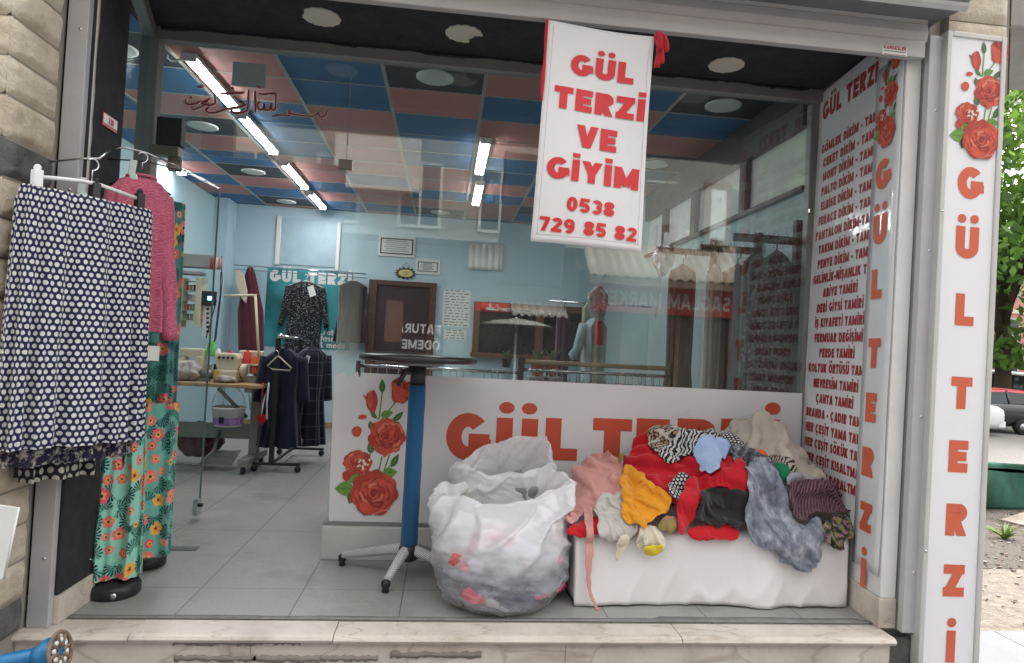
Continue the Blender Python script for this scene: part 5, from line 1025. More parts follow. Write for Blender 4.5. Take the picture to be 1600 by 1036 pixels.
t = thing('knit_top', (*tp, 1.1), 'heathered pink knit top hanging beside the black panel', 'top', 'clothes hung out at the entrance')
mb = MB(); body(mb, tp, xp, [(1.70, .045, .028, 0), (1.685, .075, .045, 0), (1.64, .11, .055, 0), (1.56, .118, .055, 0), (1.35, .112, .05, 0), (1.09, .118, .05, 0)], 4, .3, 17, 160, 90); mb.build('bodice', HEATH, t, flip=False)
for s_ in (-1, 1):
    mb = MB(); A = np.array((*(tp+xp*s_*.088), 1.64)); Bq = np.array((*(tp+xp*s_*.13+np.array((.02, -.03))), 1.06)); Pq = [A+(Bq-A)*k for k in np.linspace(0, 1, 16)]; mb.tube(Pq, [.032+.008*math.sin(k*.9)*.4 for k in range(16)], 18); mb.uv = {i: (v[0]*3, v[2]) for i, v in enumerate(mb.v)}; mb.build('sleeve', HEATH, t)
mb = MB(); mb.tube([np.array((*(tp+xp*.05*math.cos(a)+np.array((.66, -.75))*.034*math.sin(a)), 1.703+.006*math.sin(a))) for a in np.linspace(0, 2*math.pi, 24, endpoint=False)], .006, 8, closed=True); mb.build('neckband', HEATH, t)
t = thing('wire_hanger', (*tp, 1.72), 'metal hanger holding the heathered pink top', 'hanger'); mb = MB(); mb.tube([(*(tp-xp*.11), 1.655), (*tp, 1.725), (*(tp+xp*.11), 1.655)], .004, 8); mb.build('shoulder', BLK, t)
mb = MB(); mb.tube([np.array((*tp, 1.725))]+[np.array((*(tp+xp*.017*math.sin(a)), 1.765+.02*(1-math.cos(a)))) for a in np.linspace(0, 4.3, 12)], .003, 6); mb.build('hook', STEEL, t)
tubething('hanging_rod', [(-.01, .15, 1.79), (.06, .17, 1.82), (.14, .19, 1.81), (.22, .30, 1.79)], .004, STEEL, 'curved metal rod over the pink top beside the number plate', 'rod')
tubething('hanging_rod', [(.0, .16, 1.765), (.13, .172, 1.772), (.27, .26, 1.765)], .003, BLK, 'thin black rod just below the curved rod over the pink top', 'rod')
for i, (px, py, lb) in enumerate(((207, 262, 'clear plastic hanger clip dangling at the neck of the pink top'), (128, 290, 'clear plastic hanger clip dangling beside the dotted skirt'))):
    p = at(px, py, Y=.12 if i == 0 else -.03); mb = MB(); mb.obox(p, (.012, .004, 0), (-.003, .006, 0), (.003, 0, .03)); mb.obox(p+(.006, 0, -.035), (.014, .004, 0), (-.003, .006, 0), (-.003, 0, .012)); tag(mb.build('hanger_clip', pbr('clear_clip', (.55, .62, .6), .2), bevel=.004), lb, 'clip')
p = at(239, 552, Y=.2); mb = MB(); mb.obox(p, (.018, .014, 0), (-.001, .001, 0), (0, 0, .03)); tag(mb.build('price_tag', PAPER), 'small white price tag between pink top and tropical dress', 'tag')
# front odds and ends at the lower left
t = thing('paper_sign', at(8, 860, Y=-.33), 'blank white board leaning against the stone pillar at the left edge', 'board'); q = [at(*p, Y=-.33) for p in ((-60, 780), (28, 793), (4, 905), (-60, 900))]
mb = MB(); mb.prism(q, (0, .006, 0)); mb.build('board', PAPER, t, .002); mb = MB(); mb.tube([q[1]+(.002, .003, 0), q[2]+(.002, .003, 0)], .003, 6); mb.build('edge_strip', WHITE, t)
t = thing('blue_pipe', at(60, 1022, Y=-.42), 'blue painted pipe end with a rusty spoked flange at lower left', 'pipe'); bl = pbr('blue_pipe_paint', (.015, .15, .34), .35, .1, .2, 20, dirt=.4)
a = at(-70, 1052, Y=-.42); b = at(72, 1022, Y=-.42); c_ = at(92, 1018, Y=-.42); d_ = (c_-a)/np.linalg.norm(c_-a); mb = MB(); mb.tube([a, b-d_*.012], .026, 24); mb.build('pipe', bl, t)
mb = MB(); mb.tube([b-d_*.03, b-d_*.014, b, b+d_*.012, b+d_*.022, c_, c_+d_*.004], [.028, .034, .043, .046, .04, .03, .02], 28); hubp = mb.build('hub', bl, t)
s1 = np.cross(d_, (0, 0, 1)); s1 /= np.linalg.norm(s1); s2 = np.cross(s1, d_); rust2 = pbr('rusty_iron', (.22, .15, .11), .8, .3, .4, 60, bump=.5); cf = c_+d_*.004
mb = MB(); mb.tube([cf+(s1*math.cos(q)+s2*math.sin(q))*.056 for q in np.linspace(0, 2*math.pi, 40, endpoint=False)], .006, 10, closed=True)
for k in range(8): q = k*math.pi/4; mb.tube([cf+(s1*math.cos(q)+s2*math.sin(q))*.014, cf+(s1*math.cos(q)+s2*math.sin(q))*.056], .006, 8)
mb.build('flange', rust2, t); mb = MB()
for k in range(8): q = (k+.5)*math.pi/4; mb.tube([cf-d_*.002+(s1*math.cos(q)+s2*math.sin(q))*.032, cf+d_*.004+(s1*math.cos(q)+s2*math.sin(q))*.032], .007, 10)
mb.build('bolt', WHITE, t)
# ================================================================== INSIDE THE SHOP
def wrect(x0, y0, x1, y1, Y, th=.012, mb=None, mi=0):
    a, b = at(x0, (y0), Y=Y), at(x1, y1, Y=Y); mb = mb or MB(); mb.box(min(a[0], b[0]), max(a[0], b[0]), Y-th, Y, min(a[2], b[2]), max(a[2], b[2]), mi); return mb, a, b
YB = BY-.002
# doorway with wooden frame
t = thing('doorway', at(630, 520, Y=YB), 'dark doorway with brown wooden frame in the back wall', 'door')
a = at(578, 432, Y=YB); b = at(683, 437, Y=YB); x0, x1, z1 = a[0], b[0], 1.86; mb = MB(); mb.box(x0, x0+.1, BY-.05, YB, 0, z1); mb.box(x1-.08, x1, BY-.05, YB, 0, z1); mb.box(x0+.1, x1-.08, BY-.049, YB, z1-.06, z1); mb.build('frame', pbr('dark_brown_wood', (.075, .036, .02), .6, var=.35, vs=20), t, .004)
mb = MB(); mb.box(x0+.1, x1-.08, BY-.012, YB, 0, z1-.06); mb.build('dark_infill', pbr('opening_dark', (.018, .010, .011), .5, var=.3), t)  # near-black panel: darkness of the open doorway put into the colour
for i, (q, lb) in enumerate(((((592, 367, 648, 403)), 'framed certificate with black border on the blue back wall'), ((650, 404, 687, 430), 'pale framed paper between certificate and doorway corner'), ((733, 380, 784, 424), 'white pleated sheet high on the back wall standing in for a mirrored awning'))):
    t = thing('wall_frame' if i < 2 else 'awning_reflection', at((q[0]+q[2])/2, (q[1]+q[3])/2, Y=YB), lb, 'picture frame' if i < 2 else 'paper')
    if i < 2:
        mb, a, b = wrect(*q, YB, .02); mb.build('frame', WHITE if i == 0 else PAPER, t, .003); mb, a, b = wrect(q[0]+3, q[1]+4, q[2]-3, q[3]-4, YB-.0205, .003); mb.build('border', BLK if i == 0 else INK, t)
        mb, a, b = wrect(q[0]+5, q[1]+6, q[2]-5, q[3]-6, YB-.024, .002); mb.build('paper', PAPER, t); mb = MB()
        for k in range(6): z = b[2]+(a[2]-b[2])*(k+.8)/6.6; mb.box(a[0]+.03+.02*(k % 2), b[0]-.03-.015*(k % 3), YB-.0275, YB-.026, z, z+.008)
        mb.build('ink_line', INK, t)
    else:
        a, b = at(q[0], q[1], Y=YB), at(q[2], q[3], Y=YB); mb = MB(); xs = np.linspace(a[0], b[0], 90); mb.grid([[(x, YB-.02-.012*abs(math.sin((x-a[0])*38)), z) for x in xs] for z in (a[2], (a[2]+b[2])/2, b[2])]); mb.build('sheet', PAPER, t, solid=.002)  # pleated sheet added in place of the awning's reflection in the glass
t = thing('wall_plaque', at(634, 427, Y=YB), 'black scalloped plaque with yellow oval over the doorway', 'plaque'); p = at(634, 427, Y=YB-.01); mb = MB(); mb.prism([(p[0]+(.125+.012*math.cos(14*q))*math.cos(q), YB-.015, p[2]+(.07+.010*math.cos(14*q))*math.sin(q)) for q in np.linspace(0, 2*math.pi, 112, endpoint=False)], (0, .014, 0)); mb.build('backing', BLK, t)
mb = MB(); mb.prism([(p[0]+.088*math.cos(q), YB-.019, p[2]+.046*math.sin(q)) for q in np.linspace(0, 2*math.pi, 48, endpoint=False)], (0, .005, 0)); mb.build('oval', pbr('plaque_yellow', (.6, .52, .12), .4), t)
mb = MB(); mb.tube([(p[0]-.05, YB-.006, p[2]+.07), (p[0], YB-.006, p[2]+.14), (p[0]+.05, YB-.006, p[2]+.07)], .003, 6); mb.build('cord', BLK, t)
mb = MB(); 
for k in range(3): mb.box(p[0]-.03, p[0]+.03, YB-.021, YB-.0195, p[2]-.022+k*.016, p[2]-.015+k*.016)
mb.build('ink_line', INK, t)
for i, (q, lb) in enumerate((((693, 452, 733, 512), 'tall printed notice sheet beside the doorway'), ((694, 514, 728, 532), 'lower printed notice sheet under the tall notice'))):
    t = thing('notice', at((q[0]+q[2])/2, (q[1]+q[3])/2, Y=YB), lb, 'notice', 'notices on the back wall'); mb, a, b = wrect(*q, YB, .004); mb.build('sheet', PAPER, t); mb = MB(); n = 13 if i == 0 else 4
    for k in range(n):
        z = b[2]+(a[2]-b[2])*(k+.5)/n; x = a[0]+.03
        while x < b[0]-.06: l = random.uniform(.02, .07); mb.box(x, min(x+l, b[0]-.02), YB-.0055, YB-.004, z, z+.012); x += l+.02
    mb.build('ink_line', INK, t)
# long serving window in the back wall
t = thing('serving_window', at(900, 515, Y=YB), 'long wood framed dark window in the back wall', 'window'); a = at(741, 471, Y=YB); b = at(1062, 558, Y=YB); x0, x1, z0, z1 = a[0], 3.3, 1.02, a[2]
mb = MB(); mb.box(x0, x0+.08, BY-.05, YB, z0, z1); mb.box(x1-.08, x1, BY-.05, YB, z0, z1); mb.box(x0+.08, x1-.08, BY-.049, YB, z1-.08, z1); mb.box(x0-.02, x1+.02, BY-.12, YB, z0-.05, z0); xm = (x0+x1)/2+.05; mb.box(xm-.05, xm+.05, BY-.048, YB, z0, z1-.08); mb.build('frame', WOOD, t, .004)
mb = MB(); mb.box(x0+.08, xm-.05, BY-.014, YB, z0, z1-.08); mb.box(xm+.05, x1-.08, BY-.014, YB, z0, z1-.08); mb.build('pane', pbr('dark_pane', (.014, .013, .015), .15), t)
mb = MB(); mb.box(1.72, 3.32, BY-.012, YB, 1.86, 1.875); mb.build('dado_strip', PAPER, t) if False else None
# poster
t = thing('poster', at(480, 480, Y=YB), 'teal shop poster with white lettering behind the black sequin dress', 'poster'); TL_, TR_, BL_ = at(424, 417, Y=YB), at(556, 424, Y=YB), at(413, 541, Y=YB); mb = MB(); zp0 = BL_[2]; mb.box(-.83, .20, YB-.004, YB, zp0, TL_[2]); k = NT('poster_teal'); cq = k.coord(); k.l(k.ramp(k.noise(cq, 2.2, 5, .6), (.35, (.01, .13, .15)), (.5, (.03, .27, .29)), (.7, (.05, .36, .37))), k.b.inputs['Base Color']); k.b.inputs['Roughness'].default_value = .5; mb.build('sheet', k.m, t)
Mq = frame((-.83, YB-.004, zp0), (1, 0, 0), (0, 0, 1)); mb = MB(); fit_text(mb, Mq, 'GÜL TERZİ', (421, 440), (549, 446), 18, .3, .12)
for s, x, y in (('..rat', 500, 523), ('tasar.', 500, 533), ('& moda', 497, 543)): q = loc2(x, y, Mq); text(mb, s, q[0], q[1], .075, .22, 1, .1)
mb.build('lettering', WHITE, t, M=Mq)
# garments on the back wall
def coat(name, c, xdr, zt, zb, w, mat, label, cat, seed, sleeve=True, hanger=None, hd=.06, flare=1.1, grp=None, uvs=1):
    t = thing(name, (*c, zb), label, cat, grp); xdr = np.array(xdr, float); mb = MB(); h = zt-zb
    body(mb, c, xdr, [(zt, w*.22, hd*.5, 0), (zt-.02, w*.45, hd*.7, 0), (zt-.07*1, w*.86, hd, 0), (zt-.25*h, w*.84, hd*1.05, 0), (zt-.5*h, w*.78, hd, 0), (zb, w*flare, hd*1.2, 0)], 5, .5, seed, 120, 60); mb.build('bodice', mat, t, flip=False)
    if sleeve:
        for s in (-1, 1):
            mb = MB(); A = np.array((*(c+xdr*s*w*.80), zt-.075)); B_ = np.array((*(c+xdr*s*w*1.12), zt-.55*min(h, 1.0))); mb.tube([A+(B_-A)*k for k in np.linspace(0, 1, 10)], [hd*(.85-.03*k) for k in range(10)], 14); mb.uv = {i: (v[0], v[2]) for i, v in enumerate(mb.v)}; mb.build('sleeve', mat, t)
    if hanger:
        mb = MB(); mb.tube([(*(c-xdr*w*.8), zt-.06), (*c, zt+.01), (*(c+xdr*w*.8), zt-.06)], .008, 8); mb.tube([np.array((*c, zt+.01))]+[np.array((*(c+xdr*.02*math.sin(a)), zt+.045+.02*(1-math.cos(a)))) for a in np.linspace(0, 4.2, 10)], .004, 6); mb.build('hanger', hanger, t)
    return t
SEQ = pattern('black_sequin_cloth', 'sequin', (.008, .008, .01), (.26, .26, .29), sc=120); C0 = np.array
p = at(478, 440, Y=BY-.1); q = at(478, 558, Y=BY-.1); t = coat('sequin_dress', C0((p[0], BY-.1)), (1, 0), p[2], q[2]-.1, .245, SEQ, 'black sequined dress with long sleeves hanging over the poster', 'dress', 41, True, WHITE, .05, .9)
mb = MB(); pt = at(487, 455, Y=BY-.17); mb.obox(pt, (.035, 0, .015), (0, .002, 0), (-.02, 0, .06)); mb.build('tag', PAPER, t)
p = at(545, 436, Y=BY-.12); q = at(545, 535, Y=BY-.12); coat('jacket', C0((p[0]+.06, BY-.12)), (1, 0), p[2]-.02, q[2], .20, cloth('black_wool', (.014, .015, .02)), 'plain black jacket on a hanger between poster and doorway', 'jacket', 43, False, CREAM, .06, 1.05)
mb = MB(); a = at(366, 414, Y=BY-.1); b = at(572, 428, Y=BY-.1); mb.tube([a, b], .008, 8); mb.tube([a+(0, 0, -.05), b+(0, 0, -.05)], .005, 8); tag(mb.build('wall_rail', STEEL), 'double metal hanging rail on the back wall above the poster', 'rail')
t = thing('curtain_track', at(520, 400, Y=YB), 'pale sliding panel track with white panel above the poster', 'panel'); mb = MB(); a = at(437, 338, Y=YB); b = at(531, 346, Y=YB); mb.box(a[0]-.02, a[0]+.03, YB-.03, YB, TL_[2]+.03, a[2]); mb.box(b[0]-.02, b[0]+.02, YB-.03, YB, TL_[2], b[2]-.02); mb.build('upright', PAPER, t, .003)
mb = MB(); mb.box(a[0]+.03, b[0]-.02, YB-.012, YB, TL_[2]+.04, a[2]-.01); mb.build('panel', pbr('pale_blue_panel', (.34, .48, .53), .5), t)
# ironing board and sleeve board
t = thing('ironing_board', at(390, 545, Y=5.3), 'burgundy ironing board standing upright against the back wall', 'ironing board'); mb = MB(); nb_ = 26; L_ = []; Rr_ = []
for k in range(nb_):
    v = k/(nb_-1); yv = 418+v*130; ctr = 392+2*v; wd = 21*min(1, .16+1.35*v**.75)*(1 if v < .97 else .96); L_.append(at(ctr-wd, yv, Y=5.30+.18*(1-v))); Rr_.append(at(ctr+wd*.85, yv, Y=5.30+.18*(1-v)))
mb.grid([[l+(r-l)*u+np.array((0, -.05*math.sin(math.pi*u)-.01*math.sin(u*25+l[2]*4), 0)) for u in np.linspace(0, 1, 14)] for l, r in zip(L_, Rr_)], [[(l[0]+u*.3, l[2]) for u in np.linspace(0, 1, 14)] for l in L_]); mb.build('cover', cloth('burgundy_cloth', (.075, .014, .025)), t, solid=.02)
mb = MB(); mb.tube([at(382, 555, Y=5.4), at(392, 640, Y=5.45)], .012, 8); mb.tube([at(403, 555, Y=5.4), at(396, 640, Y=5.45)], .012, 8); mb.build('leg', STEEL, t)
mb = MB(); mb.prism([at(*p, Y=5.28) for p in ((368, 424), (374, 422), (381, 432), (386, 455), (384, 474), (377, 466), (369, 446))], (0, .03, 0)); tag(mb.build('sleeve_board', cloth('cream_board_cloth', (.60, .52, .40)), bevel=.006), 'small cream sleeve ironing board hanging left of the burgundy board', 'sleeve board')
# thread shelves on the left wall
t = thing('thread_shelf', at(300, 430, Y=3.9), 'grey wall shelf box with compartments of thread on the left wall', 'shelf'); mb = MB(); SY_ = 4.1; GRY = pbr('shelf_grey', (.32, .32, .30), .6, dirt=.15)
wrect(272, 398, 345, 422, SY_, .16, mb); wrect(268, 424, 322, 432, SY_, .2, mb); wrect(268, 476, 290, 512, SY_, .08, mb); mb.build('shelf_box', GRY, t, .004)
mb = MB(); 
for k in range(5): wrect(290, 440+k*15, 316, 442+k*15, SY_, .15, mb)
wrect(288, 436, 291, 512, SY_, .15, mb); wrect(316, 436, 319, 512, SY_, .15, mb); mb.build('rack_frame', CREAM, t)
TH_ = [pbr('thread_%s' % n_, c, .7) for n_, c in (('red', (.4, .03, .03)), ('white', (.6, .6, .57)), ('olive', (.22, .2, .06)), ('teal', (.05, .2, .2)), ('dark', (.03, .03, .04)), ('rose', (.5, .2, .18)))]
for r_ in range(4):
    for k in range(5): 
        mb = MB(); a = at(293.5+k*5.2, 455+r_*15, Y=SY_-.1); mb.lathe([(.016, 0), (.018, .006), (.012, .012), (.012, .05), (.018, .056), (.016, .06)], a, 10); mb.build('spool', TH_[(r_*3+k*2) % 6], t)
for k in range(3): mb = MB(); a = at(331+k*6, 421, Y=SY_-.17); mb.lathe([(.02, 0), (.014, .1), (.006, .11)], a, 10); mb.build('cone', TH_[(0, 1, 5)[k]], t)
t = thing('power_strip', at(322, 490, Y=4.05), 'long white power strip hanging with a black adapter on the left wall', 'power strip'); mb, a, b = wrect(320, 470, 329, 526, 4.05, .03); mb.build('strip', WHITE, t, .004); mb = MB()
for k in range(7): wrect(322.5, 474+k*7, 326.5, 478+k*7, 4.019, .002, mb)
mb.build('socket', BLK, t); mb, a, b = wrect(317, 455, 338, 478, 4.04, .06); ad = mb.build('adapter', BLK, t, .006); mb = MB(); wrect(325, 463, 331, 469, 3.979, .003, mb); mb.build('led', emis('blue_led', (.1, .45, 1), 4), ad)
for i, (P, lb) in enumerate(((((335, 425), (333, 455), (338, 470), (330, 500), (322, 528)), 'thin black cable looping down beside the white power strip'), (((345, 425), (344, 460), (340, 490), (334, 540), (340, 556)), 'thicker black cable hanging from the shelf to the sewing table'), (((346, 400), (347, 440), (343, 480), (337, 530), (330, 545)), 'black cable hanging along the wall at the right of the shelf'))):
    Q = [at(*p, Y=4.0) for p in P]; tubething('cable', [Q[0]]+[Q[j]+(Q[j+1]-Q[j])*k/4 for j in range(len(Q)-1) for k in range(1, 5)], .005, BLK, lb, 'cable', 'cables on the left wall')
# sewing table
t = thing('sewing_table', (-.45, 2.95, 0), 'industrial sewing table with wooden top on a grey steel frame with pedal', 'table'); TW = pbr('table_wood', (.42, .27, .13), .5, var=.25, vs=12); FG = pbr('frame_grey_green', (.26, .27, .24), .5, dirt=.15)
mb = MB(); mb.box(-1.15, -.05, 2.74, 3.3, .675, .705); mb.build('table_top', TW, t, .006)
for lx in (-.15, -1.05):
    mb = MB(); mb.box(lx-.035, lx+.035, 2.98, 3.06, .12, .675); mb.box(lx-.03, lx+.03, 2.76, 3.28, .64, .674); mb.box(lx-.04, lx+.04, 2.72, 3.3, .06, .12); lg = mb.build('leg', FG, t, .006)
    for y in (2.75, 3.26): mb = MB(); mb.lathe([(.0, -.014), (.026, -.014), (.03, 0), (.026, .014), (0, .014)], (lx, y, .03), 20, ax='x', caps=False); mb.build('caster', BLK, lg)
mb = MB(); mb.box(-1.05, -.17, 2.99, 3.05, .24, .36); mb.build('crossbar', FG, t, .004); mb = MB(); mb.tube([(-1.1, 2.80, .06), (-.5, 2.80, .06), (-.42, 2.88, .16), (-.42, 3.0, .3)], .014, 8); mb.tube([(-.38, 2.78, .66), (-.22, 3.0, .42)], .016, 8); mb.build('brace', FG, t)
mb = MB(); pc = at(345, 722, Z=.05)
for k in range(7): mb.obox((pc[0], pc[1]+.0-.1+k*.034, .05+k*.012), (.1, 0, 0), (0, .011, .004), (0, 0, .004))
mb.obox((pc[0]-.105, pc[1], .086), (.01, 0, 0), (0, .12, .042), (0, 0, .008)); mb.obox((pc[0]+.105, pc[1], .086), (.01, 0, 0), (0, .12, .042), (0, 0, .008)); mb.build('pedal', pbr('worn_pedal', (.36, .36, .34), .5, .5), t, .002)
# sewing machines and things on the table
t = thing('overlock_machine', at(360, 595, Y=2.95), 'beige overlock sewing machine on the wooden sewing table', 'sewing machine'); B0 = at(338, 598, Y=2.86); zt_ = .705
xa_, xb_ = at(336, 580, Y=2.9)[0], at(372, 580, Y=2.9)[0]
mb = MB(); mb.box(xa_, xb_, 2.86, 3.06, zt_, zt_+.1); mb.build('bed', CREAM, t, .012); mb = MB(); mb.prism([(xa_+.02, 2.88, zt_+.09), (xb_-.01, 2.88, zt_+.09), (xb_, 2.88, zt_+.2), (xb_-.02, 2.88, zt_+.235), (xa_+.01, 2.88, zt_+.235), (xa_-.01, 2.88, zt_+.2)], (0, .15, 0)); hd_ = mb.build('head', CREAM, t, .012)
mb = MB()
for k in range(4): mb.lathe([(.011, 0), (.011, -.012), (.007, -.016), (0, -.016)], (xa_+.035+k*.034, 2.877, zt_+.2), 12, ax='y', caps=False)
mb.build('tension_dial', BLK, hd_); mb = MB(); mb.lathe([(.0, 0), (.05, 0), (.055, .012), (.05, .04), (.02, .045), (0, .045)], (xb_+.005, 2.96, zt_+.1), 24, ax='x', caps=False); mb.build('handwheel', CREAM, t)
mb = MB(); mb.tube([(xa_-.13, 2.93, zt_+.05), (xa_-.001, 2.93, zt_+.06)], .04, 18); mb.box(xa_-.13, xa_-.06, 2.88, 2.98, zt_, zt_+.03); mb.build('motor', pbr('motor_grey', (.2, .2, .19), .4, .4), t); mb = MB(); wrect(334, 578, 342, 592, 2.858, .003, mb); mb.build('warning_label', pbr('label_yellow', (.6, .42, .05), .5), t)
t = thing('flatbed_machine', at(395, 590, Y=3.1), 'white flatbed sewing machine behind the overlock machine', 'sewing machine'); xa2, xb2 = at(372, 585, Y=3.1)[0], at(408, 585, Y=3.1)[0]; mb = MB(); mb.box(xa2, xb2, 3.05, 3.2, zt_, zt_+.05); mb.build('bed', WHITE, t, .008); mb = MB(); mb.box(xb2-.06, xb2, 3.07, 3.18, zt_+.05, zt_+.2); mb.box(xa2, xb2, 3.08, 3.17, zt_+.19, zt_+.26); mb.box(xa2, xa2+.05, 3.08, 3.17, zt_+.1, zt_+.19); mb.build('arm', CREAM, t, .012); mb = MB(); mb.tube([(xa2+.025, 3.12, zt_+.055), (xa2+.025, 3.12, zt_+.1)], .005, 8); mb.build('needle_bar', STEEL, t)
copy_thing(t, (-.42, -.14, 0), 'second white flatbed sewing machine at the left half of the sewing table'); t = thing('thread_stand', at(402, 560, Y=3.05), 'cream thread stand with a tall pole behind the orange cones', 'thread stand'); mb = MB(); a = at(406, 585, Y=3.05); b = at(399, 461, Y=3.05); c_ = at(350, 462, Y=3.0); mb.tube([a, b], .011, 10); mb.build('pole', CREAM, t); mb = MB(); mb.tube([b+(.012, 0, 0), c_], .009, 8); mb.build('arm', CREAM, t); mb = MB(); mb.box(a[0]-.15, a[0]+.16, 2.98, 3.12, zt_+.14, zt_+.152); mb.tube([a*1.0+(0, 0, 0), (a[0], a[1], zt_)], .011, 8); mb.build('tray', CREAM, t, .003)
for i, (px, py, s, m, lb) in enumerate(((398, 583, 1.0, pbr('orange_thread', (.52, .10, .025), .8, bump=.4, bs=300), 'large orange thread cone at the front of the thread stand'), (386, 568, .8, pbr('red_thread', (.5, .05, .03), .8), 'narrow red thread cone beside the orange cone'), (358, 566, .7, TH_[0], 'dark red thread cone behind the overlock machine'), (340, 560, .6, TH_[1], 'cream thread cone behind the overlock machine'), (330, 556, .9, pbr('green_thread', (.08, .38, .09), .7), 'tall green thread cone at the left of the overlock machine'))):
    a = at(px, py, Y=3.03); mb = MB(); s2_ = s*.045; mb.lathe([(s2_*.2, -.004), (s2_, 0), (s2_*.95, .006), (s2_*.8, .12*s), (s2_*.35, .125*s), (s2_*.3, .14*s), (0, .14*s)], (a[0], a[1], max(zt_+.001, a[2])), 20); tag(mb.build('thread_cone', m), lb, 'thread cone', 'thread cones on the sewing table')
mb = MB(); a = at(262, 562, Y=3.25); b = at(312, 590, Y=3.25); 
lump(((a[0]+b[0])/2, 3.1, zt_+.06), (.16, .1, .07), pattern('violet_mottle_cloth', 'tiedye', (.10, .05, .08), (.35, .33, .3), (.5, .48, .44), sc=9), 'mottled fabric pile on the left of the sewing table', 77, 'work fabrics on the table'); lump((-.62, 3.12, .2), (.18, .1, .15), pattern('dark_rose_cloth', 'tiedye', (.05, .02, .03), (.14, .05, .07), (.2, .12, .12), sc=9), 'dark red flowered fabric stuffed under the sewing table', 79, 'work fabrics on the table')
t = thing('bucket', at(356, 650, Y=2.86), 'white and purple plastic bucket hanging under the sewing table', 'bucket'); p = at(356, 665, Y=2.86); mb = MB(); mb.lathe([(0, 0), (.105, 0), (.125, .14), (.132, .14), (.132, .152), (.122, .152), (.1, .01)], p, 32, caps=False); mb.build('pail', WHITE, t); mb = MB(); mb.lathe([(.1085, .012), (.1165, .07)], p, 32, caps=False); mb.build('label', pbr('label_lilac', (.30, .18, .42), .5, var=.5, vs=25), t)
mb = MB(); mb.tube([p+(-.128*math.cos(q), -.01, .15+.17*math.sin(q)) for q in np.linspace(0, math.pi, 16)], .004, 6); mb.build('handle', WHITE, t); mb = MB(); mb.prism([p+(-.03, -.122, .03), p+(.005, -.122, .03), p+(.005, -.127, .08), p+(-.03, -.127, .08)], (0, -.002, 0)); mb.build('label_patch', BLK, t)
for i, (x0, lb) in enumerate(((413, 'red tape measure hanging at the right of the sewing table'), (421, 'white tape measure hanging beside the red one'))):
    P = [at(x0-2+i, 598, Y=2.8), at(x0-4, 630, Y=2.8), at(x0-8+i*4, 655, Y=2.8)]; mb = MB(); ribbon(mb, P, (.008, 0, 0)); tag(mb.build('tape_measure', TH_[0] if i == 0 else PAPER, solid=.001), lb, 'tape measure')
mb = MB(); a = at(409, 655, Y=2.8); mb.prism([a+(.045*(16*math.sin(q)**3)/17, 0, .05*(13*math.cos(q)-5*math.cos(2*q)-2*math.cos(3*q)-math.cos(4*q))/17) for q in np.linspace(0, 2*math.pi, 30, endpoint=False)], (0, .02, 0)); tag(mb.build('heart_cushion', redc, bevel=.006), 'small red heart shaped pin cushion under the tape measures', 'cushion')
# more work things on and above the sewing table
for i, (px, py, Y, kind, m, lb) in enumerate(((278, 590, 3.0, 'jar', CREAM, 'cream jar of pins at the left of the sewing table'), (305, 566, 3.22, 'box', PAPER, 'white carton at the back of the sewing table'), (320, 560, 3.2, 'box', GRY, 'grey tool box behind the green thread cone'), (371, 545, 3.25, 'jar', TH_[0], 'red pencil jar behind the sewing machines'), (412, 560, 3.2, 'box', CREAM, 'cream carton board behind the orange thread cone'), (270, 560, 3.2, 'jar', TH_[3], 'teal tin at the far left of the sewing table'), (347, 552, 3.25, 'box', BLK, 'small black radio box behind the overlock machine'))):
    a = at(px, py, Y=Y); z0_ = .706; mb = MB()
    if kind == 'jar':
        mb.lathe([(0, 0), (.035, 0), (.036, .07), (.03, .09), (.03, .1), (.0, .1)], (a[0], Y, z0_), 18, caps=False)
        for k in range(5): mb.tube([(a[0]+.01*math.cos(k*1.3), Y+.01*math.sin(k*1.3), z0_+.09), (a[0]+.03*math.cos(k*1.3), Y+.03*math.sin(k*1.3), z0_+.16+.015*(k % 3))], .004, 6)
        tag(mb.build('jar', m), lb, 'jar', 'work things on the sewing table')
    else: mb.obox((a[0], Y, z0_+.06), (.055, .01, 0), (-.006, .035, 0), (0, 0, .06)); mb.obox((a[0], Y, z0_+.124), (.058, .011, 0), (-.007, .038, 0), (0, 0, .004)); tag(mb.build('storage_box', m, bevel=.003), lb, 'box', 'work things on the sewing table')
lump((-.72, 2.93, .78), (.17, .13, .09), pattern('white_mottle_cloth', 'tiedye', (.25, .18, .22), (.55, .52, .48), (.62, .6, .56), sc=9), 'white and violet fabric heap on the near left of the sewing table', 81, 'work fabrics on the table')
lump((-.36, 2.84, .735), (.09, .05, .03), pattern('orange_mottle_cloth', 'tiedye', (.3, .1, .05), (.45, .4, .33), (.6, .55, .5), sc=14), 'small patterned cloth scrap in front of the overlock machine', 87, 'work fabrics on the table')
# rolling garment rack with coats
t = thing('garment_rack', (.05, 3.2, 0), 'black rolling garment rack with casters carrying dark coats', 'garment rack'); mb = MB(); rx = .03
mb.box(rx-.018, rx+.018, 2.86, 2.90, .075, 1.08); mb.box(rx-.018, rx+.018, 3.66, 3.70, .075, 1.08); mb.box(rx-.15, .26, 2.865, 2.895, .055, .075); mb.box(rx-.15, .30, 3.665, 3.695, .055, .075); mb.box(rx-.012, rx+.012, 2.9, 3.66, .06, .08); mb.build('frame', BLK, t, .002)
mb = MB(); mb.tube([(rx, 2.85, 1.09), (rx, 3.72, 1.09)], .012, 10); mb.tube([(rx, 2.88, 1.09), (rx+.02, 2.86, 1.10), (rx+.16, 2.86, 1.09)], .012, 8); mb.lathe([(0, -.02), (.02, -.016), (.024, 0), (.02, .016), (0, .02)], (rx+.02, 2.86, 1.10), 14); mb.build('rail', STEEL, t)
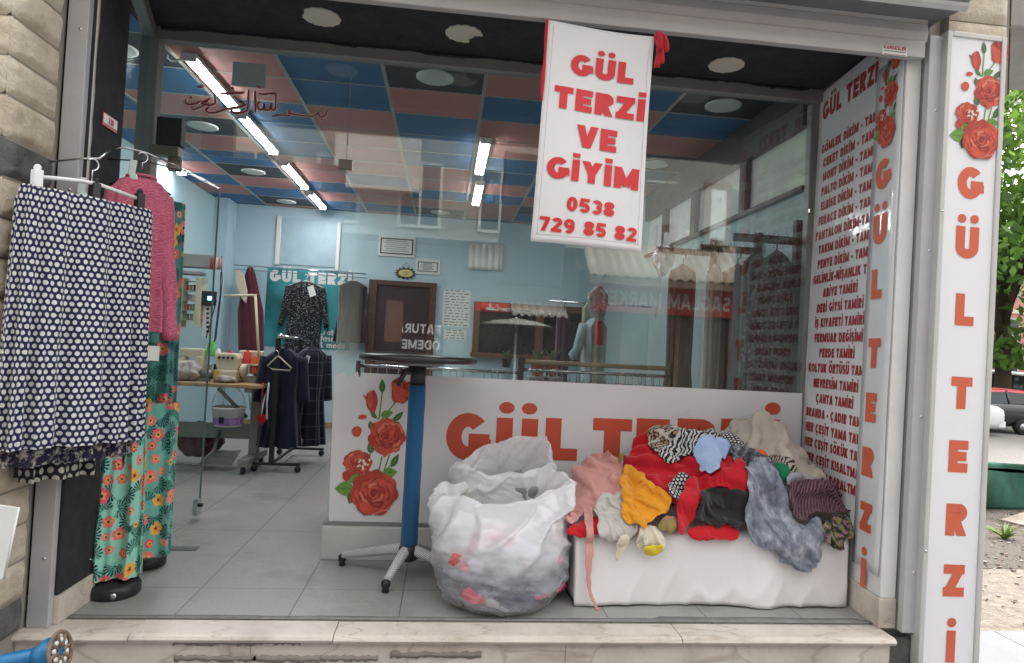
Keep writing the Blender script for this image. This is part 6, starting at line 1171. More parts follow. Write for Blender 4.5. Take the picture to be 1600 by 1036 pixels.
for x, y in ((.24, 2.88), (.28, 3.68), (-.1, 3.68), (-.1, 2.88)): mb = MB(); mb.lathe([(0, -.014), (.024, -.014), (.027, 0), (.024, .014), (0, .014)], (x, y, .028), 18, ax='y', caps=False); mb.build('caster', BLK, t)
nw = cloth('navy_coat_cloth', (.012, .014, .035)); pld = pattern('navy_plaid_cloth', 'plaid', (.012, .014, .03), (.12, .13, .17), sc=9)
p = at(444, 560, Y=3.0); coat('coat', C0((p[0], 3.0)), (.95, .3), 1.0, .19, .165, nw, 'navy coat at the front of the rolling garment rack', 'coat', 51, True, None, .07, 1.08, 'coats on the rolling rack'); p = at(487, 560, Y=3.3); ct_ = coat('coat', C0((p[0], 3.3)), (.8, .6), 1.02, .16, .155, pld, 'dark plaid coat with white collar on the rolling garment rack', 'coat', 53, True, None, .07, 1.05, 'coats on the rolling rack')
mb = MB(); a = at(466, 556, Y=3.2); mb.prism([a, a+(.05, 0, -.13), a+(.065, 0, -.12), a+(.03, 0, 0)], (0, .01, 0)); mb.prism([a+(.07, 0, .01), a+(.055, 0, -.13), a+(.075, 0, -.12), a+(.1, 0, 0)], (0, .01, 0)); mb.build('collar', WHITE, ct_)
p = at(436, 562, Y=2.84); t = thing('clothes_hanger', p, 'empty cream plastic hanger on the end of the garment rack', 'hanger'); mb = MB(); P = [at(*q, Y=2.84) for q in ((432, 558), (418, 572), (426, 577), (453, 579), (455, 575), (436, 557))]; mb.tube(P, .006, 8, closed=True); mb.build('frame', CREAM, t); mb = MB(); mb.tube([at(*q, Y=2.84) for q in ((434, 557), (436, 551), (432, 547), (429, 550))], .004, 6); mb.build('hook', STEEL, t)
mb = MB(); a = at(467, 690, Y=3.2); lump(a, (.035, .03, .04), pattern('peach_tag_cloth', 'tiedye', (.4, .25, .2), (.5, .35, .28), (.6, .5, .45), sc=20), 'small peach toy tucked at the coat hems on the rack', 83, 'small things on the rack')
# hanging rails behind the shop window
def hanger_mesh():
    mb = MB(); mb.tube([(0, 0, 0)]+[(0, .0+.014*math.sin(a), -.02+.02-.0+.016*(math.cos(a)-1)) for a in np.linspace(0, 1, 3)][1:]+[(0, 0, -.045)], .0025, 5); return mb
def mk_hanger(loc, label, grp, mat):
    t = thing('clothes_hanger', loc, label, 'hanger', grp); mb = MB(); l = np.array(loc)
    mb.tube([l+(0, .016*math.sin(a)+.0, .008+.014*math.cos(a)) for a in np.linspace(-2.2, 1.6, 9)]+[l+(0, 0, -.03), l+(0, 0, -.05)], .0026, 6); mb.build('hook', STEEL, t)
    mb = MB(); mb.tube([l+(0, -.17, -.12), l+(0, -.03, -.055), l+(0, .03, -.055), l+(0, .17, -.12)], .0075, 6); mb.tube([l+(0, -.16, -.122), l+(0, .16, -.122)], .005, 6); mb.build('shoulder', mat, t); return t
def rack2(x0, x1, Y, z, label, bar2=None):
    t = thing('hanging_rail', ((x0+x1)/2, Y, 0), label, 'rail', 'hanging rails behind the shop window'); mb = MB(); mb.tube([(x0, Y, z), (x1, Y, z)], .011, 10); mb.build('rail', STEEL, t); mb = MB()
    for x in (x0, x1): mb.box(x-.014, x+.014, Y-.014, Y+.014, .04, z+.03); mb.box(x-.02, x+.02, Y-.25, Y+.25, .02, .045)
    mb.build('upright', BLK, t, .002)
    if bar2: mb = MB(); mb.tube([(x0, Y+.02, z+bar2), (x1, Y+.02, z+bar2)], .016, 10); mb.build('upper_bar', pbr('tan_bar', (.36, .24, .14), .5), t); mb = MB(); mb.box(x0-.02, x0+.02, Y, Y+.04, z, z+bar2+.03); mb.box(x1-.02, x1+.02, Y, Y+.04, z, z+bar2+.03); mb.build('bracket', BLK, t)
    return t
z1_ = at(690, 577, Y=1.7)[2]; xA, xB = at(560, 570, Y=1.7)[0], at(812, 580, Y=1.7)[0]; rack2(xA, xB, 1.7, z1_, 'chrome clothes rail behind the left half of the shop window')
xC, xD = at(815, 575, Y=1.5)[0], at(1052, 575, Y=1.5)[0]; z2_ = at(930, 583, Y=1.5)[2]; rack2(xC, xD, 1.5, z2_, 'black clothes rail with tan upper bar behind the window centre', .05)
h1 = mk_hanger((xA+.08, 1.7, z1_-.012), 'clothes hanger on the left chrome rail', 'empty hangers on the left chrome rail', WHITE); n1 = 16
for k in range(1, n1): copy_thing(h1, ((xB-xA-.16)*(k+.25*math.sin(k*5))/n1, 0, 0), rz=.25*math.sin(k*3.7))
h2 = mk_hanger((xC+.06, 1.5, z2_-.012), 'clothes hanger on the black rail', 'empty hangers on the black rail', BLK); n2 = 30
for k in range(1, n2): copy_thing(h2, ((xD-xC-.12)*(k+.3*math.sin(k*4))/n2, 0, 0), rz=.3*math.sin(k*2.9))
cl = [('dress', (.35, .06, .1), 'wine red dress'), ('shirt', (.5, .48, .46), 'pale grey shirt'), ('shirt', (.45, .12, .16), 'rose shirt'), ('dress', (.06, .06, .09), 'black dress'), ('shirt', (.2, .24, .2), 'grey green shirt'), ('shirt', (.5, .3, .2), 'tan shirt')]
for k in range(12):
    nm, c, lb = cl[(k*5) % 6]; x = xA+.12+k*(xB-xA-.2)/12 if k < 6 else xC+.12+(k-6)*(xD-xC-.2)/6; Y = 1.7 if k < 6 else 1.5; z = (z1_ if k < 6 else z2_)-.06; nth_ = ['first', 'second', 'third', 'fourth', 'fifth', 'sixth'][k % 6]
    coat(nm, C0((x, Y)), (.15, 1), z, .28, .15, cloth('rack_cloth_%s' % 'abcdef'[(k*5) % 6], c), '%s, %s from the left on the %s rail' % (lb, nth_, 'chrome' if k < 6 else 'black'), nm, 60+k, False, None, .035, 1., 'clothes on the rails behind the window vinyl')
# mannequin with pale blue dress
p = at(932, 600, Y=2.3); mc = C0((at(930, 520, Y=2.3)[0], 2.3)); zt_m = at(932, 472, Y=2.3)[2]; dn = cloth('pale_denim_cloth', (.36, .48, .50)); t = coat('tiered_dress', mc, (.9, .4), zt_m-.12, .5, .105, dn, 'pale blue long dress with frilled sleeves on a dress form', 'dress', 71, False, None, .075, 1.25)
for s in (-1,): mb = MB(); A = np.array((mc[0]+s*.085, mc[1], zt_m-.18)); mb.tube([A, A+(s*.03, -.02, -.10), A+(s*.055, -.04, -.19), A+(s*.075, -.05, -.23), A+(s*.07, -.05, -.27)], [.045, .04, .036, .05, .03], 14); mb.build('sleeve', dn, t)
t = thing('dress_form', (*mc, 0), 'dress form with floral head scarf wearing the pale blue dress', 'mannequin'); mb = MB(); mb.lathe([(.0, .0), (.12, .0), (.12, .015), (.015, .03), (.015, .6)], (*mc, 0), 20, caps=False); mb.build('stand', BLK, t); mb = MB(); th = np.linspace(0, 2*math.pi, 32, endpoint=False); zq = np.linspace(-.15, .12, 24); mb.grid([[(mc[0]+.01+(.055+.02*math.sin(z*14+1)+.05*float(fbm(np.float64(math.cos(q)*2), np.float64(math.sin(q)*2+z*9), 4)))*math.cos(q)*(1-.6*max(0, z-.06)/.06), mc[1]+.045*math.sin(q), zt_m+z) for q in th] for z in zq], wrapu=True); mb.uv = {i: (v[0], v[2]) for i, v in enumerate(mb.v)}; mb.build('scarf', pattern('scarf_floral_cloth', 'floral', (.42, .44, .45), (.2, .12, .2), (.55, .5, .48), (.5, .5, .48), (.16, .16, .22), (.34, .2, .24), (.4, .4, .38), sc=42), t)
mb = MB(); a = at(938, 505, Y=2.16); lump_ = a; body(mb, C0((a[0], 2.18)), (1, .2), [(a[2]+.02, .02, .012, 0), (a[2]-.05, .03, .018, 0), (a[2]-.16, .028, .018, 0)], 4, .3, 5, 40, 20); mb.build('red_sash', redc, t)
# pots and small things on the sill
for i, (px, lb) in enumerate(((791, 'small dark plant pot with leaves on the serving window sill'), (862, 'orange pot with plant between the rails'), (840, 'orange pot left of its twin between the rails'))):
    a = at(px, 574 if i == 0 else 588, Y=BY-.2 if i == 0 else 2.6); t = thing('potted_plant', a, lb, 'plant'); mb = MB(); mb.lathe([(0, 0), (.045, 0), (.06, .1), (.065, .1), (.065, .115), (0, .11)], a, 18, caps=False); mb.build('pot', BLK if i == 0 else pbr('orange_pot', (.5, .12, .03), .5), t); mb = MB()
    for k in range(26):
        q = random.uniform(0, 6.28); l = random.uniform(.06, .16); d_ = np.array((math.cos(q)*.6, math.sin(q)*.6, 1)); d_ /= np.linalg.norm(d_); s_ = np.cross(d_, (0, 0, 1)); s_ /= np.linalg.norm(s_); b_ = a+(0, 0, .11); mb.add([b_, b_+d_*l*.6+s_*.014, b_+d_*l+(0, 0, -.02), b_+d_*l*.6-s_*.014], [(0, 1, 2, 3)])
    mb.build('foliage', pbr('house_plant_leaf', (.10, .2, .08), .5, var=.3), t)
    if i: mb = MB(); mb.box(a[0]-.08, a[0]+.08, 2.52, 2.68, .0, a[2]-.002); o = mb.build('plinth', pbr('grey_plinth', (.3, .32, .3), .6), bevel=.005); tag(o, 'tall grey plinth under the %s orange pot' % ('right' if i == 1 else 'left'), 'plinth')
mb = MB(); a = at(884, 558, Y=BY-.09); mb.lathe([(0, 0), (.022, 0), (.024, .1), (.012, .125), (.012, .15), (0, .15)], (a[0], BY-.09, 1.022), 16, caps=False); tag(mb.build('bottle', WHITE), 'small white bottle standing on the serving window sill', 'bottle')
# right wall arms with clothes
ARM = pbr('black_arm', (.02, .02, .022), .5)
for i, (ya, zz, lb) in enumerate(((.93, 1.785, 'black display arm nearest the price list carrying patterned dresses'), (1.40, 1.795, 'second black display arm on the right wall'), (2.1, 1.88, 'third black display arm deeper on the right wall'))):
    t = thing('wall_rail', (W, ya, zz), lb, 'wall rail', 'wall rails on the right wall'); mb = MB(); mb.box(W-.38, W+.02, ya-.012, ya+.012, zz-.022, zz+.022); mb.box(W-.02, W+.02, ya-.02, ya+.02, .4, zz+.12); mb.build('arm', ARM, t, .002); mb = MB()
    for k in range(7): mb.tube([(W-.42+k*.058, ya, zz-.03+.016*math.cos(a)+.02) if False else (W-.42+k*.058+.0, ya+.03*math.sin(a), zz+.012+.03*math.cos(a)-.03*(a > 1.5)) for a in np.linspace(-1.4, 2.6, 8)], .002, 5)
    mb.build('hooks', STEEL, t)
sfl = pattern('dark_speckle_cloth', 'floral', (.016, .017, .022), (.10, .10, .11), (.28, .27, .25), (.045, .045, .05), (.2, .1, .1), sc=42)
for i, (x, y, w_, zt_, m, lb) in enumerate(((W-.11, .95, .105, 1.72, sfl, 'dark speckled floral dress hanging nearest the price list wall'), (W-.22, .98, .085, 1.71, sfl, 'second dark speckled dress just left of the nearest one'), (W-.12, 1.42, .12, 1.70, cloth('charcoal_cloth', (.03, .032, .036)), 'long charcoal dress on the second display arm'), (W-.27, 1.42, .055, 1.70, cloth('tan_grey_cloth', (.22, .19, .17)), 'tan grey long garment at the left of the second arm'), (W-.22, 2.12, .12, 1.78, cloth('brown_cloth', (.09, .05, .04)), 'brown long garment on the third display arm'), (W-.62, 3.4, .09, 1.58, cloth('pale_olive_cloth', (.26, .27, .22)), 'pale olive long trousers hanging left of the third arm'), (W-.85, 3.5, .08, 1.5, cloth('plum_cloth', (.05, .025, .045)), 'plum long dress hanging deeper inside on the right'))):
    coat('long_dress', C0((x, y)), (.97, -.1) if i in (0, 1) else (1, 0), zt_, .25, w_, m, lb, 'dress', 90+i, False, BLK, .05, 1.35, 'long clothes along the right wall')
mb = MB(); mb.tube([(W-1.0, 3.5, 1.56), (W, 3.5, 1.56)], .01, 8); tag(mb.build('clothes_bar', STEEL), 'thin metal bar holding long clothes deep on the right', 'rail')
t = thing('foil_balloon', at(1035, 405, Y=2.6), 'crumpled silver foil balloon hanging inside on the right', 'balloon'); p = at(1036, 402, Y=2.6); th = np.linspace(0, 2*math.pi, 40, endpoint=False); ph = np.linspace(.02, math.pi-.02, 26); PH, TH = np.meshgrid(ph, th, indexing='ij'); k = 1+.7*fbm(np.sin(PH)*np.cos(TH)*3+7, np.cos(PH)*3+np.sin(TH), 3); mb = MB(); mb.grid(np.stack([p[0]+.085*k*np.sin(PH)*np.cos(TH), p[1]+.06*k*np.sin(PH)*np.sin(TH), p[2]+.12*k*np.cos(PH)*(1-.25*np.cos(PH))], -1), wrapu=True); mb.build('foil', pbr('crumpled_foil', (.62, .64, .72), .15, 1, bump=.6, bs=25, bd=.02), t); mb = MB(); mb.tube([p+(0, 0, -.1), p+(-.02, 0, -.25), p+(-.04, 0, -.5)], .003, 5); mb.build('string', PAPER, t)
tubething('water_pipe', [(LX+.15, BY-.05, 2.6), (LX+.15, BY-.05, .0)], .02, BLUE, 'thin blue painted pipe in the far left corner', 'pipe')
mb = MB(); mb.box(LX+.16, W, BY-.014, BY-.001, 0, .07); tag(mb.build('skirting_board', pbr('ochre_skirting', (.30, .22, .1), .5)), 'ochre skirting board along the blue back wall', 'skirting')
# ================================================================== STREET OPPOSITE (seen mirrored in the glass)
OY = -9.98
def am(px, py): p = at(px, py, Y=2*D+.01-OY); return np.array((p[0], OY, p[2]))
def orect(x0, y0, x1, y1, dy=.05, mb=None, d=.08):
    a, b = am(x0, y0), am(x1, y1); mb = mb or MB(); mb.box(min(a[0], b[0]), max(a[0], b[0]), OY+dy-d, OY+dy, min(a[2], b[2]), max(a[2], b[2])); return mb
t = thing('apartment_block', (3, OY, G0), 'beige apartment block across the street, seen mirrored in the shop glass', 'building'); obw = pbr('block_render', (.20, .185, .16), .9, var=.15, vs=1)
mb = MB(); mb.box(-16, 26, OY-8, OY, G0-.1, 8.6); mb.build('wall', obw, t)
pw = pbr('pale_window_frame', (.36, .34, .31), .5); dg = pbr('dark_window_glass', (.05, .06, .065), .08)
for fl in (3.6, 6.3):
    for k in range(-7, 14): 
        x = k*1.75+.2
        mb = MB(); mb.box(x, x+.95, OY, OY+.04, fl, fl+1.45); f_ = mb.build('window', pw, t); mb = MB(); mb.box(x+.07, x+.45, OY+.041, OY+.045, fl+.07, fl+1.38); mb.box(x+.51, x+.88, OY+.041, OY+.045, fl+.07, fl+1.38); mb.build('pane', dg, f_)
mb = MB(); mb.box(-16, 26, OY-.2, OY+.25, 8.6, 8.9); mb.build('roof_edge', obw, t); mb = MB(); mb.box(-16, 4.2, OY, OY+.9, 3.25, 3.35); mb.build('ledge', obw, t)
t = thing('market_shop', (6, OY, G0), 'small grocery shop with red sign and ribbed canopy across the street, seen mirrored', 'shop'); brn = pbr('shop_brown', (.12, .065, .04), .6)
xs0, xs1 = am(925, 455)[0], am(1128, 455)[0]; mb = MB(); mb.box(xs0-.3, xs1+.3, OY, OY+.5, G0, 2.85); mb.build('front', pbr('shop_front', (.05, .032, .025), .5), t)
mb = MB()
for k in range(6): x = xs0+k*(xs1-xs0)/5; mb.box(x-.05, x+.05, OY+.5, OY+.56, G0, 2.05)
mb.build('post', brn, t); sg0, sg1 = am(1020, 493)[2], am(1020, 448)[2]; mb = MB(); mb.box(xs0-.1, xs1+.1, OY+.5, OY+.62, sg0, sg1); sgn = mb.build('sign_board', pbr('market_red', (.55, .02, .03), .5), t)
Mo = frame((xs1+.05, OY+.62, sg0), (-1, 0, 0), (0, 0, 1)); mb = MB(); hl = (sg1-sg0)*.5; text(mb, 'SAĞLAM MARKET', .12, (sg1-sg0)*.2, hl, .18, (xs1-xs0-.1)/(hl*natw('SAĞLAM MARKET', .18, .12)), .12, 'l', 0, .004); mb.build('lettering', WHITE, sgn, M=Mo)
mb = MB(); zr0, zr1 = am(1000, 445)[2], am(1000, 398)[2]; n = 120; xs = np.linspace(xs0-.35, xs1+.4, n); mb.grid([[(x, OY+yy, z+.03*math.sin(x*28)) for x in xs] for yy, z in ((1.3, zr0), (.0, zr1+.35))]); mb.build('canopy', pbr('canopy_tan', (.28, .20, .15), .6), t, solid=.02)
mb = MB(); mb.box(xs0-.35, xs1+.4, OY+1.24, OY+1.3, zr0-.16, zr0-.03); mb.build('fascia', brn, t)
t = thing('payment_office', (.9, OY, G0), 'dark red shop front across the street with pale lettering, seen mirrored', 'shop'); a, b = am(570, 430), am(692, 560); mb = MB(); mb.box(a[0], b[0], OY, OY+.2, G0, a[2]); mb.build('front', pbr('dark_red_front', (.022, .006, .008), .9, spec=.05), t); Mo = frame((b[0]+.02, OY+.2, am(660, 530)[2]), (-1, 0, 0), (0, 0, 1)); mb = MB(); text(mb, 'FATURA', .1, .12, .2, .2, .95, .12); text(mb, 'ÖDEME', .1, -.22, .2, .2, .95, .12); mb.build('lettering', pbr('pale_letters', (.55, .5, .5), .6), t, M=Mo); mb = orect(605, 470, 628, 535, .215, None, .012); mb.build('poster', pbr('orange_poster', (.14, .05, .025), .6), t)
t = thing('corner_kiosk', (3, OY, G0), 'dark corner kiosk with a red drinks sign across the street, seen mirrored', 'shop'); a, b = am(738, 470), am(905, 560); mb = MB(); mb.box(a[0], b[0], OY, OY+.3, G0, a[2]); mb.build('front', pbr('kiosk_front', (.035, .022, .022), .4), t)
mb = orect(742, 473, 815, 491, .32, None, .02); sgn = mb.build('sign_board', pbr('drinks_red', (.62, .015, .015), .4), t); Mo = frame((am(802, 487)[0], OY+.322, am(802, 489)[2]), (-1, 0, 0), (0, 0, 1)); mb = MB(); xw = am(802, 487)[0]-am(757, 487)[0]
def script(mb, strokes, sc, r): 
    for s in strokes:
        P = np.array(s, float)*sc; Q = [P[i]+(P[i+1]-P[i])*k/4 for i in range(len(P)-1) for k in range(4)]+[P[-1]]; mb.tube([(p[0], p[1], .004) for p in Q], r, 5)
script(mb, [[(.8, 1.6), (.3, 1.7), (0, 1.0), (.2, .2), (.7, .1), (1.1, .5)], [(1.5, .9), (1.2, .6), (1.4, .1), (1.7, .4), (1.5, .9), (2, .8)], [(2.4, .8), (2.1, .6), (2.2, .1), (2.6, .3)], [(3.1, .8), (2.7, .7), (2.7, .1), (3.1, .6), (3.2, .1), (3.5, .4)], [(3.6, .7), (4, .7)], [(5, 1.6), (4.5, 1.7), (4.2, 1.0), (4.4, .2), (4.9, .1), (5.3, .5)], [(5.7, .9), (5.4, .6), (5.6, .1), (5.9, .4), (5.7, .9)], [(6.2, .1), (6.3, 1.6), (6.5, 1.7), (6.2, .3), (6.6, .2)], [(7.1, .8), (6.7, .7), (6.7, .1), (7.1, .6), (7.2, .1), (7.5, .4)]], xw/7.5, .018); mb.build('lettering', WHITE, sgn, M=Mo)
mb = MB(); xs = np.linspace(am(795, 485)[0], am(878, 485)[0], 60); mb.grid([[(x, OY+yy, z+.025*math.sin(x*40)) for x in xs] for yy, z in ((.8, am(800, 494)[2]), (.3, am(800, 480)[2]+.1))]); mb.build('canopy', pbr('canopy_grey', (.3, .27, .25), .6), t, solid=.02)
t = thing('beach_umbrella', (*am(793, 510)[:2], G0), 'pale open parasol in front of the kiosk across the street, seen mirrored', 'parasol'); p = am(793, 507); ux, uy, uz = p[0], OY+1.8, p[2]; mb = MB(); mb.lathe([(.72, -.08), (.45, .0), (.0, .06)], (ux, uy, uz), 12, caps=False); mb.build('canopy', pbr('parasol_cloth', (.26, .25, .22), .8), t, solid=.01); mb = MB(); mb.tube([(ux, uy, G0-.1), (ux, uy, uz+.08)], .025, 8); mb.build('pole', WHITE, t)
for i, (q, lb) in enumerate((((733, 382, 784, 425), 'small ribbed pale awning high on the block opposite, seen mirrored'), ((895, 390, 985, 432), 'wide ribbed pale awning above the grocery canopy, seen mirrored'))):
    a, b = am(*q[:2]), am(*q[2:]); mb = MB(); xs = np.linspace(a[0], b[0], 80); mb.grid([[(x, OY+yy, z) for x in xs] for yy, z in ((.05, a[2]), (.6, b[2]))]); 
    for j, v in enumerate(mb.v): mb.v[j] = (v[0], v[1]+.03*math.sin(v[0]*30), v[2])
    tag(mb.build('awning', pbr('awning_pale', (.36, .33, .29), .6), solid=.015), lb, 'awning')
mb = orect(528, 215, 655, 305, .3, None, .3); t = mb.build('balcony', pbr('balcony_pale', (.42, .38, .34), .8)); tag(t, 'pale balcony front high on the block opposite, seen mirrored', 'balcony')
mb = orect(960, 285, 1085, 420, .25, None, .3); t = mb.build('annex_wall', pbr('annex_beige', (.22, .21, .19), .8)); tag(t, 'pale annex wall above the grocery opposite, seen mirrored', 'wall')
for i, q in enumerate(((1093, 290, 1130, 390), (1020, 355, 1045, 400))): 
    t = thing('annex_window', am((q[0]+q[2])/2, (q[1]+q[3])/2), ['large brown framed bright window of the annex opposite, seen mirrored', 'small brown framed bright window of the annex opposite, seen mirrored'][i], 'window'); mb = orect(*q, .36, None, .1); mb.build('frame', brn, t); mb = orect(q[0]+9, q[1]+12, q[2]-8, q[3]-10, .365, None, .01); mb.build('pane', pbr('net_curtain', (.5, .5, .49), .6), t)
# ================================================================== RIGHT HAND YARD
t = thing('stone_column', (3.62, .1, 2.6), 'rough buff stone column above the light box sign', 'column'); mb = MB()
for i in range(5): z = 2.3+i*.3; block_face(mb, (3.45, .0, z+.002), (1, 0, 0), .27, .296, 0, 200+i, .02, 16, 14); block_face(mb, (3.74, .0, z+.002), (0, 1, 0), .4, .296, 0, 220+i, .02, 16, 14)
mb.build('stone_face', STONE, t); mb = MB(); mb.box(3.45, 3.735, .003, .5, 2.3, 3.8); mb.build('core', mortar, t)
mb = MB(); mb.box(3.4, 3.6, .05, .9, G0, 2.75); tag(mb.build('end_wall', wallb), 'beige end wall behind the light box sign', 'wall')
mb = MB()
for z0_, z1_ in ((-.5, -.36), (-.355, -.2), (-.195, -.035)): block_face(mb, (3.25, .03, z0_), (1, 0, 0), .3, z1_-z0_, 0, int(z0_*50), .012, 14, 10)
tag(mb.build('dark_stone_base', DSTONE), 'dark grey stone base below the right shutter rail', 'stone base')
t = thing('balcony', (6, 3, 2.9), 'grey balcony slab overhanging the yard at upper right', 'balcony'); cc_ = pbr('slab_concrete', (.30, .28, .26), .8, dirt=.2); mb = MB(); mb.prism([(3.75, .35, 2.98), (9, .35, 2.98), (9, 1.35, 2.98), (3.75, 1.35, 2.98)], (0, 0, .2)); mb.build('slab', cc_, t); mb = MB(); mb.box(3.75, 9, .2, .35, 2.72, 3.9); mb.build('parapet', cc_, t, .01)
# green netting
t = thing('green_netting', (9, 4.5, G0), 'low green shade netting sheet fencing off the mulch bed', 'netting'); mb = MB(); xs = np.linspace(6.5, 14, 120); zs_ = np.linspace(0, 1, 16); ztn = at(1560, 723, Y=4.5)[2]
mb.grid([[(x, 4.5+.05*math.sin(x*3+2*v)+.12*v*(1-v)*math.sin(x*7), G0-.0+v*(ztn-G0)+.02*math.sin(x*2)*v) for x in xs] for v in zs_]); mb.build('net', pbr('net_green', (.02, .10, .065), .8, var=.3, vs=8), t, solid=.006); mb = MB()
for x in (6.5, 8.6, 10.7, 12.8): mb.tube([(x, 4.56, G0), (x, 4.56, ztn+.05)], .025, 8)
mb.build('post', WOOD, t)
p = at(1573, 806, Z=G0); lump((p[0], p[1], G0+.09), (.22, .14, .13), pbr('pale_rock', (.5, .47, .42), .9, bump=.6), 'pale rock lying in front of the green netting', 91, None)
o = bpy.data.objects[-1] if False else [q for q in COL.objects if q.get('label', '').startswith('pale rock')][0]; o.name = 'garden_rock'; o['category'] = 'rock'
if 'group' in o: del o['group']
a = at(1580, 815, Z=G0+.04); mb = MB(); mb.obox((a[0]+.9, a[1]+.35, G0+.09), (.85, .3, .1), (-.04, .1, 0), (0, 0, .035)); tag(mb.build('wooden_plank', pbr('weathered_plank', (.26, .21, .17), .85, var=.3, vs=20), bevel=.006), 'weathered wooden plank resting by the pale rock', 'plank')
t = thing('weed_plant', at(1572, 845, Z=G0), 'spiky green weed growing in the dark mulch', 'plant'); p = at(1570, 842, Z=G0); mb = MB()
for k in range(46):
    q = random.uniform(0, 6.28); l = random.uniform(.10, .22); sp_ = random.uniform(.2, 1.2); P = [p+np.array((math.cos(q)*sp_*l*u, math.sin(q)*sp_*l*u, l*(u-.45*u*u*sp_))) for u in np.linspace(0, 1, 6)]; mb.tube(P, [.009*(1-u*.85) for u in np.linspace(0, 1, 6)], 4, k % 3 == 0)
mb.build('leaves', [pbr('weed_green', (.16, .26, .06), .7, var=.3), pbr('dry_straw', (.40, .33, .18), .8)], t)
# cars
PAINT = {}
def paint(n_, c):
    if n_ not in MATS: k = NT(n_); k.b.inputs['Base Color'].default_value = (*c, 1); k.b.inputs['Roughness'].default_value = .3; k.b.inputs['Coat Weight'].default_value = .8; k.b.inputs['Coat Roughness'].default_value = .06; MATS[n_] = k.m
    return MATS[n_]
CG = pbr('car_glass', (.02, .025, .028), .06); TY = pbr('tyre_rubber', (.02, .02, .02), .85); RIM = pbr('alloy_rim', (.45, .45, .47), .3, .9); TLR = pbr('tail_light_red', (.5, .02, .02), .2)
def car(name, loc, rz, L, Wd, H, st, body_m, roof_m, label, van=False, grp='cars parked in the gravel lot'):
    """st: (x fraction from rear, belt z, roof z or None); rear at local x=0, nose at L"""
    t = thing(name, loc, label, 'car' if not van else 'van', grp); l = Vector(loc); hw = Wd/2; wr = .155*H/1.1*1.25
    def put(mb, nm, m, par=None, bev=0):
        cz_, sz_ = math.cos(rz), math.sin(rz); mb.v = [(l[0]+v[0]*cz_-v[1]*sz_, l[1]+v[0]*sz_+v[1]*cz_, l[2]+v[2]) for v in mb.v]; return mb.build(nm, m, par or t, bev)
    n = len(st); rows = []
    for f_, zb_, zr_ in st:
        x = f_*L; tp = 1-.10*abs(f_-.5)*2; h_ = hw*tp; zl = .17*H+.06*H*(abs(f_-.5) > .46)
        rows.append([(x, -h_*.92, zl), (x, -h_, zl+.12*H), (x, -h_, zb_-.10*H), (x, -h_*.95, zb_), (x, 0, zb_+.015*H), (x, h_*.95, zb_), (x, h_, zb_-.10*H), (x, h_, zl+.12*H), (x, h_*.92, zl), (x, 0, zl)])
    mb = MB(); mb.grid(rows, wrapu=True); mb.add(rows[0], [tuple(range(10))]); mb.add(rows[-1], [tuple(range(10))]); put(mb, 'body', body_m)
    cab = [(f_*L, zb_, zr_, hw*(1-.10*abs(f_-.5)*2)) for f_, zb_, zr_ in st if zr_]; rows = [[(x, -h_*.93, zb_), (x, -h_*.74, zr_-.02*H), (x, h_*.74, zr_-.02*H), (x, h_*.93, zb_)] for x, zb_, zr_, h_ in cab]; mb = MB(); mb.grid(rows, sm=False); mb.add(rows[0], [(0, 1, 2, 3)]); mb.add(rows[-1], [(0, 1, 2, 3)]); put(mb, 'windows', CG)
    top = [c for c in cab if c[2] > c[1]+.12*H]; rows = [[(x, -h_*.78, zr_-.06*H), (x, -h_*.75, zr_-.005*H), (x, 0, zr_+.02*H), (x, h_*.75, zr_-.005*H), (x, h_*.78, zr_-.06*H)] for x, zb_, zr_, h_ in top]; mb = MB(); mb.grid(rows); put(mb, 'roof', roof_m)
    mb = MB()
    for s in (-1, 1):
        for x, zb_, zr_, h_ in cab[::max(1, len(cab)//3)]: mb.tube([(x, s*h_*.94, zb_), (x, s*h_*.755, zr_-.02*H)], .025, 6)
    put(mb, 'pillar', body_m)
    for fx in (.19, .82):
        for s in (-1, 1):
            mb = MB(); mb.lathe([(wr*.6, -.09), (wr*.95, -.09), (wr, -.06), (wr, .06), (wr*.95, .09), (wr*.6, .09)], (fx*L, s*(hw-.06), wr), 28, ax='y', caps=False); wl = put(mb, 'tyre', TY)
            mb = MB(); mb.lathe([(0, -.08), (wr*.62, -.07), (wr*.62, .07), (0, .08)], (fx*L, s*(hw-.06), wr), 20, ax='y', caps=False); put(mb, 'rim', RIM, wl)
    zb0_ = st[1][1]
    for s in (-1, 1): mb = MB(); mb.box(-.015, .08, s*hw*.70-.09, s*hw*.70+.11*(1 if s > 0 else .9), zb0_-.30*H, zb0_-.12*H); put(mb, 'tail_light', TLR, None, .015)
    mb = MB(); mb.box(-.06, .12, -hw*.88, hw*.88, .19*H, .34*H); put(mb, 'bumper', body_m, None, .03)
    mb = MB(); mb.box(-.02, .0, -.2, .2, .40*H, .47*H); put(mb, 'plate', WHITE); return t
HB_ = [(0, .62, None), (.03, .78, .80), (.08, .80, 1.14), (.3, .80, 1.17), (.52, .79, 1.14), (.68, .77, .80), (.72, .76, None), (.95, .64, None), (1, .46, None)]
g = at(1585, 676, Z=G0); car('parked_car', (at(1604, 640, Y=13.6)[0], 13.6, G0), R(172), 3.1, 1.45, 1.17, HB_, paint('black_car_paint', (.012, .012, .015)), paint('red_roof_paint', (.5, .015, .03)), 'black hatchback with red roof parked in the gravel lot')
SD = [(0, .66, None), (.05, .76, None), (.14, .77, .79), (.24, .78, 1.10), (.42, .78, 1.13), (.56, .77, 1.09), (.68, .74, .76), (.73, .72, None), (.96, .60, None), (1, .42, None)]
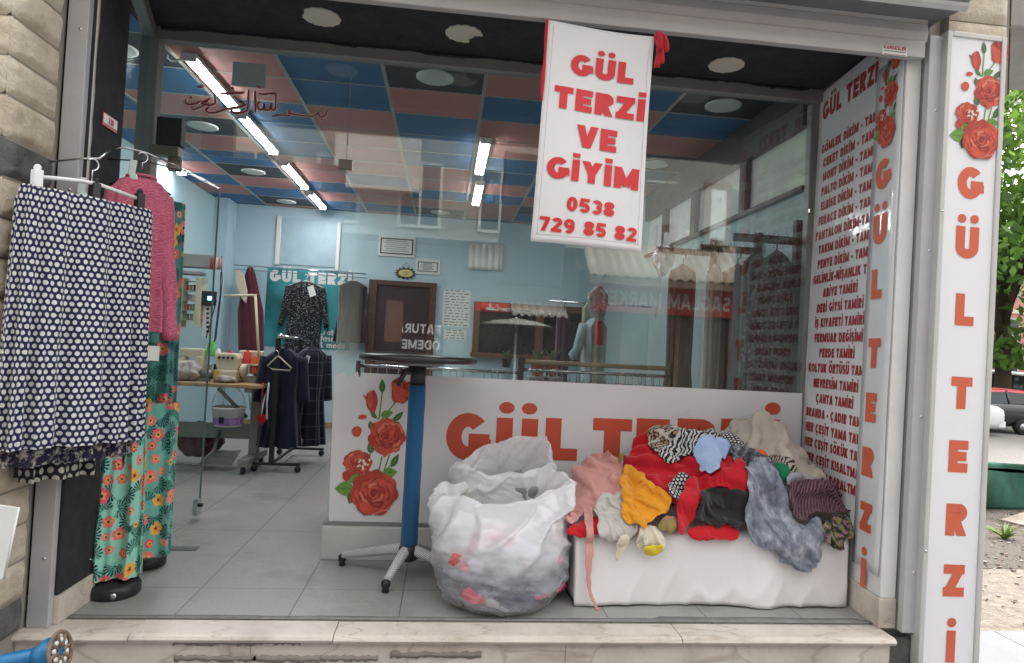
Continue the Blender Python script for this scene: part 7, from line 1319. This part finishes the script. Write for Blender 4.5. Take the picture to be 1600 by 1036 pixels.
g2 = at(1566, 674, Z=G0); car('parked_car', (at(1566, 650, Y=12.9)[0]-.42, 12.9, G0), R(172), 3.4, 1.35, 1.13, SD, paint('white_car_paint', (.72, .72, .72)), paint('white_car_paint', (.72, .72, .72)), 'white saloon car with its tail beside the black hatchback')
VN = [(0, .9, None), (.02, 1.0, 1.62), (.4, 1.0, 1.68), (.7, 1.0, 1.62), (.86, .95, 1.0), (.9, .9, None), (1, .6, None)]
car('parked_van', (22.2, 19., G0), R(175), 4.2, 1.6, 1.6, VN, paint('white_car_paint', (.72,)*3), paint('white_car_paint', (.72,)*3), 'white van parked behind the black hatchback', True)
car('parked_car', (.9, -7.2, G0-.12), R(8), 3.3, 1.4, 1.15, HB_, paint('dark_red_car_paint', (.12, .01, .015)), paint('dark_red_car_paint', (.12, .01, .015)), 'dark red car parked across the street, seen mirrored in the glass')
# building far behind
t = thing('apartment_block', (30, 34, G0), 'pink apartment block with pale window bands behind the trees', 'building'); mb = MB(); mb.box(18, 62, 34, 44, G0, 9); mb.build('wall', pbr('pink_render', (.42, .20, .17), .9, var=.1), t)
for fl in (.1, 2.9, 5.7):
    mb = MB(); mb.box(18, 62, 33.9, 34, fl+1.9, fl+2.15); mb.build('band', pbr('pale_band', (.55, .48, .40), .8), t)
    for k in range(14): x = 20+k*3; mb = MB(); mb.box(x, x+1.6, 33.93, 34, fl+.2, fl+1.6); f_ = mb.build('window', pw, t); mb = MB(); mb.box(x+.1, x+.75, 33.91, 33.93, fl+.3, fl+1.5); mb.box(x+.85, x+1.5, 33.91, 33.93, fl+.3, fl+1.5); mb.build('pane', dg, f_)
# trees
LEAF = [pbr('leaf_light', (.14, .26, .05), .6, var=.35, vs=2), pbr('leaf_mid', (.085, .18, .04), .6, var=.35, vs=2), pbr('leaf_dark', (.045, .10, .025), .6, var=.3, vs=2)]
for m_ in LEAF:
    nt_ = m_.node_tree; b_ = nt_.nodes['Principled BSDF']; b_.inputs['Transmission Weight'].default_value = 0; tl_ = nt_.nodes.new('ShaderNodeBsdfTranslucent'); tl_.inputs[0].default_value = (.2, .34, .05, 1); mx = nt_.nodes.new('ShaderNodeMixShader'); mx.inputs[0].default_value = .35; nt_.links.new(b_.outputs[0], mx.inputs[1]); nt_.links.new(tl_.outputs[0], mx.inputs[2]); nt_.links.new(mx.outputs[0], nt_.nodes['Material Output'].inputs[0])
BARK = pbr('tree_bark', (.10, .075, .055), .95, bump=.8, bs=30, bd=.03)
def tree(loc, h, rad, nleaf, leaf, label, seed, zc=.62, zr=.4):
    rnd = random.Random(seed); t = thing('broadleaf_tree', loc, label, 'tree', 'trees beyond the gravel lot'); l = np.array(loc, float); mb = MB(); tops = []; mb.tube([l, l+(.05, 0, h*.2), l+(-.05, .1, h*.42)], [h*.024, h*.019, h*.014], 12)
    for k in range(13):
        q = k*2.4; z0_ = h*rnd.uniform(.2, .5); e = l+np.array((math.cos(q)*rad*rnd.uniform(.4, .85), math.sin(q)*rad*rnd.uniform(.4, .85), h*rnd.uniform(.4, .92))); a = l+np.array((0, 0, z0_)); m_ = (a+e)/2+(0, 0, .05*h); mb.tube([a, m_, e], [h*.010, h*.006, h*.002], 6); tops += [e, m_]
    mb.build('trunk', BARK, t); cl_ = []
    for k in range(70): 
        u = rnd.uniform(-1, 1); q = rnd.uniform(0, 6.28); rr_ = rad*math.sqrt(1-u*u)*rnd.uniform(.55, 1.05); cl_.append(l+np.array((rr_*math.cos(q), rr_*math.sin(q), h*(zc+zr*u*rnd.uniform(.8, 1.05)))))
    cl_ += tops; rs_ = np.random.RandomState(seed); C_ = np.array(cl_)[rs_.randint(0, len(cl_), nleaf)]; dP = rs_.normal(0, rad*.15, (nleaf, 3))*(1, 1, .75); P = C_+dP; P[:, 2] = np.maximum(P[:, 2], l[2]+h*.16); ax = rs_.normal(0, 1, (nleaf, 3)); ax /= np.linalg.norm(ax, axis=1, keepdims=True); bx = np.cross(ax, rs_.normal(0, 1, (nleaf, 3))); bx /= np.linalg.norm(bx, axis=1, keepdims=True); s_ = leaf*rs_.uniform(.6, 1.3, (nleaf, 1))
    V = np.stack([P-ax*s_, P+bx*s_*.5, P+ax*s_, P-bx*s_*.5], 1).reshape(-1, 3); mb = MB(); mb.v = [tuple(v) for v in V]; mb.f = [(4*i, 4*i+1, 4*i+2, 4*i+3) for i in range(nleaf)]; mi = rs_.choice(3, nleaf, p=(.4, .38, .22)); mb.mi = list(map(int, mi)); mb.sm = [False]*nleaf; mb.build('crown', LEAF, t, flip=False)
ta = at(1546, 650, Y=17.); tree((ta[0]+.4, 17., G0), 11.5, 4.3, 16000, .17, 'tall bright green tree beside the light box sign', 5, .58, .42)
tree((24., 15.0, G0), 10.5, 4.2, 9000, .18, 'second green tree at the right edge above the parked cars', 6, .6, .4)
tree((9.8, 13.5, G0), 10, 3.6, 7000, .2, 'green tree seen through the near pane of the strip window', 9, .6, .4); tree((15., 20.5, G0), 11, 4, 7000, .22, 'green tree seen through the far pane of the strip window', 12, .6, .4); tree((7.5, 19.5, G0), 11, 3.5, 6000, .22, 'green tree beyond the far end of the strip window', 15, .6, .4)
